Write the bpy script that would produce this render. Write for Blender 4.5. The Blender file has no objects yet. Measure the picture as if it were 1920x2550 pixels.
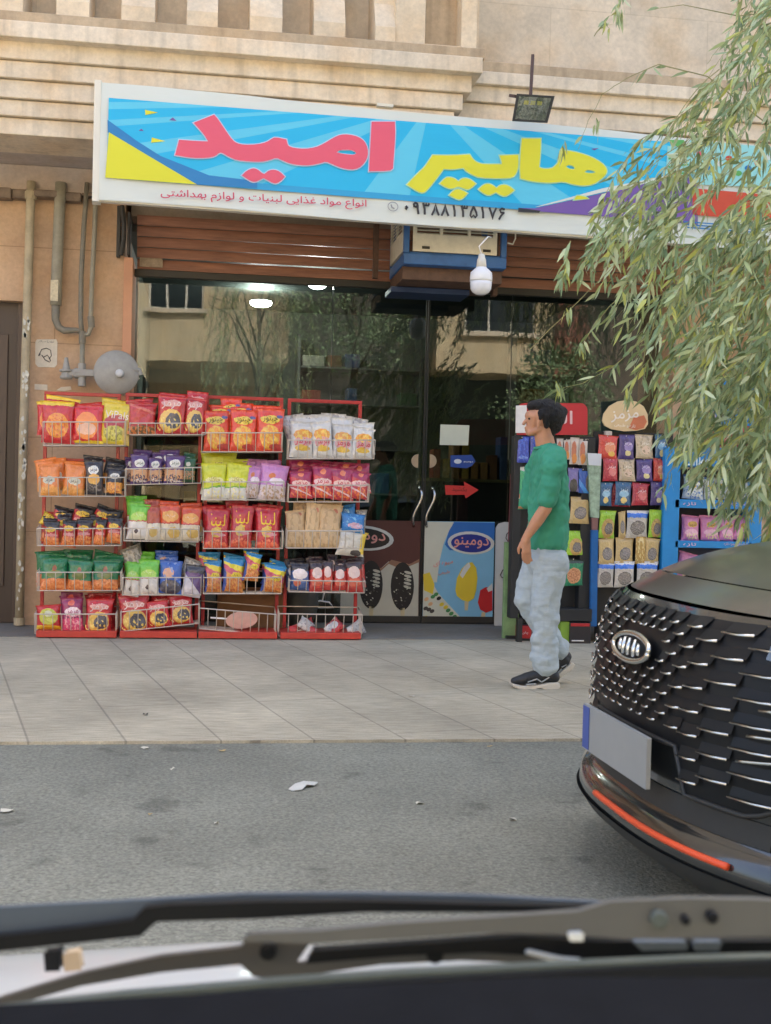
import bpy, bmesh, math, random
from mathutils import Vector, Matrix, noise
random.seed(7)
R = math.radians
scene = bpy.context.scene
col = scene.collection
# ------------------------------------------------------------------ camera
FPX, W0, H0 = 3000.0, 1920.0, 2550.0
CAM = Vector((0, 0, 1.12))
YAW, PITCH, ROLL = R(8.5), R(-0.955), 0.025
_f = Vector((math.sin(YAW) * math.cos(PITCH), math.cos(YAW) * math.cos(PITCH), math.sin(PITCH)))
_r0 = Vector((math.cos(YAW), -math.sin(YAW), 0))
_u0 = _r0.cross(_f)
_r = _r0 * math.cos(ROLL) + _u0 * math.sin(ROLL)
_u = _u0 * math.cos(ROLL) - _r0 * math.sin(ROLL)
cd = bpy.data.cameras.new('camera')
cam = bpy.data.objects.new('camera', cd); col.objects.link(cam)
cam.matrix_world = Matrix(((_r.x, _u.x, -_f.x, CAM.x), (_r.y, _u.y, -_f.y, CAM.y), (_r.z, _u.z, -_f.z, CAM.z), (0, 0, 0, 1)))
cd.sensor_fit = 'VERTICAL'; cd.sensor_height = 36; cd.lens = FPX / H0 * 36
cd.clip_start = 0.05; cd.clip_end = 500
cd.dof.use_dof = True; cd.dof.focus_distance = 9.0; cd.dof.aperture_fstop = 9.5
scene.camera = cam
# ------------------------------------------------------------------ light
SUN_EL, SUN_AZ = R(52), R(20)
w = bpy.data.worlds.new("World"); scene.world = w; w.use_nodes = True
nt = w.node_tree; bg = nt.nodes['Background']
sky = nt.nodes.new('ShaderNodeTexSky'); sky.sky_type = 'NISHITA'; sky.sun_disc = False
sky.sun_elevation = SUN_EL; sky.sun_rotation = SUN_AZ
sky.air_density = 1.0; sky.dust_density = 6.0; sky.ozone_density = 0.6
nt.links.new(sky.outputs[0], bg.inputs[0]); bg.inputs[1].default_value = 0.15
sl = bpy.data.lights.new('sun', 'SUN'); sl.energy = 3.6; sl.angle = R(0.5); sl.color = (1, .96, .90)
so = bpy.data.objects.new('sun', sl); col.objects.link(so)
sdir = Vector((math.sin(SUN_AZ) * math.cos(SUN_EL), math.cos(SUN_AZ) * math.cos(SUN_EL), math.sin(SUN_EL)))
so.rotation_euler = (-sdir).to_track_quat('-Z', 'Y').to_euler()
scene.view_settings.view_transform = 'Standard'; scene.view_settings.look = 'None'
scene.view_settings.gamma = 1; scene.view_settings.exposure = 2.12
scene.cycles.max_bounces = 8; scene.cycles.transparent_max_bounces = 16
# ------------------------------------------------------------------ projection helpers (pixel of the photo -> world point at a real depth)
def ray(px, py):
    return _f + _r * ((px - W0 / 2) / FPX) - _u * ((py - H0 / 2) / FPX)
def at(px, py, Y):
    d = ray(px, py); return CAM + d * (Y / d.y)
def atz(px, py, Z):
    d = ray(px, py); return CAM + d * ((Z - CAM.z) / d.z)
def atd(px, py, dep): return CAM + ray(px, py) * dep
def atp(px, py, P0, N):
    d = ray(px, py); return CAM + d * ((P0 - CAM).dot(N) / d.dot(N))
def S(r, g, b):
    def c(v):
        v /= 255.0
        return v / 12.92 if v <= 0.04045 else ((v + .055) / 1.055) ** 2.4
    return (c(r), c(g), c(b))
# ------------------------------------------------------------------ materials
MATS = {}
def newmat(name):
    m = bpy.data.materials.new(name); m.use_nodes = True
    return m, m.node_tree, m.node_tree.nodes['Principled BSDF']
def pm(name, colr, rough=.6, var=.12, scale=6, bump=0.0, bscale=60, metal=0, spec=.5, coat=0, stretch=None, emit=0, trans=0):
    if name in MATS: return MATS[name]
    m, t, b = newmat(name)
    tc = t.nodes.new('ShaderNodeTexCoord')
    src = tc.outputs['Object']
    if stretch:
        mp = t.nodes.new('ShaderNodeMapping'); mp.inputs['Scale'].default_value = stretch
        t.links.new(src, mp.inputs[0]); src = mp.outputs[0]
    if var > 0:
        n = t.nodes.new('ShaderNodeTexNoise'); n.inputs['Scale'].default_value = scale; n.inputs['Detail'].default_value = 6
        n.inputs['Roughness'].default_value = .65
        t.links.new(src, n.inputs[0])
        mr = t.nodes.new('ShaderNodeMapRange')
        mr.inputs[1].default_value = .3; mr.inputs[2].default_value = .7
        mr.inputs[3].default_value = 1 - var; mr.inputs[4].default_value = 1 + var
        t.links.new(n.outputs[0], mr.inputs[0])
        mx = t.nodes.new('ShaderNodeVectorMath'); mx.operation = 'SCALE'
        mx.inputs[0].default_value = colr
        t.links.new(mr.outputs[0], mx.inputs['Scale'])
        t.links.new(mx.outputs[0], b.inputs['Base Color'])
    else:
        b.inputs['Base Color'].default_value = (*colr, 1)
    b.inputs['Roughness'].default_value = rough; b.inputs['Metallic'].default_value = metal
    b.inputs['Specular IOR Level'].default_value = spec; b.inputs['Coat Weight'].default_value = coat
    b.inputs['Coat Roughness'].default_value = .08
    if emit:
        b.inputs['Emission Color'].default_value = (*colr, 1); b.inputs['Emission Strength'].default_value = emit
    if bump > 0:
        n2 = t.nodes.new('ShaderNodeTexNoise'); n2.inputs['Scale'].default_value = bscale; n2.inputs['Detail'].default_value = 5
        t.links.new(src, n2.inputs[0])
        bp = t.nodes.new('ShaderNodeBump'); bp.inputs['Strength'].default_value = bump; bp.inputs['Distance'].default_value = .01
        t.links.new(n2.outputs[0], bp.inputs['Height']); t.links.new(bp.outputs[0], b.inputs['Normal'])
    MATS[name] = m
    return m
# ------------------------------------------------------------------ objects
def origin_of(o):
    v = Vector((0, 0, 0))
    while o is not None:
        v += Vector(o.location); o = o.parent
    return v
class MB:
    def __init__(s): s.v = []; s.f = []; s.m = []; s.uv = {}
    def add(s, verts, faces, mi=0, uvs=None):
        o = len(s.v); s.v += [Vector(p) for p in verts]
        for k, f in enumerate(faces):
            s.f.append([o + i for i in f]); s.m.append(mi)
            if uvs: s.uv[len(s.f) - 1] = uvs[k]
        return s
    def box(s, a, b, mi=0, bev=0):
        x0, y0, z0 = [min(a[i], b[i]) for i in range(3)]; x1, y1, z1 = [max(a[i], b[i]) for i in range(3)]
        return s.add([(x0, y0, z0), (x1, y0, z0), (x1, y1, z0), (x0, y1, z0), (x0, y0, z1), (x1, y0, z1), (x1, y1, z1), (x0, y1, z1)],
                     [(3, 2, 1, 0), (4, 5, 6, 7), (0, 1, 5, 4), (1, 2, 6, 5), (2, 3, 7, 6), (3, 0, 4, 7)], mi)
    def bar(s, p, q, w, h, mi=0, up=(0, 0, 1)):
        p, q = Vector(p), Vector(q); d = (q - p).normalized(); up = Vector(up)
        if abs(d.dot(up)) > .98: up = Vector((0, 1, 0))
        a = d.cross(up).normalized() * (w / 2); b = a.cross(d).normalized() * (h / 2)
        vs = [p - a - b, p + a - b, p + a + b, p - a + b, q - a - b, q + a - b, q + a + b, q - a + b]
        return s.add(vs, [(3, 2, 1, 0), (4, 5, 6, 7), (0, 1, 5, 4), (1, 2, 6, 5), (2, 3, 7, 6), (3, 0, 4, 7)], mi)
    def tube(s, pts, r, n=6, mi=0, caps=True):
        pts = [Vector(p) for p in pts]; rs = r if isinstance(r, (list, tuple)) else [r] * len(pts)
        vs = []; fs = []; prev = None
        for i, p in enumerate(pts):
            d = (pts[min(i + 1, len(pts) - 1)] - pts[max(i - 1, 0)])
            if d.length < 1e-9: d = Vector((0, 0, 1))
            d.normalize()
            if prev is None:
                a = d.orthogonal().normalized()
            else:
                a = (prev - d * prev.dot(d))
                a = a.normalized() if a.length > 1e-6 else d.orthogonal().normalized()
            prev = a; b = d.cross(a)
            for k in range(n):
                t = 2 * math.pi * k / n
                vs.append(p + (a * math.cos(t) + b * math.sin(t)) * rs[i])
        for i in range(len(pts) - 1):
            for k in range(n):
                k2 = (k + 1) % n
                fs.append((i * n + k, i * n + k2, (i + 1) * n + k2, (i + 1) * n + k))
        if caps:
            fs.append(tuple(reversed(range(n)))); fs.append(tuple((len(pts) - 1) * n + k for k in range(n)))
        return s.add(vs, fs, mi)
    def lathe(s, c, axis, prof, n=20, mi=0):
        c = Vector(c); ax = Vector(axis).normalized(); a = ax.orthogonal().normalized(); b = ax.cross(a)
        vs = []; fs = []
        for (h, r) in prof:
            for k in range(n):
                t = 2 * math.pi * k / n
                vs.append(c + ax * h + (a * math.cos(t) + b * math.sin(t)) * max(r, 1e-4))
        for i in range(len(prof) - 1):
            for k in range(n):
                k2 = (k + 1) % n
                fs.append((i * n + k, i * n + k2, (i + 1) * n + k2, (i + 1) * n + k))
        fs.append(tuple(reversed(range(n)))); fs.append(tuple((len(prof) - 1) * n + k for k in range(n)))
        return s.add(vs, fs, mi)
    def prism(s, pts, ext, mi=0, side=None):
        """closed polygon of 3D points (planar) extruded by vector ext"""
        pts = [Vector(p) for p in pts]; ext = Vector(ext); n = len(pts)
        vs = pts + [p + ext for p in pts]
        s.add(vs, [tuple(range(n)), tuple(reversed(range(n, 2 * n)))], mi)
        s.add(vs, [(i, i + n, (i + 1) % n + n, (i + 1) % n) for i in range(n)], mi if side is None else side)
        return s
    def grid(s, fn, nu, nv, mi=0, closed_u=False):
        vs = [fn(i / nu, j / nv) for j in range(nv + 1) for i in range(nu + 1)]
        fs = []; uvs = []
        for j in range(nv):
            for i in range(nu):
                a = j * (nu + 1) + i
                fs.append((a, a + 1, a + nu + 2, a + nu + 1))
                uvs.append([(i / nu, j / nv), ((i + 1) / nu, j / nv), ((i + 1) / nu, (j + 1) / nv), (i / nu, (j + 1) / nv)])
        return s.add(vs, fs, mi, uvs)
    def mesh(s, name, mats, off=Vector((0, 0, 0)), smooth=False):
        me = bpy.data.meshes.new(name)
        me.from_pydata([tuple(p - off) for p in s.v], [], s.f)
        for m in (mats if isinstance(mats, (list, tuple)) else [mats]): me.materials.append(m)
        me.polygons.foreach_set('material_index', s.m)
        if s.uv:
            ul = me.uv_layers.new(name='UVMap')
            for fi, uvs in s.uv.items():
                for li, uv in zip(me.polygons[fi].loop_indices, uvs): ul.data[li].uv = uv
        if smooth: me.polygons.foreach_set('use_smooth', [True] * len(me.polygons))
        me.update()
        return me
    def build(s, name, mats, parent=None, smooth=False, fix=True, bevel=0, **tags):
        loc = Vector((0, 0, 0))
        me = s.mesh(name, mats, origin_of(parent) if parent is not None else loc, smooth)
        if fix:
            bm = bmesh.new(); bm.from_mesh(me); bmesh.ops.recalc_face_normals(bm, faces=bm.faces); bm.to_mesh(me); bm.free()
        o = bpy.data.objects.new(name, me); col.objects.link(o)
        if parent is not None: o.parent = parent
        if bevel:
            md = o.modifiers.new('bevel', 'BEVEL'); md.width = bevel; md.segments = 2; md.limit_method = 'ANGLE'
        for k, v in tags.items(): o[k] = v
        return o
def thing(name, label, category, loc=(0, 0, 0), group=None):
    o = bpy.data.objects.new(name, None); col.objects.link(o); o.location = loc
    o['label'] = label; o['category'] = category
    if group: o['group'] = group
    o.empty_display_size = .1
    return o
def recenter(o):
    """single-mesh top-level thing: move the origin to the base of its bounding box"""
    me = o.data; xs = [v.co for v in me.vertices]
    c = Vector((sum(p.x for p in xs) / len(xs), sum(p.y for p in xs) / len(xs), min(p.z for p in xs)))
    me.transform(Matrix.Translation(-c)); o.location = c
    return o
# ------------------------------------------------------------------ Persian lettering: joined forms in visual order
_F = {'ا': 'FE8D FE8E', 'آ': 'FE81 FE82', 'ب': 'FE8F FE90 FE91 FE92', 'پ': 'FB56 FB57 FB58 FB59', 'ت': 'FE95 FE96 FE97 FE98',
      'چ': 'FB7A FB7B FB7C FB7D', 'ح': 'FEA1 FEA2 FEA3 FEA4', 'د': 'FEA9 FEAA', 'ذ': 'FEAB FEAC', 'ر': 'FEAD FEAE', 'ز': 'FEAF FEB0',
      'س': 'FEB1 FEB2 FEB3 FEB4', 'ش': 'FEB5 FEB6 FEB7 FEB8', 'ط': 'FEC1 FEC2 FEC3 FEC4', 'ع': '0639 FECA FECB FECC', 'غ': '063A FECE FECF FED0',
      'ل': 'FEDD FEDE FEDF FEE0', 'م': 'FEE1 FEE2 FEE3 FEE4', 'ن': 'FEE5 FEE6 FEE7 FEE8', 'و': 'FEED FEEE', 'ه': 'FEE9 FEEA FEEB FEEC',
      'ی': 'FBFC FBFD FBFE FBFF', 'ک': 'FB8E FB8F FB90 FB91', 'گ': 'FB92 FB93 FB94 FB95'}
def shape(s):
    out = []
    for i, c in enumerate(s):
        if c not in _F: out.append(c); continue
        f = _F[c].split()
        prev = i > 0 and s[i - 1] in _F and len(_F[s[i - 1]].split()) == 4
        nxt = len(f) == 4 and i + 1 < len(s) and s[i + 1] in _F
        k = (3 if prev else 2) if nxt else (1 if prev else 0)
        out.append(chr(int(f[k], 16)))
    return ''.join(reversed(out))
_TM = {}
def text_geo(s, bold=0.0, fa=True):
    """-> (list of 2D points scaled to height 1 and centred, faces, aspect)"""
    key = (s, bold, fa)
    if key in _TM: return _TM[key]
    c = bpy.data.curves.new('t', 'FONT'); c.body = shape(s) if fa else s; c.resolution_u = 2; c.offset = 0
    o = bpy.data.objects.new('t', c); col.objects.link(o)
    d = bpy.context.evaluated_depsgraph_get(); me = o.evaluated_get(d).to_mesh()
    P = [(v.co.x, v.co.y) for v in me.vertices]; Fs = [tuple(p.vertices) for p in me.polygons]
    bpy.data.objects.remove(o); bpy.data.curves.remove(c)
    x0 = min(p[0] for p in P); x1 = max(p[0] for p in P); y0 = min(p[1] for p in P); y1 = max(p[1] for p in P)
    h = y1 - y0
    P = [((p[0] - (x0 + x1) / 2) / h, (p[1] - (y0 + y1) / 2) / h) for p in P]
    _TM[key] = (P, Fs, (x1 - x0) / h)
    return _TM[key]
def text_on(mb, s, C, X, U, width, height=None, mi=0, bold=0.0, fa=True, skew=0.0):
    """lettering laid on a plane: centre C, unit axes X (reading direction) and U (up)"""
    P, Fs, asp = text_geo(s, bold, fa)
    height = height or width / asp
    kx = width / asp
    C, X, U = Vector(C), Vector(X), Vector(U)
    N_ = X.cross(U).normalized(); e = bold * .45 * kx
    for j, (a, b_) in enumerate([(0, 0)] if bold < .012 else [(-e, 0), (e, 0), (0, e), (0, -e)]):
        mb.add([C + X * ((p[0] + p[1] * skew) * kx + a) + U * (p[1] * height + b_) + N_ * (.0004 * j) for p in P], Fs, mi)
# ------------------------------------------------------------------ setting materials
def pavement_mat():
    m, t, b = newmat('pavement_stone'); N = t.nodes.new; L = t.links.new
    tc = N('ShaderNodeTexCoord'); mp = N('ShaderNodeMapping'); mp.inputs['Rotation'].default_value = (0, 0, R(-12.1 + .0))
    L(tc.outputs['Object'], mp.inputs[0])
    br = N('ShaderNodeTexBrick'); br.offset = .37; br.inputs['Scale'].default_value = 1
    br.inputs['Brick Width'].default_value = 2.6; br.inputs['Row Height'].default_value = .405
    br.inputs['Mortar Size'].default_value = .006; br.inputs['Mortar Smooth'].default_value = .35
    br.inputs['Color1'].default_value = (*S(190, 181, 158), 1); br.inputs['Color2'].default_value = (*S(183, 175, 153), 1)
    br.inputs['Mortar'].default_value = (*S(152, 145, 128), 1)
    rot = N('ShaderNodeMapping'); rot.inputs['Rotation'].default_value = (0, 0, R(90)); L(mp.outputs[0], rot.inputs[0]); L(rot.outputs[0], br.inputs[0])
    st = N('ShaderNodeMapping'); st.inputs['Scale'].default_value = (7, 55, 10); L(tc.outputs['Object'], st.inputs[0])
    n1 = N('ShaderNodeTexNoise'); n1.inputs['Scale'].default_value = 1; n1.inputs['Detail'].default_value = 6; n1.inputs['Roughness'].default_value = .7; L(st.outputs[0], n1.inputs[0])
    n2 = N('ShaderNodeTexNoise'); n2.inputs['Scale'].default_value = 1.3; n2.inputs['Detail'].default_value = 5; L(tc.outputs['Object'], n2.inputs[0])
    n3 = N('ShaderNodeTexNoise'); n3.inputs['Scale'].default_value = 160; n3.inputs['Detail'].default_value = 3; L(tc.outputs['Object'], n3.inputs[0])
    def mr(src, lo, hi, a=.3, c=.7):
        q = N('ShaderNodeMapRange'); q.inputs[1].default_value = a; q.inputs[2].default_value = c; q.inputs[3].default_value = lo; q.inputs[4].default_value = hi; L(src, q.inputs[0]); return q.outputs[0]
    def mul(a, c):
        q = N('ShaderNodeMath'); q.operation = 'MULTIPLY'; L(a, q.inputs[0]); L(c, q.inputs[1]); return q.outputs[0]
    f = mul(mul(mr(n1.outputs[0], .62, 1.26), mr(n2.outputs[0], .74, 1.14)), mr(n3.outputs[0], .84, 1.16))
    vm = N('ShaderNodeVectorMath'); vm.operation = 'SCALE'; L(br.outputs[0], vm.inputs[0]); L(f, vm.inputs['Scale'])
    L(vm.outputs[0], b.inputs['Base Color']); b.inputs['Roughness'].default_value = .75
    bp = N('ShaderNodeBump'); bp.inputs['Strength'].default_value = .5; bp.inputs['Distance'].default_value = .008
    L(f, bp.inputs['Height']); L(bp.outputs[0], b.inputs['Normal'])
    return m
def asphalt_mat():
    m, t, b = newmat('asphalt'); N = t.nodes.new; L = t.links.new
    tc = N('ShaderNodeTexCoord')
    vo = N('ShaderNodeTexVoronoi'); vo.inputs['Scale'].default_value = 95; L(tc.outputs['Object'], vo.inputs[0])
    n2 = N('ShaderNodeTexNoise'); n2.inputs['Scale'].default_value = 1.1; n2.inputs['Detail'].default_value = 7; n2.inputs['Roughness'].default_value = .62; L(tc.outputs['Object'], n2.inputs[0])
    n3 = N('ShaderNodeTexNoise'); n3.inputs['Scale'].default_value = 60; n3.inputs['Detail'].default_value = 8; n3.inputs['Roughness'].default_value = .75; L(tc.outputs['Object'], n3.inputs[0])
    n4 = N('ShaderNodeTexNoise'); n4.inputs['Scale'].default_value = 4.5; n4.inputs['Detail'].default_value = 2; L(tc.outputs['Object'], n4.inputs[0])
    def mr(src, lo, hi, a=.3, c=.7):
        q = N('ShaderNodeMapRange'); q.inputs[1].default_value = a; q.inputs[2].default_value = c; q.inputs[3].default_value = lo; q.inputs[4].default_value = hi; L(src, q.inputs[0]); return q.outputs[0]
    def mul(a, c):
        q = N('ShaderNodeMath'); q.operation = 'MULTIPLY'; L(a, q.inputs[0]); L(c, q.inputs[1]); return q.outputs[0]
    f = mul(mul(mr(n2.outputs[0], .76, 1.18), mr(n3.outputs[0], .5, 1.5)), mul(mr(vo.outputs['Distance'], 1.12, .86, 0, .8), mr(n4.outputs[0], .68, 1.0, .30, .37)))
    vm = N('ShaderNodeVectorMath'); vm.operation = 'SCALE'; vm.inputs[0].default_value = S(128, 129, 117); L(f, vm.inputs['Scale'])
    L(vm.outputs[0], b.inputs['Base Color']); b.inputs['Roughness'].default_value = .85
    bp = N('ShaderNodeBump'); bp.inputs['Strength'].default_value = .7; bp.inputs['Distance'].default_value = .006
    L(mul(mr(n3.outputs[0], .5, 1), mr(vo.outputs['Distance'], 1, .3, 0, .8)), bp.inputs['Height']); L(bp.outputs[0], b.inputs['Normal'])
    return m
def stone_mat(name, c, seam=None, streak=True, rough=.8):
    m, t, b = newmat(name); N = t.nodes.new; L = t.links.new
    tc = N('ShaderNodeTexCoord')
    def mr(src, lo, hi, a=.3, c=.7):
        q = N('ShaderNodeMapRange'); q.inputs[1].default_value = a; q.inputs[2].default_value = c; q.inputs[3].default_value = lo; q.inputs[4].default_value = hi; L(src, q.inputs[0]); return q.outputs[0]
    def mul(a, c):
        q = N('ShaderNodeMath'); q.operation = 'MULTIPLY'; L(a, q.inputs[0]); L(c, q.inputs[1]); return q.outputs[0]
    n2 = N('ShaderNodeTexNoise'); n2.inputs['Scale'].default_value = 2.2; n2.inputs['Detail'].default_value = 6; n2.inputs['Roughness'].default_value = .6; L(tc.outputs['Object'], n2.inputs[0])
    n3 = N('ShaderNodeTexNoise'); n3.inputs['Scale'].default_value = 28; n3.inputs['Detail'].default_value = 6; n3.inputs['Roughness'].default_value = .7; L(tc.outputs['Object'], n3.inputs[0])
    f = mul(mr(n2.outputs[0], .84, 1.14), mr(n3.outputs[0], .88, 1.1))
    if streak:
        st = N('ShaderNodeMapping'); st.inputs['Scale'].default_value = (13, 13, .7); L(tc.outputs['Object'], st.inputs[0])
        n1 = N('ShaderNodeTexNoise'); n1.inputs['Scale'].default_value = 1; n1.inputs['Detail'].default_value = 4; L(st.outputs[0], n1.inputs[0])
        f = mul(f, mr(n1.outputs[0], .8, 1.04, .25, .5))
    n5 = N('ShaderNodeTexNoise'); n5.inputs['Scale'].default_value = 3.1; n5.inputs['Detail'].default_value = 3; L(tc.outputs['Object'], n5.inputs[0])
    mx = N('ShaderNodeMix'); mx.data_type = 'RGBA'; mx.inputs[6].default_value = (*c, 1); mx.inputs[7].default_value = (c[0] * .97, c[1] * .88, c[2] * .77, 1)
    L(mr(n5.outputs[0], 0, 1, .45, .75), mx.inputs[0])
    colr = mx.outputs[2]
    if seam:
        br = N('ShaderNodeTexBrick'); br.inputs['Scale'].default_value = 1; br.inputs['Brick Width'].default_value = seam[0]; br.inputs['Row Height'].default_value = seam[1]
        br.inputs['Mortar Size'].default_value = .004; br.inputs['Color1'].default_value = (1, 1, 1, 1); br.inputs['Color2'].default_value = (.95, .95, .95, 1); br.inputs['Mortar'].default_value = (.86, .85, .83, 1) if name == 'facade_panel' else (.68, .66, .62, 1)
        sx = N('ShaderNodeSeparateXYZ'); cx = N('ShaderNodeCombineXYZ'); L(tc.outputs['Object'], sx.inputs[0]); L(sx.outputs[0], cx.inputs[0]); L(sx.outputs[2], cx.inputs[1]); L(cx.outputs[0], br.inputs[0])
        m2 = N('ShaderNodeMix'); m2.data_type = 'RGBA'; m2.blend_type = 'MULTIPLY'; m2.inputs[0].default_value = 1; L(colr, m2.inputs[6]); L(br.outputs[0], m2.inputs[7]); colr = m2.outputs[2]
    vm = N('ShaderNodeVectorMath'); vm.operation = 'SCALE'; L(colr, vm.inputs[0]); L(f, vm.inputs['Scale'])
    L(vm.outputs[0], b.inputs['Base Color']); b.inputs['Roughness'].default_value = rough
    bp = N('ShaderNodeBump'); bp.inputs['Strength'].default_value = .25; bp.inputs['Distance'].default_value = .004
    L(n3.outputs[0], bp.inputs['Height']); L(bp.outputs[0], b.inputs['Normal'])
    return m
def glass_mat(name, tint=(.55, .6, .58), base=.052, top=.4):
    m = bpy.data.materials.new(name); m.use_nodes = True; t = m.node_tree; t.nodes.clear(); N = t.nodes.new; L = t.links.new
    out = N('ShaderNodeOutputMaterial'); mix = N('ShaderNodeMixShader'); tr = N('ShaderNodeBsdfTransparent'); gl = N('ShaderNodeBsdfGlossy')
    tr.inputs[0].default_value = (*tint, 1); gl.inputs['Roughness'].default_value = .012
    lw = N('ShaderNodeLayerWeight'); lw.inputs[0].default_value = .35
    mr = N('ShaderNodeMapRange'); mr.inputs[3].default_value = base; mr.inputs[4].default_value = top; L(lw.outputs['Fresnel'], mr.inputs[0])
    L(mr.outputs[0], mix.inputs[0]); L(tr.outputs[0], mix.inputs[1]); L(gl.outputs[0], mix.inputs[2]); L(mix.outputs[0], out.inputs[0])
    tc = N('ShaderNodeTexCoord'); n = N('ShaderNodeTexNoise'); n.inputs['Scale'].default_value = 1.1; L(tc.outputs['Object'], n.inputs[0])
    bp = N('ShaderNodeBump'); bp.inputs['Strength'].default_value = .06; bp.inputs['Distance'].default_value = .02; L(n.outputs[0], bp.inputs['Height']); L(bp.outputs[0], gl.inputs['Normal'])
    return m
M_STONE = stone_mat('facade_stone', S(223, 209, 187), streak=True)
M_STONE2 = stone_mat('facade_panel', S(212, 198, 176), seam=(1.3, .62), streak=False)
M_LEDGE = stone_mat('ledge_stone', S(186, 166, 138))
M_PINK = stone_mat('wall_stone', S(200, 170, 140), seam=(1.2, .74), streak=False)
M_SOFFIT = stone_mat('soffit_plaster', S(196, 184, 176), streak=False)
M_CONC = stone_mat('header_concrete', S(150, 138, 124), streak=False)
M_SHUT = pm('shutter_paint', S(150, 104, 82), rough=.6, var=.28, scale=3, stretch=(1.2, 1, 14), bump=.1)
M_GLASS = glass_mat('shop_glass')
M_DARKMETAL = pm('dark_metal', S(52, 50, 46), rough=.45, var=.1)
M_APRON = stone_mat('apron_concrete', S(128, 126, 120), streak=False)
# ------------------------------------------------------------------ ground
Y_KERB, Y_WALL, Y_GLASS = 5.37, 9.75, 10.1
def struct(name, mb, mats, **k):
    o = mb.build(name, mats, **k); o['kind'] = 'structure'; return o
struct('road', MB().box((-60, -6.2, -.30), (60, Y_KERB, -.014)), asphalt_mat())
M_PAVE = pavement_mat()
struct('pavement', MB().box((-60, Y_KERB, -.30), (60, 9.02, 0)), M_PAVE)
struct('shop_apron', MB().box((-60, 9.02, -.30), (60, 16, .006)), M_APRON)
struct('pavement_opposite', MB().box((-60, -10.0, -.30), (60, -6.2, .09)), M_PAVE)
struct('ground', MB().box((-300, -300, -.6), (300, 300, -.301)), pm('soil', S(120, 110, 95), var=.2, scale=.2))
# ------------------------------------------------------------------ shop building
B = thing('shop_building', 'beige stone building with stepped cornice above the glass shop front', 'building', (0, 9.75, 0))
XJ = at(331, 700, Y_WALL).x            # left jamb of the shop opening
XP0 = at(1678, 900, Y_WALL).x          # right pillar
XP1 = at(1745, 900, Y_WALL).x
XL = at(1180, 110, 8.8).x              # end of the projecting bay
YL, YR = 8.84, 9.08
ZS = at(100, 335, YL).z              # underside of the overhang
print('XJ', XJ, 'XP', XP0, XP1, 'XL', XL, 'ZS', ZS)
ZB = at(700, 700, 10.0).z              # underside of shutter
# wall left with door hole
XD = at(58, 900, Y_WALL).x; ZD = at(58, 750, Y_WALL).z
mb = MB()
mb.box((XD, Y_WALL, 0), (XJ - .07, 10.6, ZS)); mb.box((-8, Y_WALL, ZD), (XD, 10.6, ZS)); mb.box((-8, Y_WALL, 0), (XD - 1.1, 10.6, ZD))
mb.build('wall', M_PINK, B); MB().box((XP0, Y_WALL, 0), (XP1, 10.6, ZS)).build('pillar', M_PINK, B); mb = MB(); mb.box((XP1, 9.95, 0), (XP1 + .55, 10.6, ZS)); mb.box((XP1 + .55, Y_WALL, 0), (10, 10.6, ZS))
mb.build('wall', M_PINK, B)
MB().box((XJ - .07, 9.71, 0), (XJ, 10.6, at(320, 640, 9.7).z)).build('jamb', pm('jamb_stone', S(202, 150, 118), var=.08), B, bevel=.004)
# upper wall (tall: shades the street)
mb = MB(); mb.box((XL, YR + .18, ZS + .9), (12, 14, 15.5)); mb.box((-12, YL + .28, ZS + .9), (XL, 14, 15.5)); mb.build('upper_wall', M_STONE2, B)
MB().box((-8, YL + .12, ZS), (XL - .5, 9.9, ZS + .12)).box((XL - .5, YR + .12, ZS), (10, 9.9, ZS + .12)).build('soffit', M_SOFFIT, B)
MB().box((-8, 10.6, ZS), (10, 14, ZS + .2)).build('ceiling_slab', M_CONC, B)
# left-bay bands
def z_at(py, Y, px=0): return at(px, py, Y).z
edges = [332, 285, 240, 190, 142, 92]
for i in range(5):
    yf = YL - i * .035
    MB().box((-8, yf, z_at(edges[i], yf)), (XL - .25 + i * .055, yf + .5, z_at(edges[i + 1], yf) - .016)).box((-8, yf + .05, z_at(edges[i + 1], yf) - .016), (XL - .29 + i * .055, yf + .5, z_at(edges[i + 1], yf))).build('cornice_band', M_STONE, B, bevel=.006)
zt = z_at(92, 8.64); z2 = z_at(47, 8.61)
MB().box((-8, 8.61, zt), (XL + .03, 9.3, z2)).build('cornice_fascia', M_STONE, B, bevel=.006)
MB().box((-8, 8.64, z2), (XL + .05, 9.3, z2 + .075)).build('cornice_ledge', M_LEDGE, B, bevel=.004)
# stone brackets above the ledge
zk = z2 + .075
M_BR = stone_mat('bracket_stone', S(224, 206, 178), streak=False)
for (a, b) in [(-20, 56), (140, 222), (302, 385), (465, 542), (622, 703), (782, 860), (935, 985)]:
    xa = at(a, 60, 8.7).x; xb = at(b, 60, 8.7).x; k = .06 * min(1, max(0, (a - 100) / 600))
    m_ = MB(); pr = []
    for (yy, zz) in [(9.12, zk), (8.69, zk), (8.69, zk + .12), (8.79, zk + .32), (8.79, zk + .7), (9.12, zk + .7)]: pr.append((xa, yy, zz))
    m_.prism(pr, (xb - xa, 0, 0)).build('bracket', M_BR, B, bevel=.008)
# framed square panel beside the brackets
xa = at(1060, 60, 8.7).x; xb = at(1150, 60, 8.7).x
m_ = MB(); m_.box((at(985, 60, 8.7).x, 8.71, zk), (xa, 9.1, zk + 1.6)); m_.box((xb, 8.71, zk), (XL, 9.1, zk + 1.6)); m_.box((xa, 8.71, zk), (xb, 9.1, zk + .03)); m_.build('pier', M_BR, B, bevel=.006)
MB().box((xa, 8.9, zk + .03), (xb, 9.1, zk + 1.6)).build('pier_panel', M_LEDGE, B)
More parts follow.
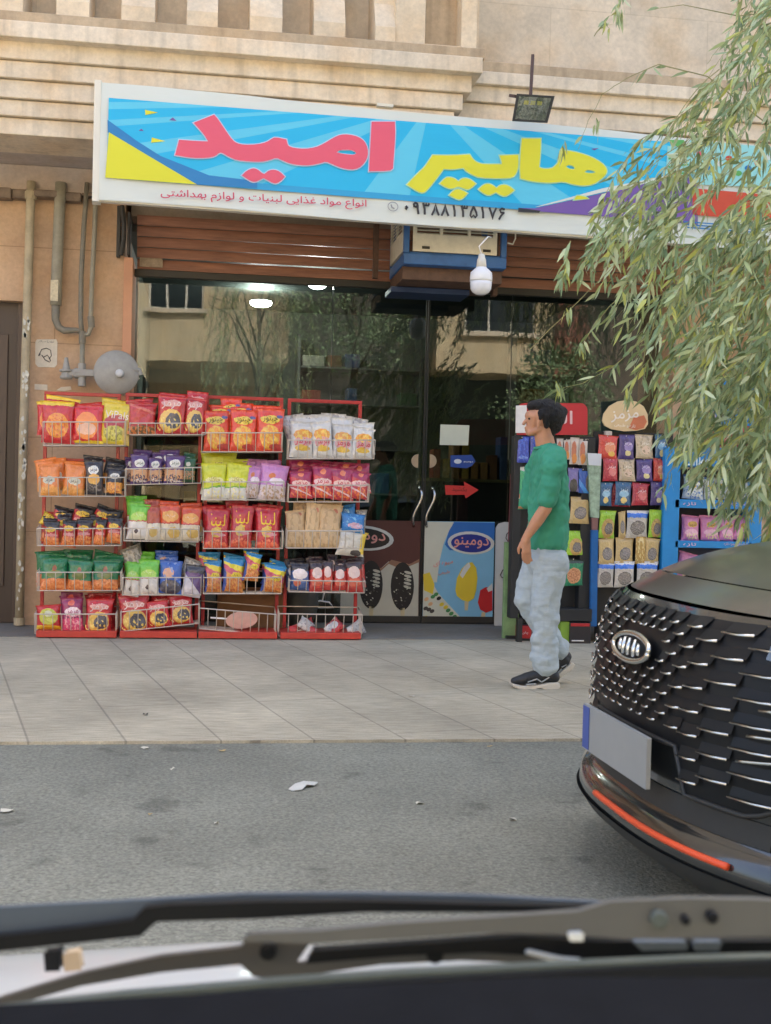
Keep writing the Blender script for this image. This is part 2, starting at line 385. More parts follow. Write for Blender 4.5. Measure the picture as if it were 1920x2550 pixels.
# right bay
def z_r(py, Y): return at(1190, py, Y).z
red = [395, 347, 300, 252, 207]
for i in range(4):
    yf = YR + .0 - i * .035
    MB().box((XL - .25 + i * .04, yf, z_r(red[i], yf)), (12, yf + .5, z_r(red[i + 1], yf) - .016)).box((XL - .25 + i * .04, yf + .05, z_r(red[i + 1], yf) - .016), (12, yf + .5, z_r(red[i + 1], yf))).build('cornice_band', M_STONE, B, bevel=.006)
MB().box((XL - .1, YR - .15, z_r(207, YR - .15)), (12, 9.5, z_r(175, YR - .15))).build('cornice_fascia', M_STONE, B, bevel=.006)
MB().box((XL - .1, YR - .12, z_r(175, YR - .15)), (12, 9.5, z_r(150, YR - .12))).build('cornice_ledge', M_LEDGE, B, bevel=.006)
MB().box((XL, 9.1, z_r(150, YR - .12)), (XL + .1, 9.4, 15.4)).build('pilaster', M_BR, B)
# rough edge where the soffit meets the wall
ro = MB(); random.seed(3); x = -4.0
while x < XJ:
    w_ = random.uniform(.08, .2); ro.box((x, 9.66 - random.uniform(0, .04), ZS - .22 - random.uniform(.0, .06)), (x + w_, Y_WALL, ZS - .2)); x += w_
MB().box((-8, 9.70, ZS - .201), (XJ, Y_WALL, ZS - .001)).build('wall_beam', M_SOFFIT, B, bevel=.006)
ro.build('plaster_lip', pm('old_plaster', S(120, 105, 92), var=.35, scale=12, bump=.6, bscale=30), B, bevel=.01)
# shutter header, roller and slats
zh1 = ZS; zh0 = at(700, 560, 9.8).z
MB().box((XJ - .03, 9.86, at(500, 548, 9.86).z), (XP0, 10.5, zh1)).build('shutter_header', M_CONC, B)
zt = at(500, 548, 9.86).z
sh = MB()
nsl = 5; hh = (zt - ZB - .03) / nsl
for i in range(nsl):
    z0 = zt - (i + 1) * hh; z1_ = zt - i * hh
    def fn(u, v, z0=z0, z1_=z1_, i=i):
        yb = 9.80 + .04 * (i >= nsl - 1) + (0.12 * i / nsl)
        return Vector((XJ + .02 + u * (XP0 - XJ - .04), yb - .007 * math.sin(math.pi * v) ** .7, z0 + v * (z1_ - z0)))
    sh.grid(fn, 40, 6)
sh.build('roller_shutter', M_SHUT, B, smooth=True, fix=False)
MB().box((XJ + .0, 9.93, ZB - .03), (XP0, 9.99, ZB + .03)).build('shutter_rail', M_DARKMETAL, B, bevel=.006)
MB().box((XJ + .04, 9.905, ZB + .045), (at(405, 660, 9.9).x, 9.925, ZB + .12)).build('maker_plate', pm('worn_plate', S(170, 152, 128), var=.25, scale=30), B)
br = MB(); xq = at(300, 600, 9.72).x
br.box((xq - .03, 9.70, at(300, 640, 9.7).z), (xq, 9.85, at(300, 512, 9.7).z)); br.box((xq + .055, 9.66, at(320, 636, 9.7).z), (xq + .075, 9.85, at(320, 530, 9.7).z))
br.tube([(xq + .01, 9.66, at(300, 515, 9.7).z), (xq + .03, 9.64, at(300, 560, 9.7).z), (xq + .03, 9.64, at(300, 600, 9.7).z), (xq + .01, 9.68, at(300, 636, 9.7).z)], .02, 8)
br.build('roller_bracket', M_DARKMETAL, B, bevel=.004)
# interior
SHOPX0, SHOPX1 = XJ - .07, XP0 + .02
mi = pm('interior_wall', S(128, 134, 126), rough=.9, var=.2, scale=2)
it = MB(); it.box((SHOPX0 - .1, 10.6, 0), (SHOPX0, 14.2, ZS)); it.box((SHOPX1, 10.6, 0), (SHOPX1 + .1, 14.2, ZS)); it.box((SHOPX0 - .1, 14.2, 0), (SHOPX1 + .1, 14.3, ZS)); it.build('interior_wall', mi, B)
MB().box((SHOPX0, 10.12, 3.2), (SHOPX1, 14.2, 3.26)).build('interior_ceiling', pm('interior_ceiling', S(96, 104, 100), var=.1), B)
MB().box((SHOPX0, 10.12, .007), (SHOPX1, 14.2, .02)).build('interior_floor', pm('interior_floor', S(78, 76, 70), rough=.3, var=.2), B)
# glazing
gx = [XJ, at(825, 900, Y_GLASS).x, at(1053, 1300, Y_GLASS).x, at(1262, 1300, Y_GLASS).x, XP0]
zg0 = .05
for i, nm in enumerate(['shop_window', 'door', 'door', 'shop_window']):
    x0, x1 = gx[i] + .004, gx[i + 1] - .004
    fr = MB().box((x0, Y_GLASS - .02, .012), (x1, Y_GLASS + .02, .07)).build(nm, M_DARKMETAL, B, bevel=.003)
    MB().box((x0, Y_GLASS - .005, .07), (x1, Y_GLASS + .005, ZB + .05)).build('pane', M_GLASS, fr)
    if nm == 'door':
        MB().box((x1 - .012 if i == 1 else x0, Y_GLASS - .012, .07), (x1 if i == 1 else x0 + .012, Y_GLASS + .012, ZB)).build('edge_seal', pm('seal', S(28, 30, 28), var=0), fr)
        cx = at(1040 if i == 1 else 1072, 1270, Y_GLASS - .06).x
        hz1, hz0 = at(1040, 1213, 10).z, at(1040, 1312, 10).z
        pts = [(cx + .035 * math.sin((k / 12 - .5) * 2 * math.pi * .8) , Y_GLASS - .055 + .045 * (abs(k / 6 - 1) ** 6), hz0 + (hz1 - hz0) * k / 12) for k in range(13)]
        MB().tube(pts, .012, 8).build('handle', pm('chrome_handle', S(200, 196, 190), metal=1, rough=.22, var=.1), fr, smooth=True)
        c = at(1041 if i == 1 else 1070, 1148, Y_GLASS - .008)
        pr = []
        for k in range(13):
            a = math.pi * (k / 12) + (math.pi / 2 if i == 1 else -math.pi / 2)
            pr.append((c.x + math.cos(a) * .058, Y_GLASS - .006, c.z + math.sin(a) * .058))
        MB().prism(pr, (0, -.012, 0)).build('lock_plate', pm('lock_plate', S(176, 160, 142), metal=.6, rough=.4, var=.1), fr)
# brown door at the far left
dr = MB(); xd0, xd1 = XD - 1.1, XD
dr.box((xd0, 9.86, .01), (xd1, 9.92, ZD)); dr.build('street_door', pm('brown_door', S(58, 46, 42), rough=.4, var=.12, scale=10, stretch=(8, 1, .6)), B)
MB().box((xd0 + .25, 9.845, .3), (xd1 - .13, 9.86, ZD - .25)).box((xd1 - .06, 9.83, .01), (xd1, 9.86, ZD - .001)).build('door_panel', pm('door_panel', S(72, 58, 52), rough=.4, var=.15, scale=10, stretch=(8, 1, .6)), B, bevel=.006)
# bits stuck on the right hand pillar side
# ------------------------------------------------------------------ opposite building (seen in the glass)
MC = stone_mat('cream_render', S(210, 192, 158), streak=True)
OB = thing('apartment_building', 'cream rendered building across the street mirrored in the shop glass', 'building', (0, -10, 0))
YO = -10.0
def mirx(px, py):   # world point on the opposite facade whose mirror image in the glass falls on this pixel
    d = ray(px, py); t = (2 * Y_GLASS - YO) / d.y; p = CAM + d * t; return Vector((p.x, YO, p.z))
za, zb = mirx(330, 882).z, mirx(1150, 935).z
zlow = (za + zb) / 2
xs0, xs1 = mirx(322, 700).x, mirx(722, 700).x
xs2, xs3 = mirx(1090, 700).x, mirx(1382, 700).x
print('opp', zlow, xs0, xs1, xs2, xs3)
def opp_block(x0, x1, wins, mat, ztop=9.5):
    m_ = MB(); cuts = sorted(wins); x = x0
    for (a, b, z0, z1_) in cuts:
        m_.box((x, YO - 6, zlow), (a, YO, ztop)); m_.box((a, YO - 6, zlow), (b, YO, z0)); m_.box((a, YO - 6, z1_), (b, YO, ztop)); x = b
    m_.box((x, YO - 6, zlow), (x1, YO, ztop)); m_.build('wall', mat, OB)
wa = (mirx(372, 700).x, mirx(508, 700).x, mirx(372, 768).z, mirx(372, 768).z + 1.35)
wb = (mirx(1163, 700).x, mirx(1338, 700).x, mirx(1163, 825).z, mirx(1163, 825).z + 1.75)
opp_block(xs0 - 2.5, xs1, [wa], MC); opp_block(xs2, xs3, [wb], MC)
MB().box((xs3, YO - 6, zlow), (xs3 + .9, YO + .15, 9.5)).build('brick_pier', stone_mat('red_brick', S(150, 96, 80), seam=(.22, .07), streak=False), OB)
MB().box((xs1, YO - 6, 0), (xs2, YO - 1.6, 9.5)).build('recessed_wall', pm('dark_recess', S(74, 72, 62), var=.3, scale=1.5), OB)
MB().box((xs3 + .9, YO - 6, 0), (xs3 + 9, YO - 1.2, 7.5)).build('side_wall', pm('side_wall', S(96, 82, 70), var=.25), OB)
MB().box((xs0 - 2.5, YO - 6, 0), (xs0 + .45, YO, zlow)).box((xs0 + .45, YO - 6, 0), (xs1, YO - 2.5, zlow)).build('ground_floor_wall', MC, OB)
MB().box((xs2, YO - 6, 0), (xs3, YO - 2.0, zlow)).box((xs3-.3, YO - 2, 0), (xs3, YO, zlow)).build('shopfront', pm('dark_shopfront', S(50, 54, 52), var=.2), OB)
for (a, b, z0, z1_) in (wa, wb):
    f_ = MB(); t_ = .05
    f_.box((a, YO - .2, z0), (b, YO - .1, z0 + t_)); f_.box((a, YO - .2, z1_ - t_), (b, YO - .1, z1_))
    for k in range(4): xx = a + (b - a - t_) * k / 3; f_.box((xx, YO - .2, z0 + t_), (xx + t_, YO - .1, z1_ - t_))
    fo = f_.build('window', pm('white_frame', S(225, 222, 210), var=.05), OB)
    MB().box((a, YO - .16, z0), (b, YO - .15, z1_)).build('pane', pm('dark_pane', S(38, 46, 52), rough=.08, var=.2, scale=1), fo)
    MB().box((a - .1, YO, z0 - .1), (b + .1, YO + .12, z0)).build('sill', M_STONE, fo)
# neighbours along the far side, so the glass and car paint have a street to mirror
for (x0, x1, h_, c) in [(-40, -22, 11, S(190, 170, 140)), (-22, xs0 - 2.6, 9, S(176, 160, 138)), (xs3 + 9.1, 34, 10.5, S(196, 180, 150))]:
    nb = thing('row_building', 'plain %s building further along the far side of the street' % {11: 'tan four storey', 9: 'grey brown', 10.5: 'pale yellow'}[h_], 'building', ((x0 + x1) / 2, -13, 0))
    MB().box((x0, -16, 0), (x1, -10.05, h_)).build('wall', pm('nb%d' % h_, c, var=.15, scale=.6), nb)
    x = x0 + 1
    while x < x1 - 2:
        for z in (1.2, 4.4, 7.3):
            MB().box((x, -10.06, z), (x + 1.3, -10.02, z + 1.4)).build('window', pm('dark_pane', S(38, 46, 52)), nb)
        x += 2.8
# ------------------------------------------------------------------ banner sign over the shop
SK = .07
SP0 = at(235, 497, 8.56); SX = Vector((1, SK, 0)).normalized(); SN = Vector((SK, -1, 0)).normalized()
SXR = atp(2420, 600, SP0, SN)
def sp(px, py, off=0.0): return atp(px, py, SP0 + SN * off, SN) if off == 0 else atp(px, py, SP0, SN) + SN * off
slen = (SXR - SP0).dot(SX)
ztop_l = sp(250, 205).z; zbot_l = SP0.z
def sps(a, z, off=0.0): return SP0 + SX * a + SN * off + Vector((0, 0, z - SP0.z))
SG = thing('shop_sign', 'long blue and white printed banner sign with red and yellow lettering over the shop', 'sign', tuple(SP0 + Vector((1.5, .3, 0))))
def flex_mat(name, c, rays=False, rough=.55):
    m, t, b = newmat(name); N = t.nodes.new; L = t.links.new
    tc = N('ShaderNodeTexCoord')
    st = N('ShaderNodeMapping'); st.inputs['Scale'].default_value = (1.3, 1.3, 4); st.inputs['Rotation'].default_value = (0, R(4), 0); L(tc.outputs['Object'], st.inputs[0])
    n = N('ShaderNodeTexNoise'); n.inputs['Scale'].default_value = 1; n.inputs['Detail'].default_value = 4; L(st.outputs[0], n.inputs[0])
    bp = N('ShaderNodeBump'); bp.inputs['Strength'].default_value = .3; bp.inputs['Distance'].default_value = .03; L(n.outputs[0], bp.inputs['Height']); L(bp.outputs[0], b.inputs['Normal'])
    b.inputs['Roughness'].default_value = rough
    if rays:
        sx = N('ShaderNodeSeparateXYZ'); L(tc.outputs['UV'], sx.inputs[0])
        def M(op, a, c_=None):
            q = N('ShaderNodeMath'); q.operation = op
            for i_, v in enumerate((a, c_)):
                if v is None: continue
                if isinstance(v, (int, float)): q.inputs[i_].default_value = v
                else: L(v, q.inputs[i_])
            return q.outputs[0]
        du = M('SUBTRACT', sx.outputs[0], rays[0]); dv = M('SUBTRACT', sx.outputs[1], rays[1])
        ang = M('ARCTAN2', dv, du)
        wv = M('SINE', M('MULTIPLY', ang, 26.0))
        msk = M('GREATER_THAN', M('ADD', wv, M('MULTIPLY', M('SINE', M('MULTIPLY', ang, 9.0)), .35)), .35)
        bot = M('LESS_THAN', M('ADD', sx.outputs[1], M('MULTIPLY', M('SINE', M('MULTIPLY', sx.outputs[0], 3.1)), .015)), .09)
        m1 = N('ShaderNodeMix'); m1.data_type = 'RGBA'; m1.inputs[6].default_value = (*c, 1); m1.inputs[7].default_value = (*S(92, 200, 232), 1); L(msk, m1.inputs[0])
        m2 = N('ShaderNodeMix'); m2.data_type = 'RGBA'; L(m1.outputs[2], m2.inputs[6]); m2.inputs[7].default_value = (*S(44, 160, 212), 1); L(bot, m2.inputs[0])
        L(m2.outputs[2], b.inputs['Base Color'])
    else: b.inputs['Base Color'].default_value = (*c, 1)
    return m
M_FLEX = flex_mat('banner_white', S(216, 222, 216)); M_FRAME = flex_mat('banner_edge', S(226, 222, 208))
# banner face, softly rippled, on a boxed frame
mb = MB()
def sface(u, v):
    a = u * slen; z = zbot_l + v * (ztop_l - zbot_l)
    rp = .006 * math.sin(a * 3.1 + 1) * math.sin(v * 3.14) + .004 * math.sin(a * 9 + v * 5)
    e = .012 * math.sin(a * 2.3) * (1 if v in (0, 1) else 0)
    return sps(a, z + e * .6, rp)
mb.grid(sface, 120, 12)
mb.build('banner', M_FLEX, SG, smooth=True, fix=False)
mb = MB(); H_ = ztop_l - zbot_l
for (a0, a1, z0, z1_) in [(0, slen, zbot_l - .005, zbot_l + .03), (0, slen, ztop_l - .03, ztop_l + .005)]:
    P = [sps(a0, z0, -.013), sps(a1, z0, -.013), sps(a1, z0, -.07), sps(a0, z0, -.07)]; mb.prism(P, (0, 0, z1_ - z0))
for a0 in (0, slen - .03): mb.prism([sps(a0, zbot_l, -.013), sps(a0 + .03, zbot_l, -.013), sps(a0 + .03, zbot_l, -.07), sps(a0, zbot_l, -.07)], (0, 0, H_))
mb.prism([sps(-.016, zbot_l - .012, .010), sps(.03, zbot_l - .012, .010), sps(.045, zbot_l - .02, -.07), sps(-.016, zbot_l - .02, -.07)], (0, 0, H_ + .024))
mb.build('frame', M_FRAME, SG, bevel=.006)
mb = MB()
for a0 in (.05, 1.4, 2.7, 4.0, 5.4):
    mb.bar(sps(a0, ztop_l - .08, -.08), sps(a0, ztop_l - .08, -.3), .03, .03); mb.bar(sps(a0, zbot_l + .08, -.08), sps(a0, zbot_l + .08, -.3), .03, .03)
mb.build('wall_bracket', M_DARKMETAL, SG)
MB().prism([sps(1.98, ztop_l + .03, -.02), sps(2.1, ztop_l + .03, -.02), sps(2.1, ztop_l + .03, -.1), sps(1.98, ztop_l + .03, -.1)], (0, 0, .02)).build('top_clip', M_FRAME, SG)
def poly(px_pts, off, name, m_, holes=()):
    """flat printed shape with holes, from outline points on the banner plane"""
    bm = bmesh.new()
    def loop(pts):
        vs = [bm.verts.new(sp(x, y, off)) for x, y in pts]
        return [bm.edges.new((vs[i], vs[(i + 1) % len(vs)])) for i in range(len(vs))]
    es = loop(px_pts)
    for h in holes: es += loop(h)
    bmesh.ops.triangle_fill(bm, use_beauty=True, edges=es, normal=SN)
    return bm
def offset(pts, d):
    n = len(pts); A = sum(pts[i][0] * pts[(i + 1) % n][1] - pts[(i + 1) % n][0] * pts[i][1] for i in range(n)); sg = 1 if A > 0 else -1
    out = []
    for i in range(n):
        (x0, y0), (x1, y1), (x2, y2) = pts[i - 1], pts[i], pts[(i + 1) % n]
        a = Vector((y1 - y0, x0 - x1)); b = Vector((y2 - y1, x1 - x2))
        a.normalize(); b.normalize(); k = a + b
        k = k / max(k.length_squared / 2, .5) if k.length > 1e-3 else a
        out.append((x1 + sg * k.x * d, y1 + sg * k.y * d))
    return out
def smooth_pts(pts, sharp=50):
    """one corner-cutting pass, keeping sharp corners"""
    out = []; n = len(pts)
    for i in range(n):
        p0, p1, p2 = pts[i - 1], pts[i], pts[(i + 1) % n]
        a = Vector((p1[0] - p0[0], p1[1] - p0[1])); b = Vector((p2[0] - p1[0], p2[1] - p1[1]))
        ang = math.degrees(a.angle(b)) if a.length and b.length else 0
        if ang > sharp: out.append(p1)
        else:
            out.append((p1[0] * .75 + p0[0] * .25, p1[1] * .75 + p0[1] * .25)); out.append((p1[0] * .75 + p2[0] * .25, p1[1] * .75 + p2[1] * .25))
    return out
def emit_polys(name, items, mats):
    me = bpy.data.meshes.new(name); big = bmesh.new()
    for bm, mi_ in items:
        vm = {v: big.verts.new(v.co - origin_of(SG)) for v in bm.verts}
        for f in bm.faces:
            nf = big.faces.new([vm[v] for v in f.verts]); nf.material_index = mi_
            nf.normal_update()
            if nf.normal.dot(SN) < 0: nf.normal_flip()
        bm.free()
    big.to_mesh(me); big.free()
    for m in mats: me.materials.append(m)
    o = bpy.data.objects.new(name, me); col.objects.link(o); o.parent = SG
    return o
def TA(pts): return [(400 + x / 5.206, 260 + y / 5.206) for x, y in pts]
def TB(pts): return [(680 + x / 5.206, 260 + y / 5.206) for x, y in pts]
def TC_(pts): return [(1000 + x / 5.553, 310 + y / 5.553) for x, y in pts]
def TD(pts): return [(1240 + x / 5.553, 310 + y / 5.553) for x, y in pts]
# blue field with rays: its own sheet with UVs
def blue_fn(u, v):
    xl = 271 + (262 - 271) * (1 - v); xr = 1668
    tx = 271 + u * (xr - 271)
    yt = 245 + (tx - 271) * (355 - 245) / (1668 - 271); yb = 444 + (tx - 271) * (552 - 444) / (1668 - 271)
    return sp(tx - 6 * (1 - v) * (1 - u), yb + (yt - yb) * v, .013)
M_BLUE = flex_mat('banner_blue', S(30, 182, 230), rays=(.572, 1.25))
mb = MB(); mb.grid(blue_fn, 60, 8); mb.build('printed_field', M_BLUE, SG, smooth=True, fix=False)
MRED, MYEL, MPUR = flex_mat('print_red', S(228, 92, 116)), flex_mat('print_yellow', S(220, 218, 50)), flex_mat('print_purple', S(118, 88, 165))
MHALO, MWHT, MNAVY = flex_mat('print_halo', S(190, 205, 232)), M_FLEX, flex_mat('print_navy', S(40, 128, 190))
MBLK, MORED, MGRN, MCYAN = flex_mat('print_black', S(48, 48, 52)), flex_mat('print_orange_red', S(206, 78, 52)), flex_mat('print_green', S(96, 170, 90)), flex_mat('print_cyan', S(150, 215, 215))
MYH = flex_mat('print_yellow_halo', S(178, 226, 190))
PM = [MRED, MYEL, MPUR, MHALO, MWHT, MNAVY, MBLK, MORED, MGRN, MCYAN, MYH]
IT = []
IT.append((poly([(268, 300), (340, 352), (400, 390), (520, 438), (640, 452), (640, 470), (490, 461), (268, 331)], .0165, '', 0), 5))
IT.append((poly([(271, 331), (380, 396), (490, 461), (262, 444)], .019, '', 0), 1))
IT.append((poly([(1330, 520), (1500, 482), (1668, 440), (1735, 432), (1735, 562), (1668, 553), (1289, 524), (1289, 519)], .0165, '', 0), 2))
IT.append((poly([(1340, 516), (1500, 480), (1668, 446), (1668, 437), (1500, 470), (1330, 517)], .019, '', 0), 4))
IT.append((poly([(1289, 519), (1345, 526), (1340, 531), (1288, 529)], .019, '', 0), 6))
for pts in ([(362, 288), (361, 275), (393, 282)], [(376, 357), (378, 344), (412, 353)]): IT.append((poly(pts, .0165, '', 0), 1))
for pts in ([(421, 301), (430, 294), (440, 303)], [(345, 327), (352, 322), (358, 328)], [(1470, 372), (1490, 370), (1478, 376)]): IT.append((poly(pts, .0165, '', 0), 2))
# colourful right end
IT.append((poly([(1660, 365), (1715, 370), (1715, 450), (1655, 440)], .0165, '', 0), 9))
IT.append((poly([(1715, 350), (1960, 372), (1960, 470), (1715, 460)], .0165, '', 0), 9))
IT.append((poly([(1722, 470), (1960, 490), (1960, 556), (1722, 536)], .0165, '', 0), 7))
IT.append((poly([(1660, 350), (1700, 350), (1712, 372), (1690, 372)], .019, '', 0), 8))
for k in range(7):
    y = 385 + k * 10; IT.append((poly([(1662, y), (1712, y - 6), (1712, y - 2), (1662, y + 4)], .019, '', 0), 8 if k % 2 else 4))
for k in range(9):
    x = 1740 + k * 24; y = 385 + (k * 37) % 50; c_ = [0, 5, 4, 7, 8, 5, 0, 4, 1][k]
    IT.append((poly([(x + 9 * math.cos(t * .785), y + 7 * math.sin(t * .785)) for t in range(8)], .019, '', 0), c_))
for k in range(3):
    IT.append((poly([(1700 + k * 3, 552 + k * 7), (1900, 566 + k * 7), (1900, 569 + k * 7), (1700 + k * 3, 555 + k * 7)], .0205, '', 0), 5))
emit_polys('printed_shapes', IT, PM)
mid = TA([(185, 668), (238, 470), (500, 488), (612, 490), (560, 400), (425, 250), (690, 145), (740, 200), (860, 380), (930, 475), (985, 515), (1080, 535), (1250, 530), (1370, 500), (1430, 460), (1480, 435), (1625, 465)]) + \
    TB([(180, 520), (195, 550), (260, 575), (400, 588), (540, 570), (650, 520), (780, 440), (870, 402), (980, 400), (1100, 430), (1180, 490), (1220, 580), (1222, 680), (1180, 770), (1100, 840), (1000, 858), (880, 835), (770, 790), (680, 750), (600, 775), (480, 800), (350, 800), (220, 780), (110, 735), (40, 700)]) + \
    TA([(1400, 735), (1300, 755), (1150, 750), (990, 735), (880, 690), (800, 640), (760, 635), (700, 685), (600, 705), (400, 705)])
hole = TB([(815, 632), (860, 600), (1000, 598), (1060, 625), (1070, 650), (1030, 665), (900, 652)])
alef = TB([(1270, 235), (1570, 235), (1578, 400), (1545, 840), (1500, 872), (1235, 877)])
dots = TA([(1050, 930), (1110, 870), (1190, 835), (1250, 850), (1310, 900), (1340, 912), (1400, 865), (1470, 855), (1540, 880), (1605, 945), (1570, 990), (1500, 1035), (1450, 1030), (1380, 990), (1330, 965), (1280, 990), (1215, 1018), (1150, 1000)])
ipr = TC_([(65, 840), (220, 680), (310, 600), (370, 510), (420, 435), (700, 440), (930, 425), (980, 500), (1050, 545), (1130, 560), (1372, 560), (1375, 530), (1345, 440), (1600, 430), (1605, 560), (1580, 680), (1520, 745), (1380, 755), (1070, 745), (960, 700), (880, 650), (845, 610), (700, 630), (570, 625), (530, 680), (440, 800), (340, 920), (290, 955), (220, 940)])
d3 = TC_([(520, 825), (600, 745), (650, 738), (720, 755), (775, 800), (820, 760), (880, 750), (950, 775), (1015, 828), (960, 880), (900, 912), (830, 885), (765, 865), (700, 895), (650, 895), (580, 865)])
d4 = TC_([(650, 985), (710, 920), (770, 900), (840, 925), (900, 962), (850, 1020), (795, 1050), (730, 1030)])
d2 = TC_([(1055, 905), (1120, 845), (1185, 825), (1250, 850), (1300, 890), (1350, 850), (1420, 840), (1490, 870), (1545, 918), (1490, 965), (1420, 1005), (1350, 980), (1295, 945), (1250, 965), (1195, 990), (1120, 960)])
ha = TD([(320, 205), (580, 205), (575, 400), (555, 600), (610, 625), (730, 620), (770, 590), (820, 540), (830, 470), (870, 375), (940, 370), (1100, 400), (1280, 460), (1420, 540), (1490, 620), (1490, 680), (1440, 740), (1350, 810), (1270, 845), (1150, 855), (1020, 835), (890, 795), (750, 815), (600, 810), (430, 790), (300, 755), (290, 600), (300, 400)])
h1 = TD([(920, 595), (960, 568), (1010, 575), (1050, 605), (1040, 630), (980, 628)]); h2 = TD([(1180, 668), (1225, 635), (1290, 645), (1340, 668), (1290, 685), (1220, 682)])
dd = TD([(1040, 1050), (1060, 1010), (1090, 988), (1200, 1010), (1240, 1035)])
LT = []
for pts, c_, hs in [(mid, 0, [hole]), (alef, 0, []), (dots, 0, []), (ipr, 1, []), (d3, 1, []), (d4, 1, []), (d2, 1, []), (ha, 1, [h1, h2]), (dd, 1, [])]:
    LT.append((poly(smooth_pts(pts), .022, '', 0, [smooth_pts(h) for h in hs]), c_))
    LT.append((poly(smooth_pts(offset(pts, 2.6)), .0195, '', 0, [offset(h, -1.5) for h in hs]), 3 if c_ == 0 else 10))
emit_polys('lettering', LT, PM)
def sign_text(s, x0, y0, x1, y1, hpx, m_, bold=.0, name='small_lettering', skew=0):
    A = sp(x0, y0, .021); Bp = sp(x1, y1, .021); X = (Bp - A).normalized(); wd = (Bp - A).length
    hh_ = (sp(x0, y0 - hpx / 2, .021) - sp(x0, y0 + hpx / 2, .021)).length
    U = Vector((0, 0, 1)); m2 = MB(); text_on(m2, s, (A + Bp) / 2, X, U, wd, hh_, 0, bold, skew=skew); return m2.build(name, m_, SG, fix=False)
sign_text('انواع مواد غذایی لبنیات و لوازم بهداشتی', 400, 485, 911, 512, 27, flex_mat('print_crimson', S(208, 80, 104)), .02)
DG = {'0': [[(.26, .5), (.3, .42), (.34, .5), (.3, .58), (.26, .5)]], '9': [[(.42, .8), (.36, .95), (.2, .98), (.1, .85), (.12, .68), (.26, .62), (.4, .7), (.42, .8)], [(.42, .8), (.43, .45), (.5, 0)]],
      '3': [[(.08, 1), (.2, .5), (.23, 0)], [(.08, 1), (.16, .8), (.27, .8), (.32, .98), (.37, .8), (.5, .8), (.56, 1)]], '8': [[(.02, 0), (.2, .45), (.3, 1), (.42, .45), (.6, 0)]], '1': [[(.2, 1), (.3, .5), (.32, 0)]],
      '5': [[(.28, 1), (.08, .5), (.03, .2), (.12, .03), (.3, .2), (.46, .03), (.58, .2), (.52, .5), (.28, 1)]], '7': [[(.02, 1), (.2, .5), (.32, 0), (.4, .5), (.6, 1)]], '6': [[(.52, .92), (.3, 1), (.12, .85), (.2, .62), (.5, .62)], [(.46, .62), (.24, .35), (.06, 0)]]}
mb = MB(); A_, B_ = sp(1001, 532, .021), sp(1262, 549, .021); hgt = (sp(1001, 504, .021) - sp(1001, 532, .021)).length; stp = (B_ - A_) / 11
for i, ch in enumerate('09388135176'):
    o_ = A_ + stp * i
    for pl_ in DG[ch]:
        q_ = [o_ + stp * (x * 1.25) + Vector((0, 0, hgt * z)) for x, z in pl_]
        if len(q_) > 3 or ch == '8': mb.tube(q_, .0078 if ch != '0' else .012, 6)
        else: mb.tube(q_, .0082, 6)
mb.build('phone_number', MBLK, SG)
c = sp(977, 516, .021); mb = MB(); t_ = [(math.cos(a * .3491), math.sin(a * .3491)) for a in range(18)]
for k in range(18):
    a, b = t_[k], t_[(k + 1) % 18]
    mb.add([c + SX * a[0] * .04 + Vector((0, 0, a[1] * .035)), c + SX * b[0] * .04 + Vector((0, 0, b[1] * .035)), c + SX * b[0] * .034 + Vector((0, 0, b[1] * .029)), c + SX * a[0] * .034 + Vector((0, 0, a[1] * .029))], [(0, 1, 2, 3)])
mb.tube([c + SX * -.014 + Vector((0, 0, .014)), c + SX * -.008 + Vector((0, 0, -.006)), c + SX * .012 + Vector((0, 0, -.014))], .005, 6)
mb.build('phone_symbol', flex_mat('print_grey', S(150, 152, 156)), SG, fix=False)
# ------------------------------------------------------------------ evaporative cooler
YC = 9.1
x0, x1 = at(1005, 640, YC).x, at(1262, 640, YC).x; zb_ = at(1130, 663, YC).z; zt_ = zb_ + .78
yb_ = YC + .72
CO = thing('evaporative_cooler', 'blue cooler with cream louvred panels hung under the banner sign', 'air cooler', ((x0 + x1) / 2, YC + .35, zb_))
MBL = pm('cooler_blue', S(58, 104, 164), rough=.45, var=.18, scale=9); MCR = pm('cooler_cream', S(222, 217, 200), rough=.55, var=.1, scale=14)
mb = MB(); mb.box((x0, YC, zb_), (x1, yb_, zb_ + .085)); mb.box((x0, YC, zt_ - .05), (x1, yb_, zt_))
for xx in (x0, x1 - .045):
    for yy in (YC, yb_ - .045): mb.box((xx, yy, zb_ + .085), (xx + .045, yy + .045, zt_ - .05))
mb.box((x0 + .02, YC + .02, zb_ + .08), (x1 - .02, yb_ - .02, zb_ + .1))
mb.build('cabinet', MBL, CO, bevel=.008)
def louvre(mb, A, X, U, Nn, wd, ht, ncol=3, vent_frac=.62):
    A = Vector(A)
    mb.prism([A, A + X * wd, A + X * wd + U * ht * (1 - vent_frac), A + U * ht * (1 - vent_frac)], Nn * -.02)
    cw = wd / ncol
    for k in range(ncol + 1):
        a = A + X * (k * cw - .012 if 0 < k < ncol else (0 if k == 0 else wd - .03)) + U * ht * (1 - vent_frac)
        w_ = .024 if 0 < k < ncol else .03
        mb.prism([a, a + X * w_, a + X * w_ + U * ht * vent_frac, a + U * ht * vent_frac], Nn * -.02)
    n = int(ht * vent_frac / .026)
    for i in range(n):
        a = A + U * (ht * (1 - vent_frac) + i * .026) + Nn * .002
        mb.prism([a, a + X * wd, a + X * wd + U * .012 - Nn * .018, a + U * .012 - Nn * .018], U * .004)
mb = MB(); louvre(mb, (x0 + .07, YC - .004, zb_ + .10), Vector((1, 0, 0)), Vector((0, 0, 1)), Vector((0, -1, 0)), x1 - x0 - .15, .62, 3, .79); mb.build('front_panel', MCR, CO)
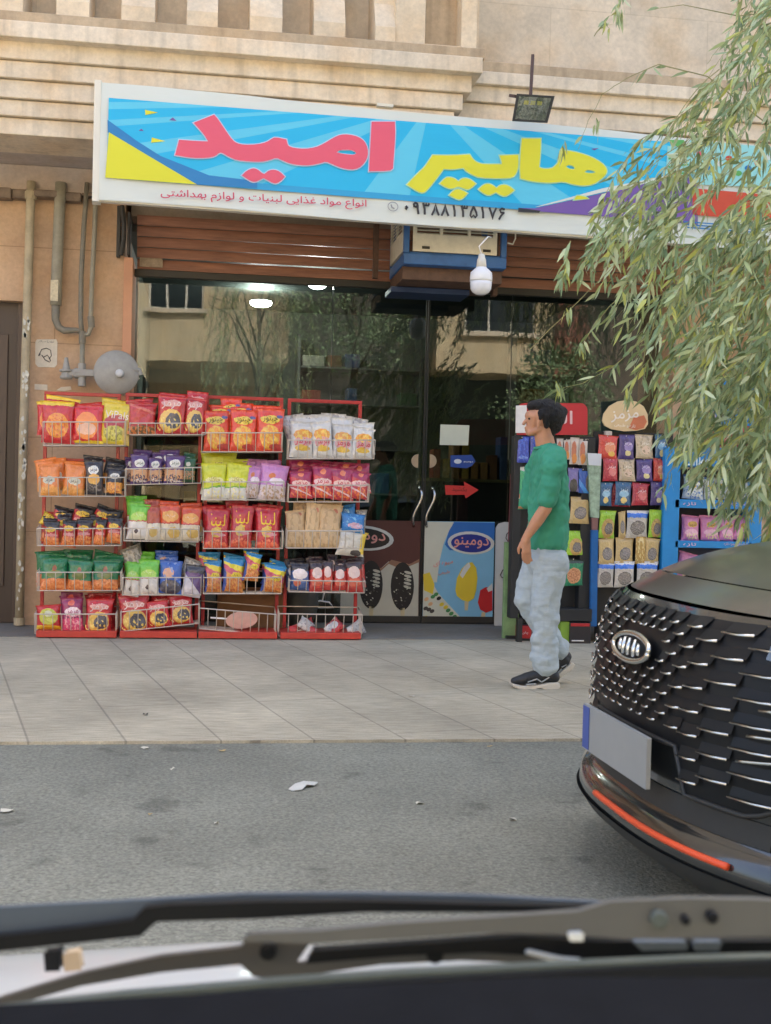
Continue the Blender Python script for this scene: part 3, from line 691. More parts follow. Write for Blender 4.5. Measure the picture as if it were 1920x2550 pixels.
MB().box((x0 + .14, YC - .009, zb_ + .12), (x0 + .2, YC - .003, zb_ + .14)).box((x1 - .19, YC - .009, zb_ + .12), (x1 - .13, YC - .003, zb_ + .14)).build('latch', M_DARKMETAL, CO)
mb = MB(); louvre(mb, (x0 - .004, yb_ - .05, zb_ + .10), Vector((0, -1, 0)), Vector((0, 0, 1)), Vector((-1, 0, 0)), .62, .62, 2, .75); mb.build('side_panel', MCR, CO)
MB().box((x0 + .01, YC + .1, zb_ - .10), (x1 - .01, yb_, zb_ - .001)).build('support_frame', pm('rust_frame', S(96, 72, 58), rough=.7, var=.3, scale=12), CO, bevel=.004)
MB().box((x0 - .03, YC + .4, zb_ - .15), (x1 - .2, yb_ + .02, zb_ - .105)).build('duct_collar', pm('duct_shaded_blue', S(36, 56, 92), rough=.5, var=.2), CO, bevel=.004)  # shade below the cooler is put into this darker blue
mb = MB(); cx = x1; mb.tube([(cx + .0, YC - .01, zb_ + .2), (cx + .04, YC - .02, zb_ + .19), (cx + .065, YC, zb_ + .24), (cx + .07, YC + .05, zb_ + .45)], .006, 6); mb.build('hose', MCR, CO, smooth=True)
MB().box((x1 + .02, 9.62, zb_ - .12), (x1 + .06, 9.70, ZS)).box((x0 - .16, 9.62, ZB), (x0 - .12, 9.68, ZS)).build('hanging_strap', pm('rust_frame', S(96, 72, 58)), CO)
# ------------------------------------------------------------------ hanging bulb
YBU = 8.75
c0 = at(1197, 735, YBU); top = at(1197, 628, YBU); ss = (top - c0).z / .305
LB = thing('light_bulb', 'large unlit white bulb hanging from the banner sign in front of the cooler', 'light bulb', tuple(c0))
ax = (0, 0, 1)
MB().lathe(c0, ax, [(0, .012), (.004, .035), (.02, .062), (.045, .077), (.075, .080), (.1, .081)], 24).build('diffuser', pm('opal_plastic', S(232, 235, 242), rough=.25, var=.03), LB, smooth=True, fix=True)
MB().lathe(c0, ax, [(.1, .083), (.115, .083), (.13, .083), (.165, .08), (.185, .06), (.2, .042), (.205, .04)], 24).build('housing', pm('white_plastic', S(240, 240, 240), rough=.4, var=.03), LB, smooth=True)
MB().lathe(c0, ax, [(.205, .038), (.26, .034), (.275, .026), (.3, .024), (.305, .012)], 16).build('socket', pm('socket_plastic', S(222, 218, 206), rough=.5, var=.05), LB, smooth=True)
MB().tube([c0 + Vector((0, 0, .3)), c0 + Vector((-.02, .01, .36)), c0 + Vector((.05, .02, .44)), Vector((c0.x + .08, YBU + .05, sp(1250, 590).z))], .005, 5).build('cord', pm('white_plastic', S(240, 240, 240)), LB, smooth=True)
# ------------------------------------------------------------------ floodlight
YF = 8.42
FL = thing('floodlight', 'black rectangular floodlight with glass face on a thin post above the sign', 'floodlight', tuple(at(1325, 300, YF)))
P = [at(*q, YF) for q in [(1278, 298), (1366, 303), (1378, 243), (1284, 237)]]
cen = sum(P, Vector()) / 4
nrm = (P[1] - P[0]).cross(P[3] - P[0]).normalized(); nrm = nrm if nrm.y < 0 else -nrm
P = [p + Vector((0, (p.z - cen.z) * -.35, 0)) for p in P]
mb = MB(); back = [cen + (p - cen) * .8 + Vector((0, .1, .01)) for p in P]
mb.add(P + back, [(4, 5, 6, 7), (0, 1, 5, 4), (1, 2, 6, 5), (2, 3, 7, 6), (3, 0, 4, 7)])
inn = [cen + (p - cen) * .86 + Vector((0, -.004, 0)) for p in P]; P2 = [p + Vector((0, -.004, 0)) for p in P]
mb.add(P2 + inn, [(0, 1, 5, 4), (1, 2, 6, 5), (2, 3, 7, 6), (3, 0, 4, 7)]); mb.add(P + P2, [(0, 1, 5, 4), (1, 2, 6, 5), (2, 3, 7, 6), (3, 0, 4, 7)])
mb.build('housing', pm('black_alloy', S(52, 54, 58), rough=.5, var=.1), FL)
i2 = [p + Vector((0, .012, 0)) for p in inn]
mb = MB(); mb.add(i2, [(0, 1, 2, 3)]); mb.build('reflector', pm('faceted_foil', S(150, 156, 156), metal=.7, rough=.3, var=.35, scale=60, bump=1, bscale=60), FL)
mb = MB(); up = (inn[3] - inn[0]); rt = (inn[1] - inn[0])
for k in range(3):
    a = i2[0] + rt * (.2 + .22 * k) + up * .66 + Vector((0, -.006, 0)); mb.prism([a, a + rt * .15, a + rt * .15 + up * .17, a + up * .17], (0, .004, 0))
mb.build('led_chip', pm('led_yellow', S(214, 206, 96), rough=.5), FL)
MB().prism([p + Vector((0, .002, 0)) for p in inn], (0, .003, 0)).build('lens', glass_mat('lamp_glass', (.85, .88, .88), .06, .4), FL)
pt = at(1327, 137, 8.6); pb = at(1320, 262, YF + .1); MB().bar(pb, pt, .022, .022).bar(pb, pb + Vector((0, .0, -.1)), .02, .02).bar(at(1284, 240, YF), at(1270, 238, YF + .05), .02, .02).build('post', pm('rust_post', S(84, 66, 62), rough=.7, var=.25, scale=20), FL)
# ------------------------------------------------------------------ pipes, regulator, notices on the left wall
MPG = pm('pipe_grey', S(150, 146, 130), rough=.6, var=.15, scale=14); MPD = pm('pipe_dark', S(126, 122, 110), rough=.6, var=.18, scale=14)
yp = 9.66
def P9(px, py, y=yp): return at(px, py, y)
dp = thing('drain_pipe', 'tall cream painted drain pipe with peeling paint beside the brown door', 'pipe', tuple(P9(47, 1558)))
MB().tube([P9(78, 452), P9(76, 500), P9(68, 760), P9(58, 1100), P9(48, 1556)], .034, 12).build('pipe', pm('pipe_cream', S(176, 164, 138), rough=.6, var=.2, scale=10), dp, smooth=True)
MB().tube([P9(77, 478), P9(77, 496)], .046, 12).tube([P9(48, 1556), P9(48, 1538)], .042, 12).build('pipe_socket', pm('pipe_cream', S(176, 164, 138)), dp, smooth=False)
random.seed(11); mb = MB()
for k in range(46):
    t = random.random(); py = 770 + t * 760; px = 67 - (py - 760) * .024 + random.uniform(-7, 5); c = P9(px, py, yp - .0365); s_ = random.uniform(.006, .016)
    n_ = 6; mb.prism([c + Vector((math.cos(a) * s_ * random.uniform(.6, 1.2), 0, math.sin(a) * s_ * 2 * random.uniform(.6, 1.3))) for a in [2 * math.pi * i / n_ for i in range(n_)]], (0, .004, 0))
mb.build('flaking_paint', pm('flake_white', S(206, 206, 196), rough=.8, var=.25, scale=40), dp)
gp = thing('gas_pipes', 'grey gas pipes joining above the round meter on the stone wall', 'pipe', tuple(P9(205, 800)))
MB().tube([P9(152, 455), P9(148, 520), P9(141, 690), P9(139, 760)], .043, 14).build('pipe', MPG, gp, smooth=True)
MB().tube([P9(139, 752), P9(138, 795), P9(146, 815), P9(160, 823), P9(190, 822), P9(204, 826)], [.034, .03, .029, .027, .02, .02], 12).build('pipe_elbow', MPD, gp, smooth=True)
MB().tube([P9(217, 455), P9(209, 560), P9(202, 690), P9(201, 800), P9(204, 830)], .019, 10).build('pipe', MPD, gp, smooth=True)
MB().tube([P9(239, 455), P9(236, 560), P9(229, 700), P9(226, 790), P9(228, 812), P9(220, 832), P9(207, 834)], .0185, 10).build('pipe', MPG, gp, smooth=True)
MB().tube([P9(226, 788), P9(228, 815)], .026, 10).tube([P9(205, 825), P9(205, 856)], .026, 10).build('union_nut', MPD, gp)
MB().tube([P9(205, 850), P9(204, 960)], .02, 12).build('riser', MPG, gp, smooth=True)
c = P9(132, 722, yp - .045); MB().prism([P9(126, 697, yp - .045), P9(145, 697, yp - .045), P9(144, 750, yp - .045), P9(125, 748, yp - .045)], (0, .006, 0)).build('pipe_label', pm('label_paper', S(206, 196, 168), var=.2, scale=50), gp)
mt = thing('gas_regulator', 'grey round gas regulator with flat disc on the wall above the left rack', 'gas meter', tuple(P9(290, 985)))
c = P9(290, 928, 9.5)
MG = pm('meter_grey', S(158, 158, 154), rough=.5, var=.12, scale=20)
MB().lathe(c, (0, -1, 0), [(-.03, .15), (-.025, .165), (-.006, .172), (.004, .172), (.01, .165), (.03, .13), (.045, .08), (.05, .04)], 36).build('diaphragm_disc', MG, mt, smooth=True)
c2 = P9(298, 930, 9.44); MB().lathe(c2, (0, -1, 0), [(-.01, .032), (.02, .032), (.03, .026), (.034, .01)], 16).build('cap', pm('cap_light', S(205, 208, 210), rough=.4), mt, smooth=True)
mb = MB(); mb.bar(P9(262, 930, 9.56), P9(182, 928, 9.6), .06, .05); mb.tube([P9(204, 905, 9.6), P9(204, 962, 9.6)], .03, 12); mb.tube([P9(204, 930, 9.6), P9(168, 932, 9.6)], .03, 10)
mb.tube([P9(165, 944, 9.6), P9(165, 890, 9.6)], [.045, .012], 12); mb.tube([P9(165, 920, 9.6), P9(165, 926, 9.6)], .052, 14); mb.tube([P9(165, 936, 9.6), P9(165, 942, 9.6)], .05, 14); mb.tube([P9(186, 930, 9.6), P9(214, 930, 9.6)], .042, 6)
mb.build('valve_body', MG, mt, bevel=.003)
MB().tube([P9(320, 918, 9.48), P9(347, 922, 9.5), P9(350, 934, 9.5)], .02, 10).build('outlet_stub', MG, mt)
MB().bar(P9(345, 940, 9.6), P9(305, 984, 9.62), .03, .02).build('wall_bracket', pm('bracket_pale', S(186, 184, 176)), mt)
def sheet(name, label, cat, q, y, m_, thick=.003, group=None):
    mb = MB(); mb.prism([at(*p, y) for p in q], (0, thick, 0)); o = mb.build(name, m_); o['label'] = label; o['category'] = cat
    if group: o['group'] = group
    return recenter(o)
yw = Y_WALL - .004
MPAP = pm('notice_paper', S(214, 206, 190), rough=.8, var=.1, scale=30)
nt_ = thing('gas_notice', 'white eight sided notice sheet with a hand drawing on the stone wall', 'notice', tuple(at(115, 915, yw)))
MB().prism([at(*p, yw) for p in [(92, 845), (140, 845), (143, 852), (142, 908), (136, 915), (95, 914), (88, 906), (88, 852)]], (0, .003, 0)).build('paper', MPAP, nt_)
mb = MB(); ink = pm('ink_grey', S(96, 92, 90), var=.1)
def inkline(mb, pts, r=.0035, y=yw - .003): mb.tube([at(a, b, y) for a, b in pts], r, 5)
inkline(mb, [(98, 882), (104, 870), (116, 867), (126, 872), (128, 886), (122, 894)]); inkline(mb, [(104, 884), (112, 896), (124, 902)]); inkline(mb, [(108, 890), (118, 884), (124, 893), (126, 900)]); inkline(mb, [(100, 880), (96, 886)], .006)
text_on(mb, 'خطر', at(115, 852, yw - .001), (1, 0, 0), (0, 0, 1), .01) if False else None
text_on(mb, 'لطفا', at(126, 851, yw - .002), (1, 0, .04), (0, 0, 1), .05, .018); text_on(mb, 'سیگار', at(105, 850, yw - .002), (1, 0, .04), (0, 0, 1), .06, .018)
mb.build('drawing', ink, nt_, fix=False)
sheet('paper_remnant', 'torn white paper remnant stuck on wall above the left end of the racks', 'paper', [(86, 956), (118, 958), (118, 972), (86, 970)], yw, MPAP)
sheet('paper_remnant', 'torn white paper scrap pasted on wall under the gas valve', 'paper', [(140, 972), (152, 964), (176, 962), (178, 970), (160, 974)], yw, MPAP)
# ------------------------------------------------------------------ stickers and posters on the doors
yg = Y_GLASS - .0095
sheet('paper_notice', 'blank white paper sheet taped on the right glass door', 'paper', [(1097, 1057), (1169, 1059), (1166, 1109), (1095, 1108)], yg, pm('white_sheet', S(205, 214, 202), var=.05))
st = thing('blue_sticker', 'small blue arrow shaped sticker with white oval on the glass door', 'sticker', tuple(at(1153, 1160, yg)))
MB().prism([at(*p, yg) for p in [(1122, 1134), (1175, 1133), (1184, 1149), (1175, 1160), (1162, 1166), (1122, 1163)]], (0, .003, 0)).build('film', pm('sticker_blue', S(32, 70, 150), var=.08), st)
mb = MB(); c = at(1140, 1149, yg - .002); mb.prism([c + Vector((math.cos(a * .52) * .034, 0, math.sin(a * .52) * .02)) for a in range(12)], (0, .001, 0)); text_on(mb, 'دومینو', at(1166, 1150, yg - .002), (1, 0, 0), (0, 0, 1), .08, .016, bold=.02); mb.build('print', pm('sticker_white', S(220, 228, 235)), st, fix=False)
st = thing('arrow_sticker', 'red arrow sticker with dark lettering pointing right on the glass door', 'sticker', tuple(at(1150, 1238, yg)))
MB().prism([at(*p, yg) for p in [(1108, 1208), (1157, 1210), (1155, 1199), (1192, 1220), (1160, 1241), (1157, 1232), (1110, 1232)]], (0, .003, 0)).build('film', pm('sticker_red', S(204, 52, 46), var=.06), st)
mb = MB(); text_on(mb, 'بکشید', at(1144, 1219, yg - .002), (1, 0, -.02), (0, 0, 1), .13, .045, bold=.01); mb.build('lettering', pm('sticker_ink', S(70, 20, 20)), st, fix=False)
def ell(mb, px, py, rx, rz, y, mi_=0, rot=0, n=24, th=.0015):
    c = at(px, py, y); mb.prism([c + Vector((math.cos(t) * rx * math.cos(rot) - math.sin(t) * rz * math.sin(rot), 0, math.cos(t) * rx * math.sin(rot) + math.sin(t) * rz * math.cos(rot))) for t in [2 * math.pi * i / n for i in range(n)]], (0, th, 0), mi_)
def pmat(n, *c, rough=.45): return pm('poster_' + n, S(*c), rough=rough, var=.05)
PP = [pmat('brown', 88, 46, 42), pmat('cream', 196, 194, 178), pmat('white', 214, 216, 210), pmat('choc', 34, 30, 30), pmat('pink', 226, 160, 150), pmat('blue', 70, 150, 206), pmat('navy', 40, 52, 140), pmat('yellow', 226, 200, 60), pmat('red', 196, 40, 44), pmat('pale', 210, 212, 196), pmat('sky', 130, 188, 220), pmat('green', 70, 140, 80), pmat('deepblue', 48, 110, 186), pmat('stick', 205, 190, 150), pmat('peach', 230, 180, 130), pmat('tan', 150, 112, 88), pmat('darkgrey', 74, 70, 66)]
def Q(pts, y): return [at(*p, y) for p in pts]
D1 = thing('ice_cream_poster', 'brown and cream poster with two chocolate ice cream bars on the left door', 'poster', tuple(at(960, 1548, yg)))
mb = MB(); mb.prism(Q([(852, 1294), (1048, 1298), (1042, 1549), (846, 1547)], yg), (0, .003, 0), 0); mb.build('print', PP, D1)
mb = MB(); y1 = yg - .002
mb.prism(Q([(846, 1546), (850, 1445), (890, 1420), (935, 1428), (968, 1398), (1000, 1412), (1043, 1396), (1041, 1548)], y1), (0, .0015, 0), 1)
mb.prism(Q([(860, 1440), (905, 1404), (950, 1415), (975, 1394), (1020, 1405), (1044, 1392), (1044, 1400), (1000, 1418), (968, 1404), (935, 1434), (890, 1426)], y1 - .001), (0, .0008, 0), 15)
mb.build('backdrop', PP, D1)
mb = MB(); ell(mb, 908, 1340, .25, .105, y1 - .001, 2, -.06); ell(mb, 905, 1340, .225, .085, y1 - .003, 3, -.06); text_on(mb, 'دومینو', at(907, 1338, y1 - .0045), Vector((1, 0, -.06)).normalized(), (0, 0, 1), .36, .09, 4, .05); mb.build('logo', PP, D1, fix=False)
mb = MB(); random.seed(4)
for (bx, by) in ((924, 1452), (1002, 1456)):
    ell(mb, bx, by + 4, .10, .205, y1 - .002, 3, .02)
    mb.prism(Q([(bx - 5, by + 58), (bx + 6, by + 58), (bx + 5, by + 92), (bx - 4, by + 92)], y1 - .002), (0, .001, 0), 13)
    for k in range(5): ell(mb, bx + 14 - k * .4, by - 30 + k * 9, .034, .012, y1 - .004, 1, -.25, 10)
    for k in range(34):
        a = random.random() * 6.28; r_ = random.random() ** .5; ell(mb, bx - 3 + math.cos(a) * r_ * 24, by + 12 + math.sin(a) * r_ * 42, .009, .005, y1 - .004, 16 if k % 3 else 1, random.uniform(-1, 1), 6)
mb.build('ice_cream_picture', PP, D1)
D2 = thing('ice_lolly_poster', 'blue poster with yellow and red ice lollies on the right door', 'poster', tuple(at(1145, 1550, yg)))
mb = MB(); mb.prism(Q([(1056, 1298), (1232, 1300), (1226, 1552), (1052, 1549)], yg), (0, .003, 0), 10); mb.build('print', PP, D2)
mb = MB()
mb.prism(Q([(1056, 1299), (1132, 1300), (1118, 1322), (1104, 1356), (1094, 1400), (1088, 1450), (1054, 1450)], y1), (0, .001, 0), 9)
mb.prism(Q([(1130, 1300), (1232, 1302), (1231, 1345), (1180, 1372), (1120, 1370), (1108, 1356), (1118, 1322)], y1), (0, .001, 0), 12)
mb.prism(Q([(1054, 1440), (1076, 1450), (1092, 1478), (1112, 1500), (1140, 1530), (1160, 1549), (1053, 1548)], y1), (0, .001, 0), 9)
mb.prism(Q([(1054, 1430), (1070, 1425), (1082, 1455), (1078, 1480), (1056, 1470)], y1 - .001), (0, .001, 0), 7)
mb.prism(Q([(1130, 1548), (1150, 1538), (1190, 1546), (1226, 1540), (1226, 1552)], y1 - .001), (0, .001, 0), 9)
mb.build('backdrop', PP, D2)
mb = MB(); ell(mb, 1173, 1352, .205, .098, y1 - .002, 2, -.03); ell(mb, 1173, 1353, .175, .078, y1 - .004, 6, -.03); text_on(mb, 'دومینو', at(1174, 1352, y1 - .0055), Vector((1, 0, -.02)).normalized(), (0, 0, 1), .30, .09, 4, .05)
text_on(mb, 'میوه ای', at(1104, 1402, y1 - .003), Vector((1, 0, .16)).normalized(), (0, 0, 1), .17, .05, 4, .04); text_on(mb, 'طبیعی', at(1106, 1426, y1 - .003), Vector((1, 0, .16)).normalized(), (0, 0, 1), .10, .035, 4, .03)
mb.build('logo', PP, D2, fix=False)
mb = MB()
mb.prism(Q([(1134, 1470), (1138, 1440), (1150, 1416), (1164, 1402), (1176, 1400), (1186, 1414), (1189, 1440), (1186, 1470), (1180, 1490), (1166, 1499), (1150, 1494), (1138, 1484)], y1 - .003), (0, .001, 0), 7)
mb.prism(Q([(1145, 1432), (1155, 1412), (1168, 1400), (1172, 1410), (1162, 1424), (1152, 1440)], y1 - .004), (0, .0005, 0), 2)
mb.prism(Q([(1157, 1497), (1167, 1498), (1165, 1520), (1157, 1520)], y1 - .003), (0, .001, 0), 13)
mb.prism(Q([(1190, 1500), (1196, 1470), (1210, 1462), (1226, 1464), (1226, 1520), (1210, 1526), (1196, 1518)], y1 - .003), (0, .001, 0), 8)
mb.prism(Q([(1212, 1466), (1226, 1452), (1227, 1470), (1216, 1474)], y1 - .004), (0, .0005, 0), 2)
mb.prism(Q([(1200, 1524), (1209, 1526), (1208, 1540), (1197, 1539)], y1 - .003), (0, .001, 0), 13)
for (x, y, c_) in [(1062, 1492, 14), (1072, 1504, 14), (1086, 1480, 11), (1078, 1486, 11), (1093, 1490, 3), (1068, 1518, 16), (1076, 1522, 16), (1060, 1515, 16), (1116, 1520, 11), (1124, 1528, 11), (1132, 1536, 11), (1110, 1512, 7), (1100, 1505, 7), (1085, 1540, 7), (1060, 1538, 7)]: ell(mb, x, y, .022, .016, y1 - .003, c_, .5, 8)
mb.build('ice_lolly_picture', PP, D2)
D3 = thing('curved_panel', 'off white rounded panel with thin dark script beside the right door', 'panel', tuple(at(1248, 1545, 10.02)))
mb = MB(); mb.prism(Q([(1232, 1560), (1236, 1315), (1243, 1304), (1258, 1300), (1276, 1301), (1274, 1400), (1268, 1560)], 9.98), (0, .03, 0)); mb.build('board', pm('panel_white', S(196, 200, 198), rough=.4, var=.06), D3, bevel=.005)
mb = MB(); mb.tube([at(x, y, 9.975) for x, y in [(1270, 1322), (1262, 1330), (1260, 1340), (1266, 1350)]], .005, 5); mb.tube([at(x, y, 9.975) for x, y in [(1264, 1412), (1252, 1420), (1246, 1432), (1250, 1439), (1262, 1434), (1270, 1424)]], .005, 5); mb.build('script', ink, D3)
# ------------------------------------------------------------------ snack packs
def design(name, base, layers, rough=.28):
    """printed foil: layers in pack UV space (u 0..1 left to right, v 0..1 bottom to top)"""
    m, t, b = newmat('foil_' + name); N = t.nodes.new; L = t.links.new
    tc = N('ShaderNodeTexCoord'); nz = N('ShaderNodeTexNoise'); nz.inputs['Scale'].default_value = 7; nz.inputs['Detail'].default_value = 3; L(tc.outputs['UV'], nz.inputs[0])
    sx = N('ShaderNodeSeparateXYZ'); L(tc.outputs['UV'], sx.inputs[0]); sn = N('ShaderNodeSeparateColor'); L(nz.outputs['Color'], sn.inputs[0])
    def M(op, *a):
        q = N('ShaderNodeMath'); q.operation = op
        for i_, v in enumerate(a):
            if isinstance(v, (int, float)): q.inputs[i_].default_value = v
            else: L(v, q.inputs[i_])
        return q.outputs[0]
    wu = M('MULTIPLY_ADD', M('SUBTRACT', sn.outputs[0], .5), .12, sx.outputs[0]); wv = M('MULTIPLY_ADD', M('SUBTRACT', sn.outputs[1], .5), .10, sx.outputs[1])
    cur = None; curc = (*S(*base), 1)
    def mixin(mask, c):
        nonlocal cur
        mx = N('ShaderNodeMix'); mx.data_type = 'RGBA'; L(mask, mx.inputs[0])
        if cur is None: mx.inputs[6].default_value = curc
        else: L(cur, mx.inputs[6])
        mx.inputs[7].default_value = (*S(*c), 1); cur = mx.outputs[2]
    for ly in layers:
        k, c = ly[0], ly[1]
        if k == 'e':
            _, _, cu, cv, ru, rv = ly
            a = M('DIVIDE', M('SUBTRACT', wu, cu), ru); d = M('DIVIDE', M('SUBTRACT', wv, cv), rv)
            mixin(M('LESS_THAN', M('ADD', M('MULTIPLY', a, a), M('MULTIPLY', d, d)), 1.0), c)
        elif k == 'b':
            _, _, v0, v1 = ly[:4]; sl_ = ly[4] if len(ly) > 4 else 0
            vv = M('MULTIPLY_ADD', M('SUBTRACT', wu, .5), sl_, wv)
            mixin(M('MULTIPLY', M('GREATER_THAN', vv, v0), M('LESS_THAN', vv, v1)), c)
        elif k == 's':   # speckle inside an area: crisps, crumbs
            _, _, cu, cv, ru, rv = ly[:6]; sc = ly[6] if len(ly) > 6 else 12; th = ly[7] if len(ly) > 7 else .5
            n3 = N('ShaderNodeTexNoise'); n3.inputs['Scale'].default_value = sc; n3.inputs['Detail'].default_value = 1; L(tc.outputs['UV'], n3.inputs[0])
            a = M('DIVIDE', M('SUBTRACT', wu, cu), ru); d = M('DIVIDE', M('SUBTRACT', wv, cv), rv)
            mixin(M('MULTIPLY', M('LESS_THAN', M('ADD', M('MULTIPLY', a, a), M('MULTIPLY', d, d)), 1.0), M('GREATER_THAN', n3.outputs[0], th)), c)
    ow = N('ShaderNodeObjectInfo'); 
    if cur is not None:
        hv = N('ShaderNodeHueSaturation'); L(cur, hv.inputs['Color'])
        mr = N('ShaderNodeMapRange'); mr.inputs[3].default_value = .86; mr.inputs[4].default_value = 1.08; L(ow.outputs['Random'], mr.inputs[0]); L(mr.outputs[0], hv.inputs['Value'])
        L(hv.outputs[0], b.inputs['Base Color'])
    else: b.inputs['Base Color'].default_value = curc
    b.inputs['Roughness'].default_value = rough; b.inputs['Specular IOR Level'].default_value = .8; b.inputs['Coat Weight'].default_value = .5 if rough < .5 else 0; b.inputs['Coat Roughness'].default_value = .12
    n4 = N('ShaderNodeTexNoise'); n4.inputs['Scale'].default_value = 9; n4.inputs['Detail'].default_value = 3; L(tc.outputs['UV'], n4.inputs[0])
    bp = N('ShaderNodeBump'); bp.inputs['Strength'].default_value = .9; bp.inputs['Distance'].default_value = .014; L(n4.outputs[0], bp.inputs['Height']); L(bp.outputs[0], b.inputs['Normal'])
    return m
YEL, ORG, WHT, BLK, RED, DRED = (240, 206, 40), (236, 138, 52), (226, 222, 216), (44, 38, 40), (206, 40, 44), (150, 28, 38)
# name: (material, text, text colour, (u, v, width), description)
DS = {}
def D(k, base, layers, desc, text=None, tcol=(240, 236, 228), tpos=(.5, .7, .6), rough=.28, fa=True):
    DS[k] = dict(m=design(k, base, layers, rough), text=text, tcol=tcol, tpos=tpos, desc=desc, fa=fa, base=base)
D('sun', (206, 36, 42), [('b', YEL, .9, 1.1), ('e', (240, 150, 50), .5, .42, .36, .3), ('s', (226, 96, 50), .5, .42, .3, .25, 14, .55)], 'red packet with yellow top and orange disc')
D('oval', (208, 40, 44), [('e', (240, 140, 60), .5, .45, .38, .36), ('e', (242, 190, 160), .5, .36, .3, .16), ('b', YEL, -.1, .06)], 'red packet with orange oval picture')
D('lemon', (232, 206, 50), [('e', (186, 40, 48), .5, .5, .42, .22), ('e', (214, 206, 90), .5, .25, .38, .2), ('s', (160, 150, 40), .5, .25, .36, .18, 9, .52), ('e', (206, 176, 90), .9, .4, .12, .5)], 'yellow topped packet with white script', 'ViPals', (236, 226, 220), (.5, .72, .8), fa=False)
D('orange', (240, 140, 60), [('e', (228, 224, 205), .5, .45, .28, .13), ('b', (236, 160, 70), -.1, .25), ('s', (248, 172, 90), .5, .15, .4, .2, 10, .5)], 'plain orange packet with white badge', 'مزمز', (70, 74, 60), (.5, .45, .36))
D('blackcheese', (46, 40, 44), [('e', (232, 230, 224), .5, .72, .3, .13), ('e', (236, 176, 80), .5, .45, .32, .16), ('s', (120, 110, 110), .5, .18, .4, .12, 12, .56)], 'black packet with white badge and yellow crisp', 'مزمز', (60, 60, 60), (.5, .72, .4))
D('blackorange', (46, 42, 46), [('e', (232, 230, 224), .5, .68, .3, .1), ('b', (232, 158, 62), .08, .45), ('s', (200, 110, 40), .5, .25, .45, .2, 12, .55)], 'black packet with orange lower half', 'مزمز', (60, 60, 60), (.5, .68, .38))
D('fire', (196, 44, 40), [('b', (40, 34, 36), .72, 1.1, .15), ('e', (244, 200, 50), .45, .66, .34, .1), ('b', (224, 110, 50), -.1, .34), ('s', (240, 150, 70), .5, .2, .5, .25, 12, .5), ('e', (232, 150, 150), .5, .44, .42, .06)], 'red and black packet with yellow logo', 'پفک', (120, 40, 30), (.45, .66, .4))
D('yellowbag', (240, 204, 40), [('s', (200, 120, 30), .5, .5, .5, .5, 8, .6)], 'bright yellow crumpled packet')
D('green', (24, 120, 72), [('b', (226, 120, 52), -.1, .36), ('s', (240, 150, 80), .5, .15, .5, .22, 14, .5), ('e', (120, 130, 60), .5, .5, .3, .12), ('e', (150, 84, 60), .5, .68, .08, .1)], 'dark green packet with orange lower third')
D('cone', (204, 44, 44), [('e', (206, 206, 80), .5, .5, .4, .34), ('e', (222, 224, 190), .5, .62, .16, .13), ('b', (238, 200, 50), -.1, .14)], 'small red and yellow packet with pointed top')
D('magenta', (150, 34, 92), [('e', (232, 110, 90), .45, .86, .16, .07), ('e', (238, 214, 220), .5, .6, .4, .14), ('b', (214, 60, 110), -.1, .42), ('s', (240, 150, 160), .5, .3, .45, .25, 9, .52)], 'magenta and pink packet', 'مزمز', (170, 40, 90), (.5, .6, .55))
D('crow', (198, 40, 46), [('e', (236, 190, 90), .5, .34, .42, .3), ('e', (70, 70, 84), .6, .33, .28, .2), ('s', (250, 220, 110), .4, .24, .4, .2, 7, .55), ('e', (224, 160, 150), .5, .78, .36, .09)], 'red packet with black and yellow picture', 'مزمز', (236, 210, 206), (.5, .76, .7))
D('plainred', (200, 44, 46), [('b', (228, 130, 60), -.1, .22), ('s', (120, 90, 50), .5, .12, .5, .14, 10, .5), ('b', (220, 110, 96), .74, .84, .3)], 'plain red packet lying back in the basket')
D('purple', (88, 56, 116), [('e', (232, 230, 226), .5, .72, .3, .14), ('b', (222, 166, 120), .1, .5), ('s', (86, 62, 84), .5, .2, .5, .14, 11, .48), ('s', (236, 220, 214), .55, .12, .35, .06, 16, .5)], 'purple packet with tan lower half', 'مزمز', (70, 100, 70), (.5, .72, .4))
D('darkgreen', (30, 92, 56), [('e', (200, 200, 190), .4, .75, .2, .1), ('b', (190, 130, 90), .1, .45), ('s', (40, 100, 60), .5, .25, .5, .2, 11, .5)], 'narrow dark green packet')
D('limewhite', (226, 218, 208), [('b', (112, 196, 56), .5, 1.1), ('e', (170, 214, 90), .5, .6, .4, .14), ('e', (70, 50, 50), .45, .2, .09, .07), ('b', (190, 60, 60), .47, .5)], 'lime green and white packet', 'چی‌پف'.replace('\u200c', ''), (224, 236, 190), (.5, .66, .5))
D('brownwhite', (226, 216, 196), [('b', (186, 84, 62), .5, 1.1), ('e', (214, 180, 100), .5, .2, .3, .14), ('b', (160, 50, 50), .47, .5)], 'brown and cream packet')
D('orangewhite', (228, 214, 188), [('b', (224, 88, 48), .5, 1.1), ('e', (240, 172, 90), .5, .68, .42, .16), ('e', (220, 180, 90), .65, .22, .3, .16), ('b', (190, 50, 50), .47, .5)], 'orange and cream packet', 'چی پف', (248, 226, 206), (.5, .7, .5))
D('bluefig', (44, 92, 178), [('e', (214, 160, 130), .4, .62, .26, .16), ('e', (70, 66, 80), .5, .2, .5, .22), ('s', (130, 150, 200), .5, .5, .5, .5, 6, .62)], 'shiny blue packet with tan badge')
D('violetwhite', (214, 208, 216), [('b', (96, 64, 122), .42, 1.1, .6), ('b', (60, 60, 70), .75, 1.1)], 'violet and white packet leaning sideways')
D('clear', (150, 144, 134), [('s', (190, 186, 180), .5, .5, .5, .5, 7, .5)], 'crumpled clear plastic bag')
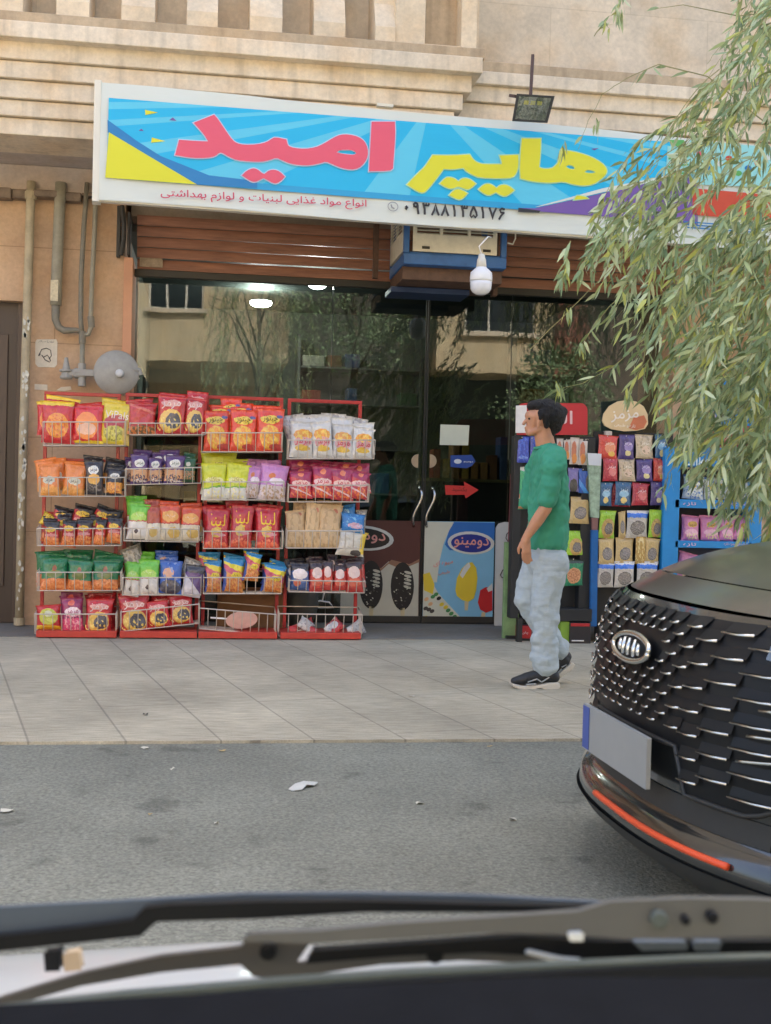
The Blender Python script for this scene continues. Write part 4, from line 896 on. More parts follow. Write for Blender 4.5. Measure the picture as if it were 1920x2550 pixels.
D('cheese', (232, 70, 36), [('e', (242, 206, 60), .5, .76, .36, .1), ('e', (238, 150, 48), .5, .34, .38, .3), ('s', (246, 196, 70), .5, .34, .36, .28, 9, .52), ('e', (190, 44, 40), .8, .1, .3, .08), ('e', (90, 90, 150), .85, .84, .12, .04)], 'orange red packet with yellow logo', 'چیتوز', (60, 40, 40), (.5, .76, .56))
D('limepk', (218, 216, 206), [('b', (208, 214, 40), .36, 1.1, -.1), ('e', (230, 226, 150), .5, .55, .38, .09), ('b', (120, 176, 60), .33, .37, -.1), ('s', (236, 226, 150), .5, .15, .4, .14, 8, .55)], 'lime yellow and white packet', 'چاکلز', (170, 150, 60), (.5, .55, .5))
D('lilac', (196, 130, 190), [('b', (214, 196, 196), -.1, .42), ('s', (180, 150, 120), .5, .22, .5, .2, 10, .52), ('e', (214, 120, 70), .4, .7, .14, .07), ('e', (236, 222, 232), .6, .55, .3, .1)], 'lilac packet with pale lower half')
D('lina', (196, 36, 50), [('e', (222, 180, 80), .45, .42, .22, .15), ('e', (226, 150, 150), .6, .36, .3, .035), ('b', (226, 84, 56), -.1, .15), ('s', (240, 120, 80), .5, .12, .4, .12, 12, .5)], 'crimson packet with yellow lettering', 'لینا', (240, 206, 48), (.5, .7, .62))
D('bluepuff', (224, 150, 70), [('b', (48, 146, 206), .82, 1.1, .1), ('b', (240, 220, 50), .68, .84, .12), ('b', (206, 80, 110), .5, .68, .3), ('e', (238, 206, 50), .62, .5, .28, .1), ('s', (206, 110, 50), .5, .22, .45, .22, 12, .5), ('e', (50, 80, 160), .02, .3, .12, .4)], 'blue yellow and orange packet', 'پفک', (60, 50, 40), (.62, .5, .38))
D('whiteorange', (222, 220, 216), [('e', (240, 162, 62), .5, .62, .42, .16), ('e', (232, 170, 170), .5, .42, .4, .14), ('e', (232, 190, 60), .5, .24, .34, .09), ('s', (250, 206, 90), .5, .62, .4, .14, 8, .55)], 'white packet with orange and pink picture', 'مزمز', (206, 70, 80), (.5, .42, .66))
D('whiteplain', (214, 210, 206), [('s', (170, 165, 162), .5, .5, .6, .6, 5, .58)], 'white crumpled packet')
D('magred', (200, 58, 70), [('b', (164, 30, 86), .66, 1.1, .2), ('e', (232, 130, 90), .5, .84, .14, .08), ('e', (236, 196, 190), .5, .52, .44, .12), ('s', (232, 120, 60), .5, .2, .45, .2, 7, .5), ('b', (230, 190, 190), .2, .26, .3)], 'crimson packet with magenta top', 'مزمز', (206, 44, 70), (.5, .52, .6))
D('kraft', (214, 182, 138), [('e', (196, 120, 90), .7, .86, .12, .06), ('s', (196, 164, 122), .5, .4, .5, .5, 5, .55)], 'plain kraft brown packet', rough=.6)
D('skyblue', (36, 130, 206), [('e', (226, 180, 200), .6, .35, .36, .16), ('s', (120, 190, 230), .5, .5, .5, .5, 6, .6)], 'glossy sky blue packet', 'تاپ', (232, 214, 232), (.6, .36, .4))
D('whitebag', (208, 204, 194), [('e', (236, 204, 70), .95, .6, .16, .5), ('e', (70, 60, 60), .7, .12, .2, .12)], 'white packet with yellow edge')
D('navyfig', (52, 84, 138), [('b', (40, 36, 48), .7, 1.1), ('e', (232, 220, 220), .5, .58, .4, .2), ('e', (196, 90, 60), .35, .25, .2, .12)], 'navy packet with white cream picture')
D('redcream', (196, 56, 48), [('b', (56, 38, 48), .74, 1.1), ('e', (234, 208, 204), .5, .62, .36, .2), ('e', (226, 100, 70), .5, .3, .4, .14)], 'red packet with swirl of white cream')
D('smallred', (196, 40, 44), [('e', (228, 224, 222), .5, .5, .3, .3)], 'small red and white sachet')
D('bluecrisp', (36, 64, 170), [('e', (110, 140, 210), .5, .2, .4, .06), ('s', (60, 96, 200), .5, .5, .5, .5, 6, .55)], 'deep blue packet')
D('orangecrisp', (218, 206, 196), [('e', (206, 120, 84), .4, .5, .3, .4), ('e', (236, 150, 70), .5, .22, .3, .2)], 'white and orange packet')
D('purpleseed', (120, 108, 170), [('e', (70, 64, 58), .5, .25, .4, .3)], 'purple packet of dark seeds')
D('blueseed', (36, 96, 190), [('e', (110, 104, 96), .95, .4, .3, .35), ('b', (60, 150, 230), .02, .3, .6)], 'bright blue foil packet')
D('gold', (212, 182, 120), [('e', (112, 108, 110), .52, .38, .32, .25), ('s', (170, 160, 150), .52, .38, .28, .22, 30, .5)], 'gold packet with round window of seeds')
D('limegold', (158, 206, 40), [('e', (196, 160, 90), .55, .35, .42, .36), ('e', (96, 92, 90), .6, .32, .27, .22), ('s', (150, 140, 130), .6, .32, .24, .18, 30, .5)], 'lime green packet with round window of seeds')
D('greenpeanut', (24, 140, 96), [('e', (222, 160, 110), .5, .38, .38, .3), ('s', (190, 120, 80), .5, .38, .34, .26, 16, .5), ('b', (30, 60, 50), .84, 1.1)], 'green packet with round picture of peanuts')
D('greencan', (20, 170, 110), [('b', (210, 215, 205), .9, 1.1), ('b', (190, 120, 70), .05, .25)], 'bright green tall packet')
D('tealnut', (26, 92, 136), [('e', (150, 196, 220), .5, .5, .3, .16), ('e', (232, 206, 130), .5, .22, .2, .14)], 'teal packet with small yellow picture', 'مزمز', (220, 234, 240), (.5, .66, .5))
D('rednut', (214, 64, 46), [('e', (238, 150, 110), .6, .45, .3, .24), ('e', (240, 190, 80), .7, .2, .18, .12)], 'orange red nut packet', 'مزمز', (240, 214, 200), (.55, .62, .5))
D('purplenut', (72, 52, 124), [('e', (150, 130, 190), .6, .5, .3, .2), ('e', (236, 220, 160), .6, .22, .2, .12)], 'purple nut packet', 'مزمز', (226, 216, 236), (.55, .62, .5))
D('creamnut', (200, 180, 150), [('e', (226, 196, 170), .55, .35, .26, .18), ('s', (170, 150, 120), .5, .6, .5, .4, 5, .58)], 'cream nut packet', 'مزمز', (244, 236, 220), (.5, .62, .5))
D('crimsonnut', (184, 34, 58), [('e', (226, 120, 120), .6, .42, .28, .2), ('s', (220, 90, 90), .5, .5, .5, .5, 6, .62)], 'crimson nut packet', 'مزمز', (240, 206, 206), (.55, .62, .55))
D('bluesilver', (196, 190, 180), [('b', (40, 120, 226), .74, 1.1), ('b', (226, 226, 232), .9, 1.1), ('e', (104, 98, 92), .5, .36, .36, .27), ('s', (160, 150, 140), .5, .36, .32, .24, 30, .5)], 'blue and silver packet with round window of seeds')
D('goldfoil', (206, 166, 90), [('s', (240, 214, 140), .5, .5, .6, .6, 5, .55)], 'crumpled gold foil packet', rough=.2)
D('dairy', (206, 212, 206), [('e', (236, 196, 60), .4, .55, .18, .12), ('b', (60, 110, 170), .78, .9, .3), ('s', (90, 130, 180), .5, .3, .5, .3, 9, .56)], 'white blue and yellow packet')
D('pinkpk', (214, 130, 176), [('e', (216, 170, 60), .55, .62, .28, .12), ('e', (236, 180, 200), .5, .3, .4, .14), ('s', (232, 214, 150), .6, .16, .4, .12, 9, .52)], 'pink packet with gold badge', 'شیبا', (110, 50, 40), (.55, .62, .4))
D('redcurl', (170, 26, 36), [('s', (236, 160, 60), .5, .4, .5, .45, 6, .6), ('e', (240, 190, 70), .5, .7, .2, .07)], 'dark red packet with orange curls')
# shared pillow meshes: a few shapes
PW, PH = .16, .25
def pillow_y(u, v, t=.034, seed=0):
    e = max(0, (1 - abs(2 * u - 1) ** 3.2)) ** .55 * max(0, (1 - abs(2 * v - 1) ** 4.5)) ** .6
    wv = noise.noise(Vector((u * 3.1 + seed * 7, v * 4.2, seed))) * .25 + noise.noise(Vector((u * 8 + seed, v * 9, seed * 3))) * .10
    return -t * e * (1 + wv)
def pack_shape(seed, pw=PW, ph=PH):
    random.seed(100 + seed); nu, nv = 14, 18
    sk = random.uniform(-.006, .006); fl = random.uniform(.002, .008); ct = [random.uniform(-.02, .012) for _ in range(4)]
    def pos(u, v, front):
        side = abs(2 * v - 1)
        x = (u - .5) * pw * (1 - .09 * (1 - side ** 3)) + sk * (v - .5) * 2
        z = v * ph
        if v > .93: z += ct[0] * (1 - u) + ct[1] * u; x *= 1 + fl * 4
        if v < .05: z += (ct[2] * (1 - u) + ct[3] * u) * .5
        y = pillow_y(u, v, .034, seed) if front else -.75 * pillow_y(u, v, .034, seed + 5)
        if v > .93 or v < .05: y = .004 * math.sin(u * 19 + seed) + (-.010 if v > .93 else -.004) * (v > .96 or v < .02)
        return Vector((x, y, z))
    mb = MB(); mb.grid(lambda u, v: pos(u, v, True), nu, nv); n = len(mb.v)
    mb.grid(lambda u, v: pos(1 - u, v, False) + Vector((0, .001, 0)), nu, nv)
    return mb, pos
SHP = [pack_shape(i) for i in range(5)]
PROTO = {}
random.seed(5)
def proto(k, s):
    if (k, s) in PROTO: return PROTO[(k, s)]
    d = DS[k]; mb, pos = SHP[s]; me = mb.mesh('packet', d['m'], smooth=True); lm = None
    if d['text']:
        P, Fs, asp = text_geo(d['text'], .015, d['fa']); u0, v0, wd = d['tpos']; kx = wd / asp
        V = []
        for p in P:
            u = u0 + p[0] * kx; v = v0 + (p[1] * kx * PW / PH * 1.25)
            q = pos(min(max(u, .03), .97), min(max(v, .07), .92), True); V.append((q.x, q.y - .0022, q.z))
        lm = bpy.data.meshes.new('logo'); lm.from_pydata(V, [], Fs); lm.materials.append(pm('ink_%d_%d_%d' % d['tcol'], S(*d['tcol']), rough=.4, var=0))
    PROTO[(k, s)] = (me, lm); return PROTO[(k, s)]
def put_pack(k, box, Y, where, lean=.12, roll=0.0, yaw=None, group='snack packets on the racks', name='snack_packet', cat='snack packet', label=None, thick=1.0):
    x0, y0, x1, y1 = box; s = random.randrange(5)
    me, lm = proto(k, s)
    a = at((x0 + x1) / 2, y1, Y); wd = (at(x1, (y0 + y1) / 2, Y) - at(x0, (y0 + y1) / 2, Y)).x; ht = at((x0 + x1) / 2, y0, Y).z - a.z
    ht = max(ht / max(math.cos(roll), .3), .05)
    o = bpy.data.objects.new(name, me); col.objects.link(o)
    o.location = a; o.scale = (wd / PW / .97, (.8 + .4 * wd / PW) * .8 * thick, ht / PH)
    o.rotation_euler = (-lean + random.uniform(-.05, .05), roll + random.uniform(-.02, .02), yaw if yaw is not None else random.uniform(-.12, .12))
    o['label'] = label or (DS[k]['desc'] + ', ' + where); o['category'] = cat; o['group'] = group
    if lm is not None:
        l = bpy.data.objects.new('logo', lm); col.objects.link(l); l.parent = o
    return o
# ------------------------------------------------------------------ red racks
M_RR = pm('rack_red', S(178, 44, 44), rough=.45, var=.15, scale=14, coat=.2); M_RB = pm('rack_red_base', S(192, 62, 50), rough=.5, var=.12, scale=14)
M_WIRE = pm('wire_white', S(206, 196, 184), rough=.45, var=.1)
YR0, YR1 = 8.97, 9.22     # basket front, back
RACKS = [
 ('leftmost', (90, 290), (98, 302), 982, 1592, [(107, 311, 1051, 1109, 0), (97, 310, 1189, 1236, 0), (92, 300, 1316, 1359, 0), (92, 300, 1425, 1471, 0), (86, 288, 1529, 1578, 0)]),
 ('second', (298, 490), (305, 506), 986, 1592, [(323, 512, 1054, 1082, 0), (312, 500, 1168, 1207, -4), (308, 494, 1315, 1347, 3), (304, 500, 1438, 1482, 0), (300, 494, 1524, 1573, -20)]),
 ('third', (494, 690), (512, 706), 992, 1593, [(502, 702, 1078, 1125, 0), (505, 706, 1200, 1245, 0), (506, 704, 1323, 1366, 0), (506, 700, 1438, 1479, 0), (496, 686, 1514, 1566, 16)]),
 ('rightmost', (698, 898), (716, 902), 1000, 1594, [(718, 932, 1096, 1142, 0), (718, 918, 1208, 1250, 0), (714, 900, 1322, 1365, 0), (720, 908, 1445, 1474, 3), (694, 900, 1528, 1584, 3)])]
for (nm, bx, tx, ty, by, bks) in RACKS:
    xb0, xb1 = at(bx[0], by, YR0).x, at(bx[1], by, YR0).x; zt_ = at(tx[0], ty, YR1).z
    xa, xb = at(tx[0], ty, YR1 + .03).x + .015, at(tx[1], ty, YR1 + .03).x - .015
    xa = max(xa, xb0); 
    rk = thing('wire_rack', 'red metal snack rack with five wire baskets, %s of the four in the row' % nm, 'display rack', ((xb0 + xb1) / 2, 9.1, 0), 'red snack racks in front of the window')
    mb = MB(); t_ = .026
    for x in (xa, xb): mb.bar((x, YR1 + .03, .06), (x, YR1 + .03, zt_), t_, t_)
    mb.bar((xa - t_ / 2, YR1 + .03, zt_ + t_ / 2), (xb + t_ / 2, YR1 + .03, zt_ + t_ / 2), t_, t_)
    for z in (.5, .9, 1.3): mb.bar((xa + t_ / 2, YR1 + .032, z), (xb - t_ / 2, YR1 + .032, z), t_ * .8, t_ * .8)
    mb.build('frame', M_RR, rk, bevel=.003)
    MB().box((xb0, YR0 - .01, .008), (xb1, YR1 + .05, .055)).build('base', M_RB, rk, bevel=.004)
    for (p0, p1, yr, yb2, dp) in bks:
        pc = (p0 + p1) / 2
        A = at(p0, yb2, YR0 + .01) ; Bq = at(p1, yb2 + dp, YR0 + .01); zr0 = at(p0, yr, YR0 - .01).z; 
        x0_, x1_ = A.x, Bq.x; zb0, zb1 = A.z, at(p1, yb2 + dp, YR0 + .01).z; zr1 = at(p1, yr + dp, YR0 - .01).z
        yf, yf2, ybk = YR0 + .02, YR0 - .02, YR1
        mb = MB(); r_ = .0032
        def lp(t, z0, z1, y): return Vector((x0_ + (x1_ - x0_) * t, y, z0 + (z1 - z0) * t))
        rimf = [lp(0, zr0 + .03, zr1 + .03, ybk), lp(0, zr0, zr1, yf2), lp(1, zr0, zr1, yf2), lp(1, zr0 + .03, zr1 + .03, ybk)]
        botf = [lp(0, zb0, zb1, ybk), lp(.0, zb0, zb1, yf), lp(1, zb0, zb1, yf), lp(1, zb0, zb1, ybk)]
        mb.tube(rimf, .0045, 6); mb.tube(botf, .0038, 6); mb.tube([rimf[0], rimf[3]], .004, 6); mb.tube([botf[0], botf[3]], .0038, 6)
        n = 9
        for i in range(n + 1):
            t = i / n
            mb.tube([lp(t, zr0, zr1, yf2), lp(t, zb0, zb1, yf), lp(t, zb0, zb1, ybk)], r_, 5, caps=False)
        for j in range(1, 4):
            y = yf + (ybk - yf) * j / 4
            mb.tube([lp(0, zb0, zb1, y), lp(1, zb0, zb1, y)], r_, 5, caps=False)
            for t in (0, 1): mb.tube([lp(t, zb0, zb1, y), lp(t, zr0 + .03 * j / 4, zr1 + .03 * j / 4, y - .03 * (1 - j / 4))], r_, 5, caps=False)
        mb.build('basket', M_WIRE, rk, smooth=True)
YP, YPB = 9.045, 9.16
ORD = ['first', 'second', 'third', 'fourth', 'fifth', 'sixth', 'seventh', 'eighth']
ROWN = ['top', 'second', 'middle', 'fourth', 'bottom']
def row(rk, r, items, back=()):
    for i, it in enumerate(items):
        k, box = it[0], it[1]; kw = dict(it[2]) if len(it) > 2 else {}
        gx_ = (box[2] - box[0]) * .04; box = (box[0] - gx_, box[1] - random.uniform(0, 3), box[2] + gx_, box[3]); kw['roll'] = kw.get('roll', 0) + random.uniform(-.045, .045)
        if not (rk == 'third' and r == 0) and k not in ('yellowbag', 'cone', 'clear', 'whitebag', 'skyblue', 'violetwhite'):
            jx = random.uniform(-9, 9); put_pack(k, (box[0] + jx, box[1] - random.uniform(6, 16), box[2] + jx, box[3] - 12), YPB - .03, 'tucked behind %s, %s basket, %s rack' % (ORD[i], ROWN[r], rk), roll=random.uniform(-.12, .12))
        pos_ = '%s from left, %s basket, %s rack' % (ORD[i], ROWN[r], rk)
        put_pack(k, box, YP, pos_, **kw)
    for i, it in enumerate(back):
        k, box = it[0], it[1]; kw = it[2] if len(it) > 2 else {}
        put_pack(k, box, YPB, '%s in back row, %s basket, %s rack' % (ORD[i], ROWN[r], rk), **kw)
L1, L2, L3, L4 = 'leftmost', 'second', 'third', 'rightmost'
row(L1, 0, [('sun', (104, 1002, 180, 1104)), ('oval', (178, 1008, 252, 1104)), ('lemon', (246, 1006, 318, 1106), dict(roll=.05))], [('sun', (94, 998, 150, 1080), dict(roll=-.1))])
row(L1, 1, [('orange', (98, 1152, 148, 1234)), ('orange', (154, 1158, 206, 1234), dict(roll=.08)), ('blackcheese', (212, 1150, 256, 1232)), ('blackorange', (262, 1164, 302, 1234), dict(roll=.05))],
    [('orange', (118, 1142, 170, 1220), dict(roll=-.1)), ('blackorange', (248, 1142, 300, 1215), dict(roll=.2))])
row(L1, 2, [('fire', (108, 1300, 146, 1360), dict(roll=.03)), ('fire', (150, 1296, 186, 1362), dict(roll=.08)), ('fire', (190, 1294, 228, 1358)), ('fire', (230, 1294, 258, 1358), dict(roll=.1)), ('fire', (264, 1290, 300, 1352), dict(roll=.04))],
    [('yellowbag', (92, 1282, 138, 1312), dict(roll=.5)), ('fire', (115, 1262, 170, 1330), dict(roll=.3)), ('fire', (170, 1258, 225, 1325), dict(roll=.2)), ('fire', (215, 1262, 270, 1325), dict(roll=.35)), ('fire', (255, 1266, 300, 1325), dict(roll=.1))])
row(L1, 3, [('green', (104, 1392, 166, 1470)), ('green', (166, 1396, 224, 1472)), ('green', (230, 1396, 294, 1472))],
    [('green', (88, 1370, 170, 1450)), ('green', (160, 1370, 232, 1450)), ('green', (222, 1372, 280, 1450), dict(roll=.15))])
row(L1, 4, [('cone', (92, 1506, 148, 1566)), ('magenta', (156, 1492, 206, 1576)), ('crow', (214, 1494, 276, 1578))],
    [('magenta', (148, 1480, 205, 1560)), ('crow', (210, 1484, 285, 1560))])
row(L2, 0, [('plainred', (322, 1004, 386, 1080)), ('crow', (392, 986, 458, 1082)), ('crow', (460, 988, 508, 1082), dict(roll=.03))], [('crow', (420, 984, 500, 1070))])
row(L2, 1, [('purple', (326, 1136, 368, 1206)), ('purple', (370, 1140, 404, 1204)), ('purple', (410, 1136, 456, 1206)), ('darkgreen', (456, 1142, 484, 1200))],
    [('purple', (308, 1138, 350, 1200)), ('purple', (350, 1130, 400, 1195)), ('purple', (395, 1130, 440, 1195))])
row(L2, 2, [('limewhite', (318, 1252, 366, 1342)), ('brownwhite', (364, 1262, 402, 1342)), ('orangewhite', (400, 1258, 448, 1346)), ('orangewhite', (448, 1266, 496, 1346), dict(roll=.05))],
    [('orangewhite', (350, 1256, 410, 1330)), ('orangewhite', (435, 1258, 490, 1330))])
row(L2, 3, [('limewhite', (306, 1402, 342, 1484), dict(roll=.1)), ('limewhite', (346, 1400, 394, 1480)), ('bluefig', (396, 1398, 448, 1478)), ('violetwhite', (452, 1408, 498, 1484), dict(roll=.15))],
    [('clear', (316, 1360, 370, 1430), dict(roll=-.3)), ('limewhite', (330, 1376, 384, 1440)), ('bluefig', (386, 1372, 442, 1440)), ('clear', (440, 1392, 490, 1440), dict(roll=.4))])
row(L2, 4, [('crow', (300, 1488, 370, 1578), dict(roll=-.02)), ('crow', (372, 1498, 424, 1562), dict(roll=-.08)), ('crow', (426, 1486, 480, 1554), dict(roll=-.08))],
    [('crow', (320, 1484, 372, 1560)), ('crow', (370, 1490, 430, 1555))])
row(L3, 0, [('cheese', (508, 1026, 570, 1124)), ('cheese', (572, 1026, 634, 1124)), ('cheese', (638, 1022, 702, 1124))],
    [('cheese', (512, 1006, 575, 1100), dict(roll=.1)), ('cheese', (565, 1004, 630, 1100)), ('cheese', (630, 1008, 700, 1100), dict(roll=-.05)), ('cheese', (548, 994, 600, 1090))])
row(L3, 1, [('limepk', (504, 1158, 562, 1244), dict(roll=.02)), ('limepk', (556, 1160, 612, 1244), dict(roll=.06)), ('lilac', (606, 1158, 642, 1240), dict(roll=.1)), ('lilac', (644, 1160, 708, 1246), dict(roll=.1))],
    [('limepk', (504, 1140, 560, 1215)), ('limepk', (556, 1140, 600, 1215)), ('lilac', (612, 1146, 662, 1215)), ('lilac', (650, 1148, 700, 1215)), ('limepk', (500, 1126, 590, 1200))])
row(L3, 2, [('lina', (510, 1272, 566, 1366)), ('lina', (572, 1264, 624, 1364)), ('lina', (636, 1268, 692, 1368))],
    [('lina', (505, 1258, 570, 1350)), ('lina', (560, 1256, 625, 1345)), ('lina', (625, 1258, 690, 1345))])
row(L3, 3, [('bluepuff', (510, 1398, 550, 1474)), ('bluepuff', (553, 1394, 602, 1474), dict(roll=.04)), ('bluepuff', (606, 1378, 642, 1446), dict(roll=.06)), ('bluepuff', (652, 1408, 702, 1474), dict(roll=.05))],
    [('bluepuff', (494, 1376, 548, 1450)), ('bluepuff', (545, 1380, 610, 1450), dict(roll=.1)), ('bluepuff', (650, 1398, 705, 1460), dict(roll=.3))])
row(L4, 0, [('whiteorange', (724, 1052, 780, 1138), dict(roll=-.02)), ('whiteorange', (780, 1048, 828, 1140)), ('whiteorange', (826, 1060, 876, 1142)), ('whiteorange', (876, 1064, 926, 1142), dict(roll=.06))],
    [('whiteplain', (716, 1034, 770, 1120), dict(roll=-.2)), ('whiteplain', (750, 1030, 810, 1110)), ('whiteplain', (800, 1030, 860, 1110)), ('whiteplain', (850, 1040, 905, 1120), dict(roll=.15)), ('whiteplain', (720, 1046, 765, 1128), dict(roll=-.25))])
row(L4, 1, [('magred', (722, 1172, 774, 1240)), ('magred', (776, 1166, 826, 1240)), ('magred', (824, 1170, 876, 1246), dict(roll=.05)), ('magred', (868, 1172, 914, 1242), dict(roll=.1))],
    [('magred', (718, 1144, 775, 1220)), ('magred', (775, 1146, 835, 1220)), ('magred', (830, 1150, 890, 1220))])
row(L4, 2, [('kraft', (712, 1270, 758, 1362)), ('kraft', (754, 1260, 790, 1364), dict(roll=.06)), ('kraft', (788, 1260, 844, 1364), dict(roll=.08)), ('skyblue', (850, 1280, 904, 1326), dict(roll=.05)), ('whitebag', (840, 1322, 904, 1384), dict(roll=.12))],
    [('skyblue', (846, 1256, 890, 1320), dict(roll=-.1)), ('clear', (880, 1268, 908, 1330), dict(roll=.1))])
row(L4, 3, [('navyfig', (722, 1404, 768, 1470)), ('redcream', (772, 1402, 806, 1472)), ('redcream', (804, 1398, 828, 1470)), ('redcream', (832, 1408, 862, 1470)), ('redcream', (862, 1398, 902, 1474))],
    [('navyfig', (712, 1392, 765, 1450), dict(roll=-.1)), ('navyfig', (760, 1390, 805, 1450)), ('redcream', (850, 1394, 890, 1450))])
for i, (x, y, r_) in enumerate([(722, 1560, 1.2), (752, 1548, .6), (778, 1562, -1.0), (812, 1560, 1.0), (842, 1552, -.7), (868, 1562, 1.1)]):
    k = 'smallred' if i % 2 == 0 else 'whiteplain'
    put_pack(k, (x - 16, y - 12, x + 22, y + 20), YP, '%s from left, bottom basket, rightmost rack' % ORD[i], roll=r_, lean=.9)
# paddle in the third rack, box and hanger behind
ft = thing('hand_fan', 'pale pink oval hand fan with white handle lying in empty wire basket', 'fan', tuple(at(600, 1560, 9.05)))
mb = MB(); c = at(602, 1544, 9.05)
mb.prism([c + Vector((math.cos(t) * .118, -.01 * math.sin(t), math.sin(t) * .066 + math.cos(t) * .008)) for t in [2 * math.pi * i / 24 for i in range(24)]], (0, .006, 0)); mb.build('blade', pm('fan_pink', S(222, 178, 164), rough=.5, var=.1, scale=20), ft, bevel=.002)
MB().bar(at(566, 1541, 9.055), at(524, 1538, 9.055), .012, .012).build('handle', pm('white_plastic', S(240, 240, 240)), ft, bevel=.003)
cb = thing('cardboard_box', 'brown cardboard box standing behind the third red rack', 'box', tuple(at(610, 1590, 9.5)))
p0, p1 = at(540, 1560, 9.45), at(708, 1480, 9.45)
MB().box((p0.x, 9.4, .01), (p1.x, 9.6, p1.z)).build('carton', pm('cardboard', S(132, 98, 70), rough=.85, var=.15), cb, bevel=.004)
MB().prism([(p0.x, 9.4, p1.z), (p1.x, 9.4, p1.z), (p1.x, 9.3, p1.z + .06), (p0.x, 9.3, p1.z + .06)], (0, 0, .005)).build('flap', pm('cardboard', S(132, 98, 70)), cb)
hg = thing('hanger', 'white plastic hanger resting against the window behind the rightmost rack', 'hanger', tuple(at(798, 1515, 10.0)))
mb = MB(); y = 10.0; mb.tube([at(*q, y) for q in [(764, 1510), (775, 1503), (797, 1496), (820, 1500), (831, 1512), (800, 1513), (764, 1510)]], .008, 6); mb.build('hanger_body', pm('white_plastic', S(240, 240, 240)), hg, smooth=True)
MB().tube([at(*q, y) for q in [(803, 1497), (806, 1480), (811, 1468)]], .007, 6).build('hook', pm('white_plastic', S(240, 240, 240)), hg, smooth=True)
bk = thing('dark_bag', 'dark grey round bag on the floor behind the rightmost rack', 'bag', tuple(at(740, 1560, 9.6)))
mb = MB(); c = at(745, 1540, 9.62)
def bagf(u, v):
    t = 2 * math.pi * u; p = math.pi * (v - .5); n_ = 1 + .08 * noise.noise(Vector((u * 6, v * 6, 0)))
    return Vector((c.x + math.cos(t) * math.cos(p) * .15 * n_, 9.6 + math.sin(t) * math.cos(p) * .1 * n_, max(.01, .22 + math.sin(p) * .22 * n_)))
mb.grid(bagf, 20, 12).build('bag_body', pm('bag_grey', S(70, 74, 74), rough=.5, var=.2), bk, smooth=True)
MB().tube([Vector((c.x - .06, 9.56, .42)), Vector((c.x - .03, 9.55, .52)), Vector((c.x + .04, 9.55, .52)), Vector((c.x + .06, 9.56, .42))], .008, 6).build('strap', M_DARKMETAL, bk, smooth=True)
# ------------------------------------------------------------------ stands right of the door
GS = 'packets on the stands by the door'
YS = 8.92
M_BLK = pm('stand_black', S(36, 38, 40), rough=.5, var=.15)
def bx(a, b, y0, y1):
    p = at(a[0], a[1], y0); q = at(b[0], b[1], y0); return (min(p.x, q.x), y0, min(p.z, q.z)), (max(p.x, q.x), y1, max(p.z, q.z))
def rrect(px0, py0, px1, py1, y, r=10, n=5, tl=1, tr=1, bl=1, br=1):
    pts = []
    for (cx, cy, a0, on) in ((px1 - r, py1 - r, 0, br), (px0 + r, py1 - r, 90, bl), (px0 + r, py0 + r, 180, tl), (px1 - r, py0 + r, 270, tr)):
        if not on: pts.append(at(cx + (r if a0 in (0, 270) else -r), cy + (r if a0 in (0, 90) else -r), y)); continue
        for k in range(n + 1):
            a = math.radians(a0 + 90 * k / n); pts.append(at(cx + r * math.cos(a), cy + r * math.sin(a), y))
    return pts
SA = thing('snack_stand', 'black hook stand with red header and white letter behind the person', 'display stand', tuple(at(1375, 1600, YS + .15)))
mb = MB(); mb.box(*bx((1284, 1082), (1470, 1530), YS + .10, YS + .14)); mb.build('back_board', M_BLK, SA, bevel=.004)
MB().box(*bx((1452, 1090), (1471, 1540), YS + .0, YS + .098)).box(*bx((1282, 1085), (1290, 1540), YS + .0, YS + .098)).box(*bx((1386, 1516), (1474, 1548), YS - .05, YS + .098)).build('side_frame', M_BLK, SA, bevel=.004)
MB().prism(rrect(1288, 1004, 1463, 1083, YS + .06, 18, bl=0, br=0, tl=1), (0, .02, 0)).build('header', pm('header_red', S(190, 48, 56), rough=.4, var=.05), SA, bevel=.003)
mb = MB(); text_on(mb, 'الو', at(1400, 1044, YS + .056), (1, 0, 0), (0, 0, 1), .16, .13, bold=.03); mb.build('header_lettering', pm('header_pink', S(232, 196, 196)), SA, fix=False)
MB().prism([at(*q, YS + .05) for q in [(1285, 1010), (1312, 1009), (1310, 1078), (1284, 1078)]], (0, .004, 0)).build('header_picture', pm('header_white', S(222, 220, 218), var=.1), SA)
MB().box(*bx((1396, 1548), (1417, 1617), YS - .04, YS + .06)).build('leg', pm('leg_lime', S(124, 160, 56), var=.1), SA, bevel=.003)
MB().box(*bx((1290, 1540), (1300, 1600), YS - .0, YS + .06)).build('leg', M_BLK, SA)
mb = MB()
for (x, y) in [(1300, 1088), (1325, 1090), (1396, 1094), (1411, 1094), (1426, 1092), (1450, 1094), (1304, 1163), (1428, 1165), (1452, 1168), (1442, 1238), (1432, 1324), (1428, 1392)]: mb.tube([at(x, y, YS + .1), at(x, y + 1, YS - .02)], .004, 5)
mb.build('hooks', M_WIRE, SA)
random.seed(21)
A_P = [('bluecrisp', (1286, 1089, 1318, 1152)), ('bluecrisp', (1318, 1089, 1348, 1152)), ('orangecrisp', (1386, 1094, 1402, 1142)), ('orangecrisp', (1403, 1094, 1420, 1144)), ('orangecrisp', (1418, 1092, 1440, 1156)), ('orangecrisp', (1440, 1094, 1463, 1156)),
       ('greencan', (1292, 1164, 1316, 1252)), ('purpleseed', (1414, 1166, 1440, 1224)), ('blueseed', (1440, 1168, 1466, 1228)), ('gold', (1419, 1238, 1468, 1302)), ('limegold', (1410, 1324, 1453, 1382)), ('greenpeanut', (1404, 1392, 1452, 1458)), ('greencan', (1290, 1240, 1318, 1268))]
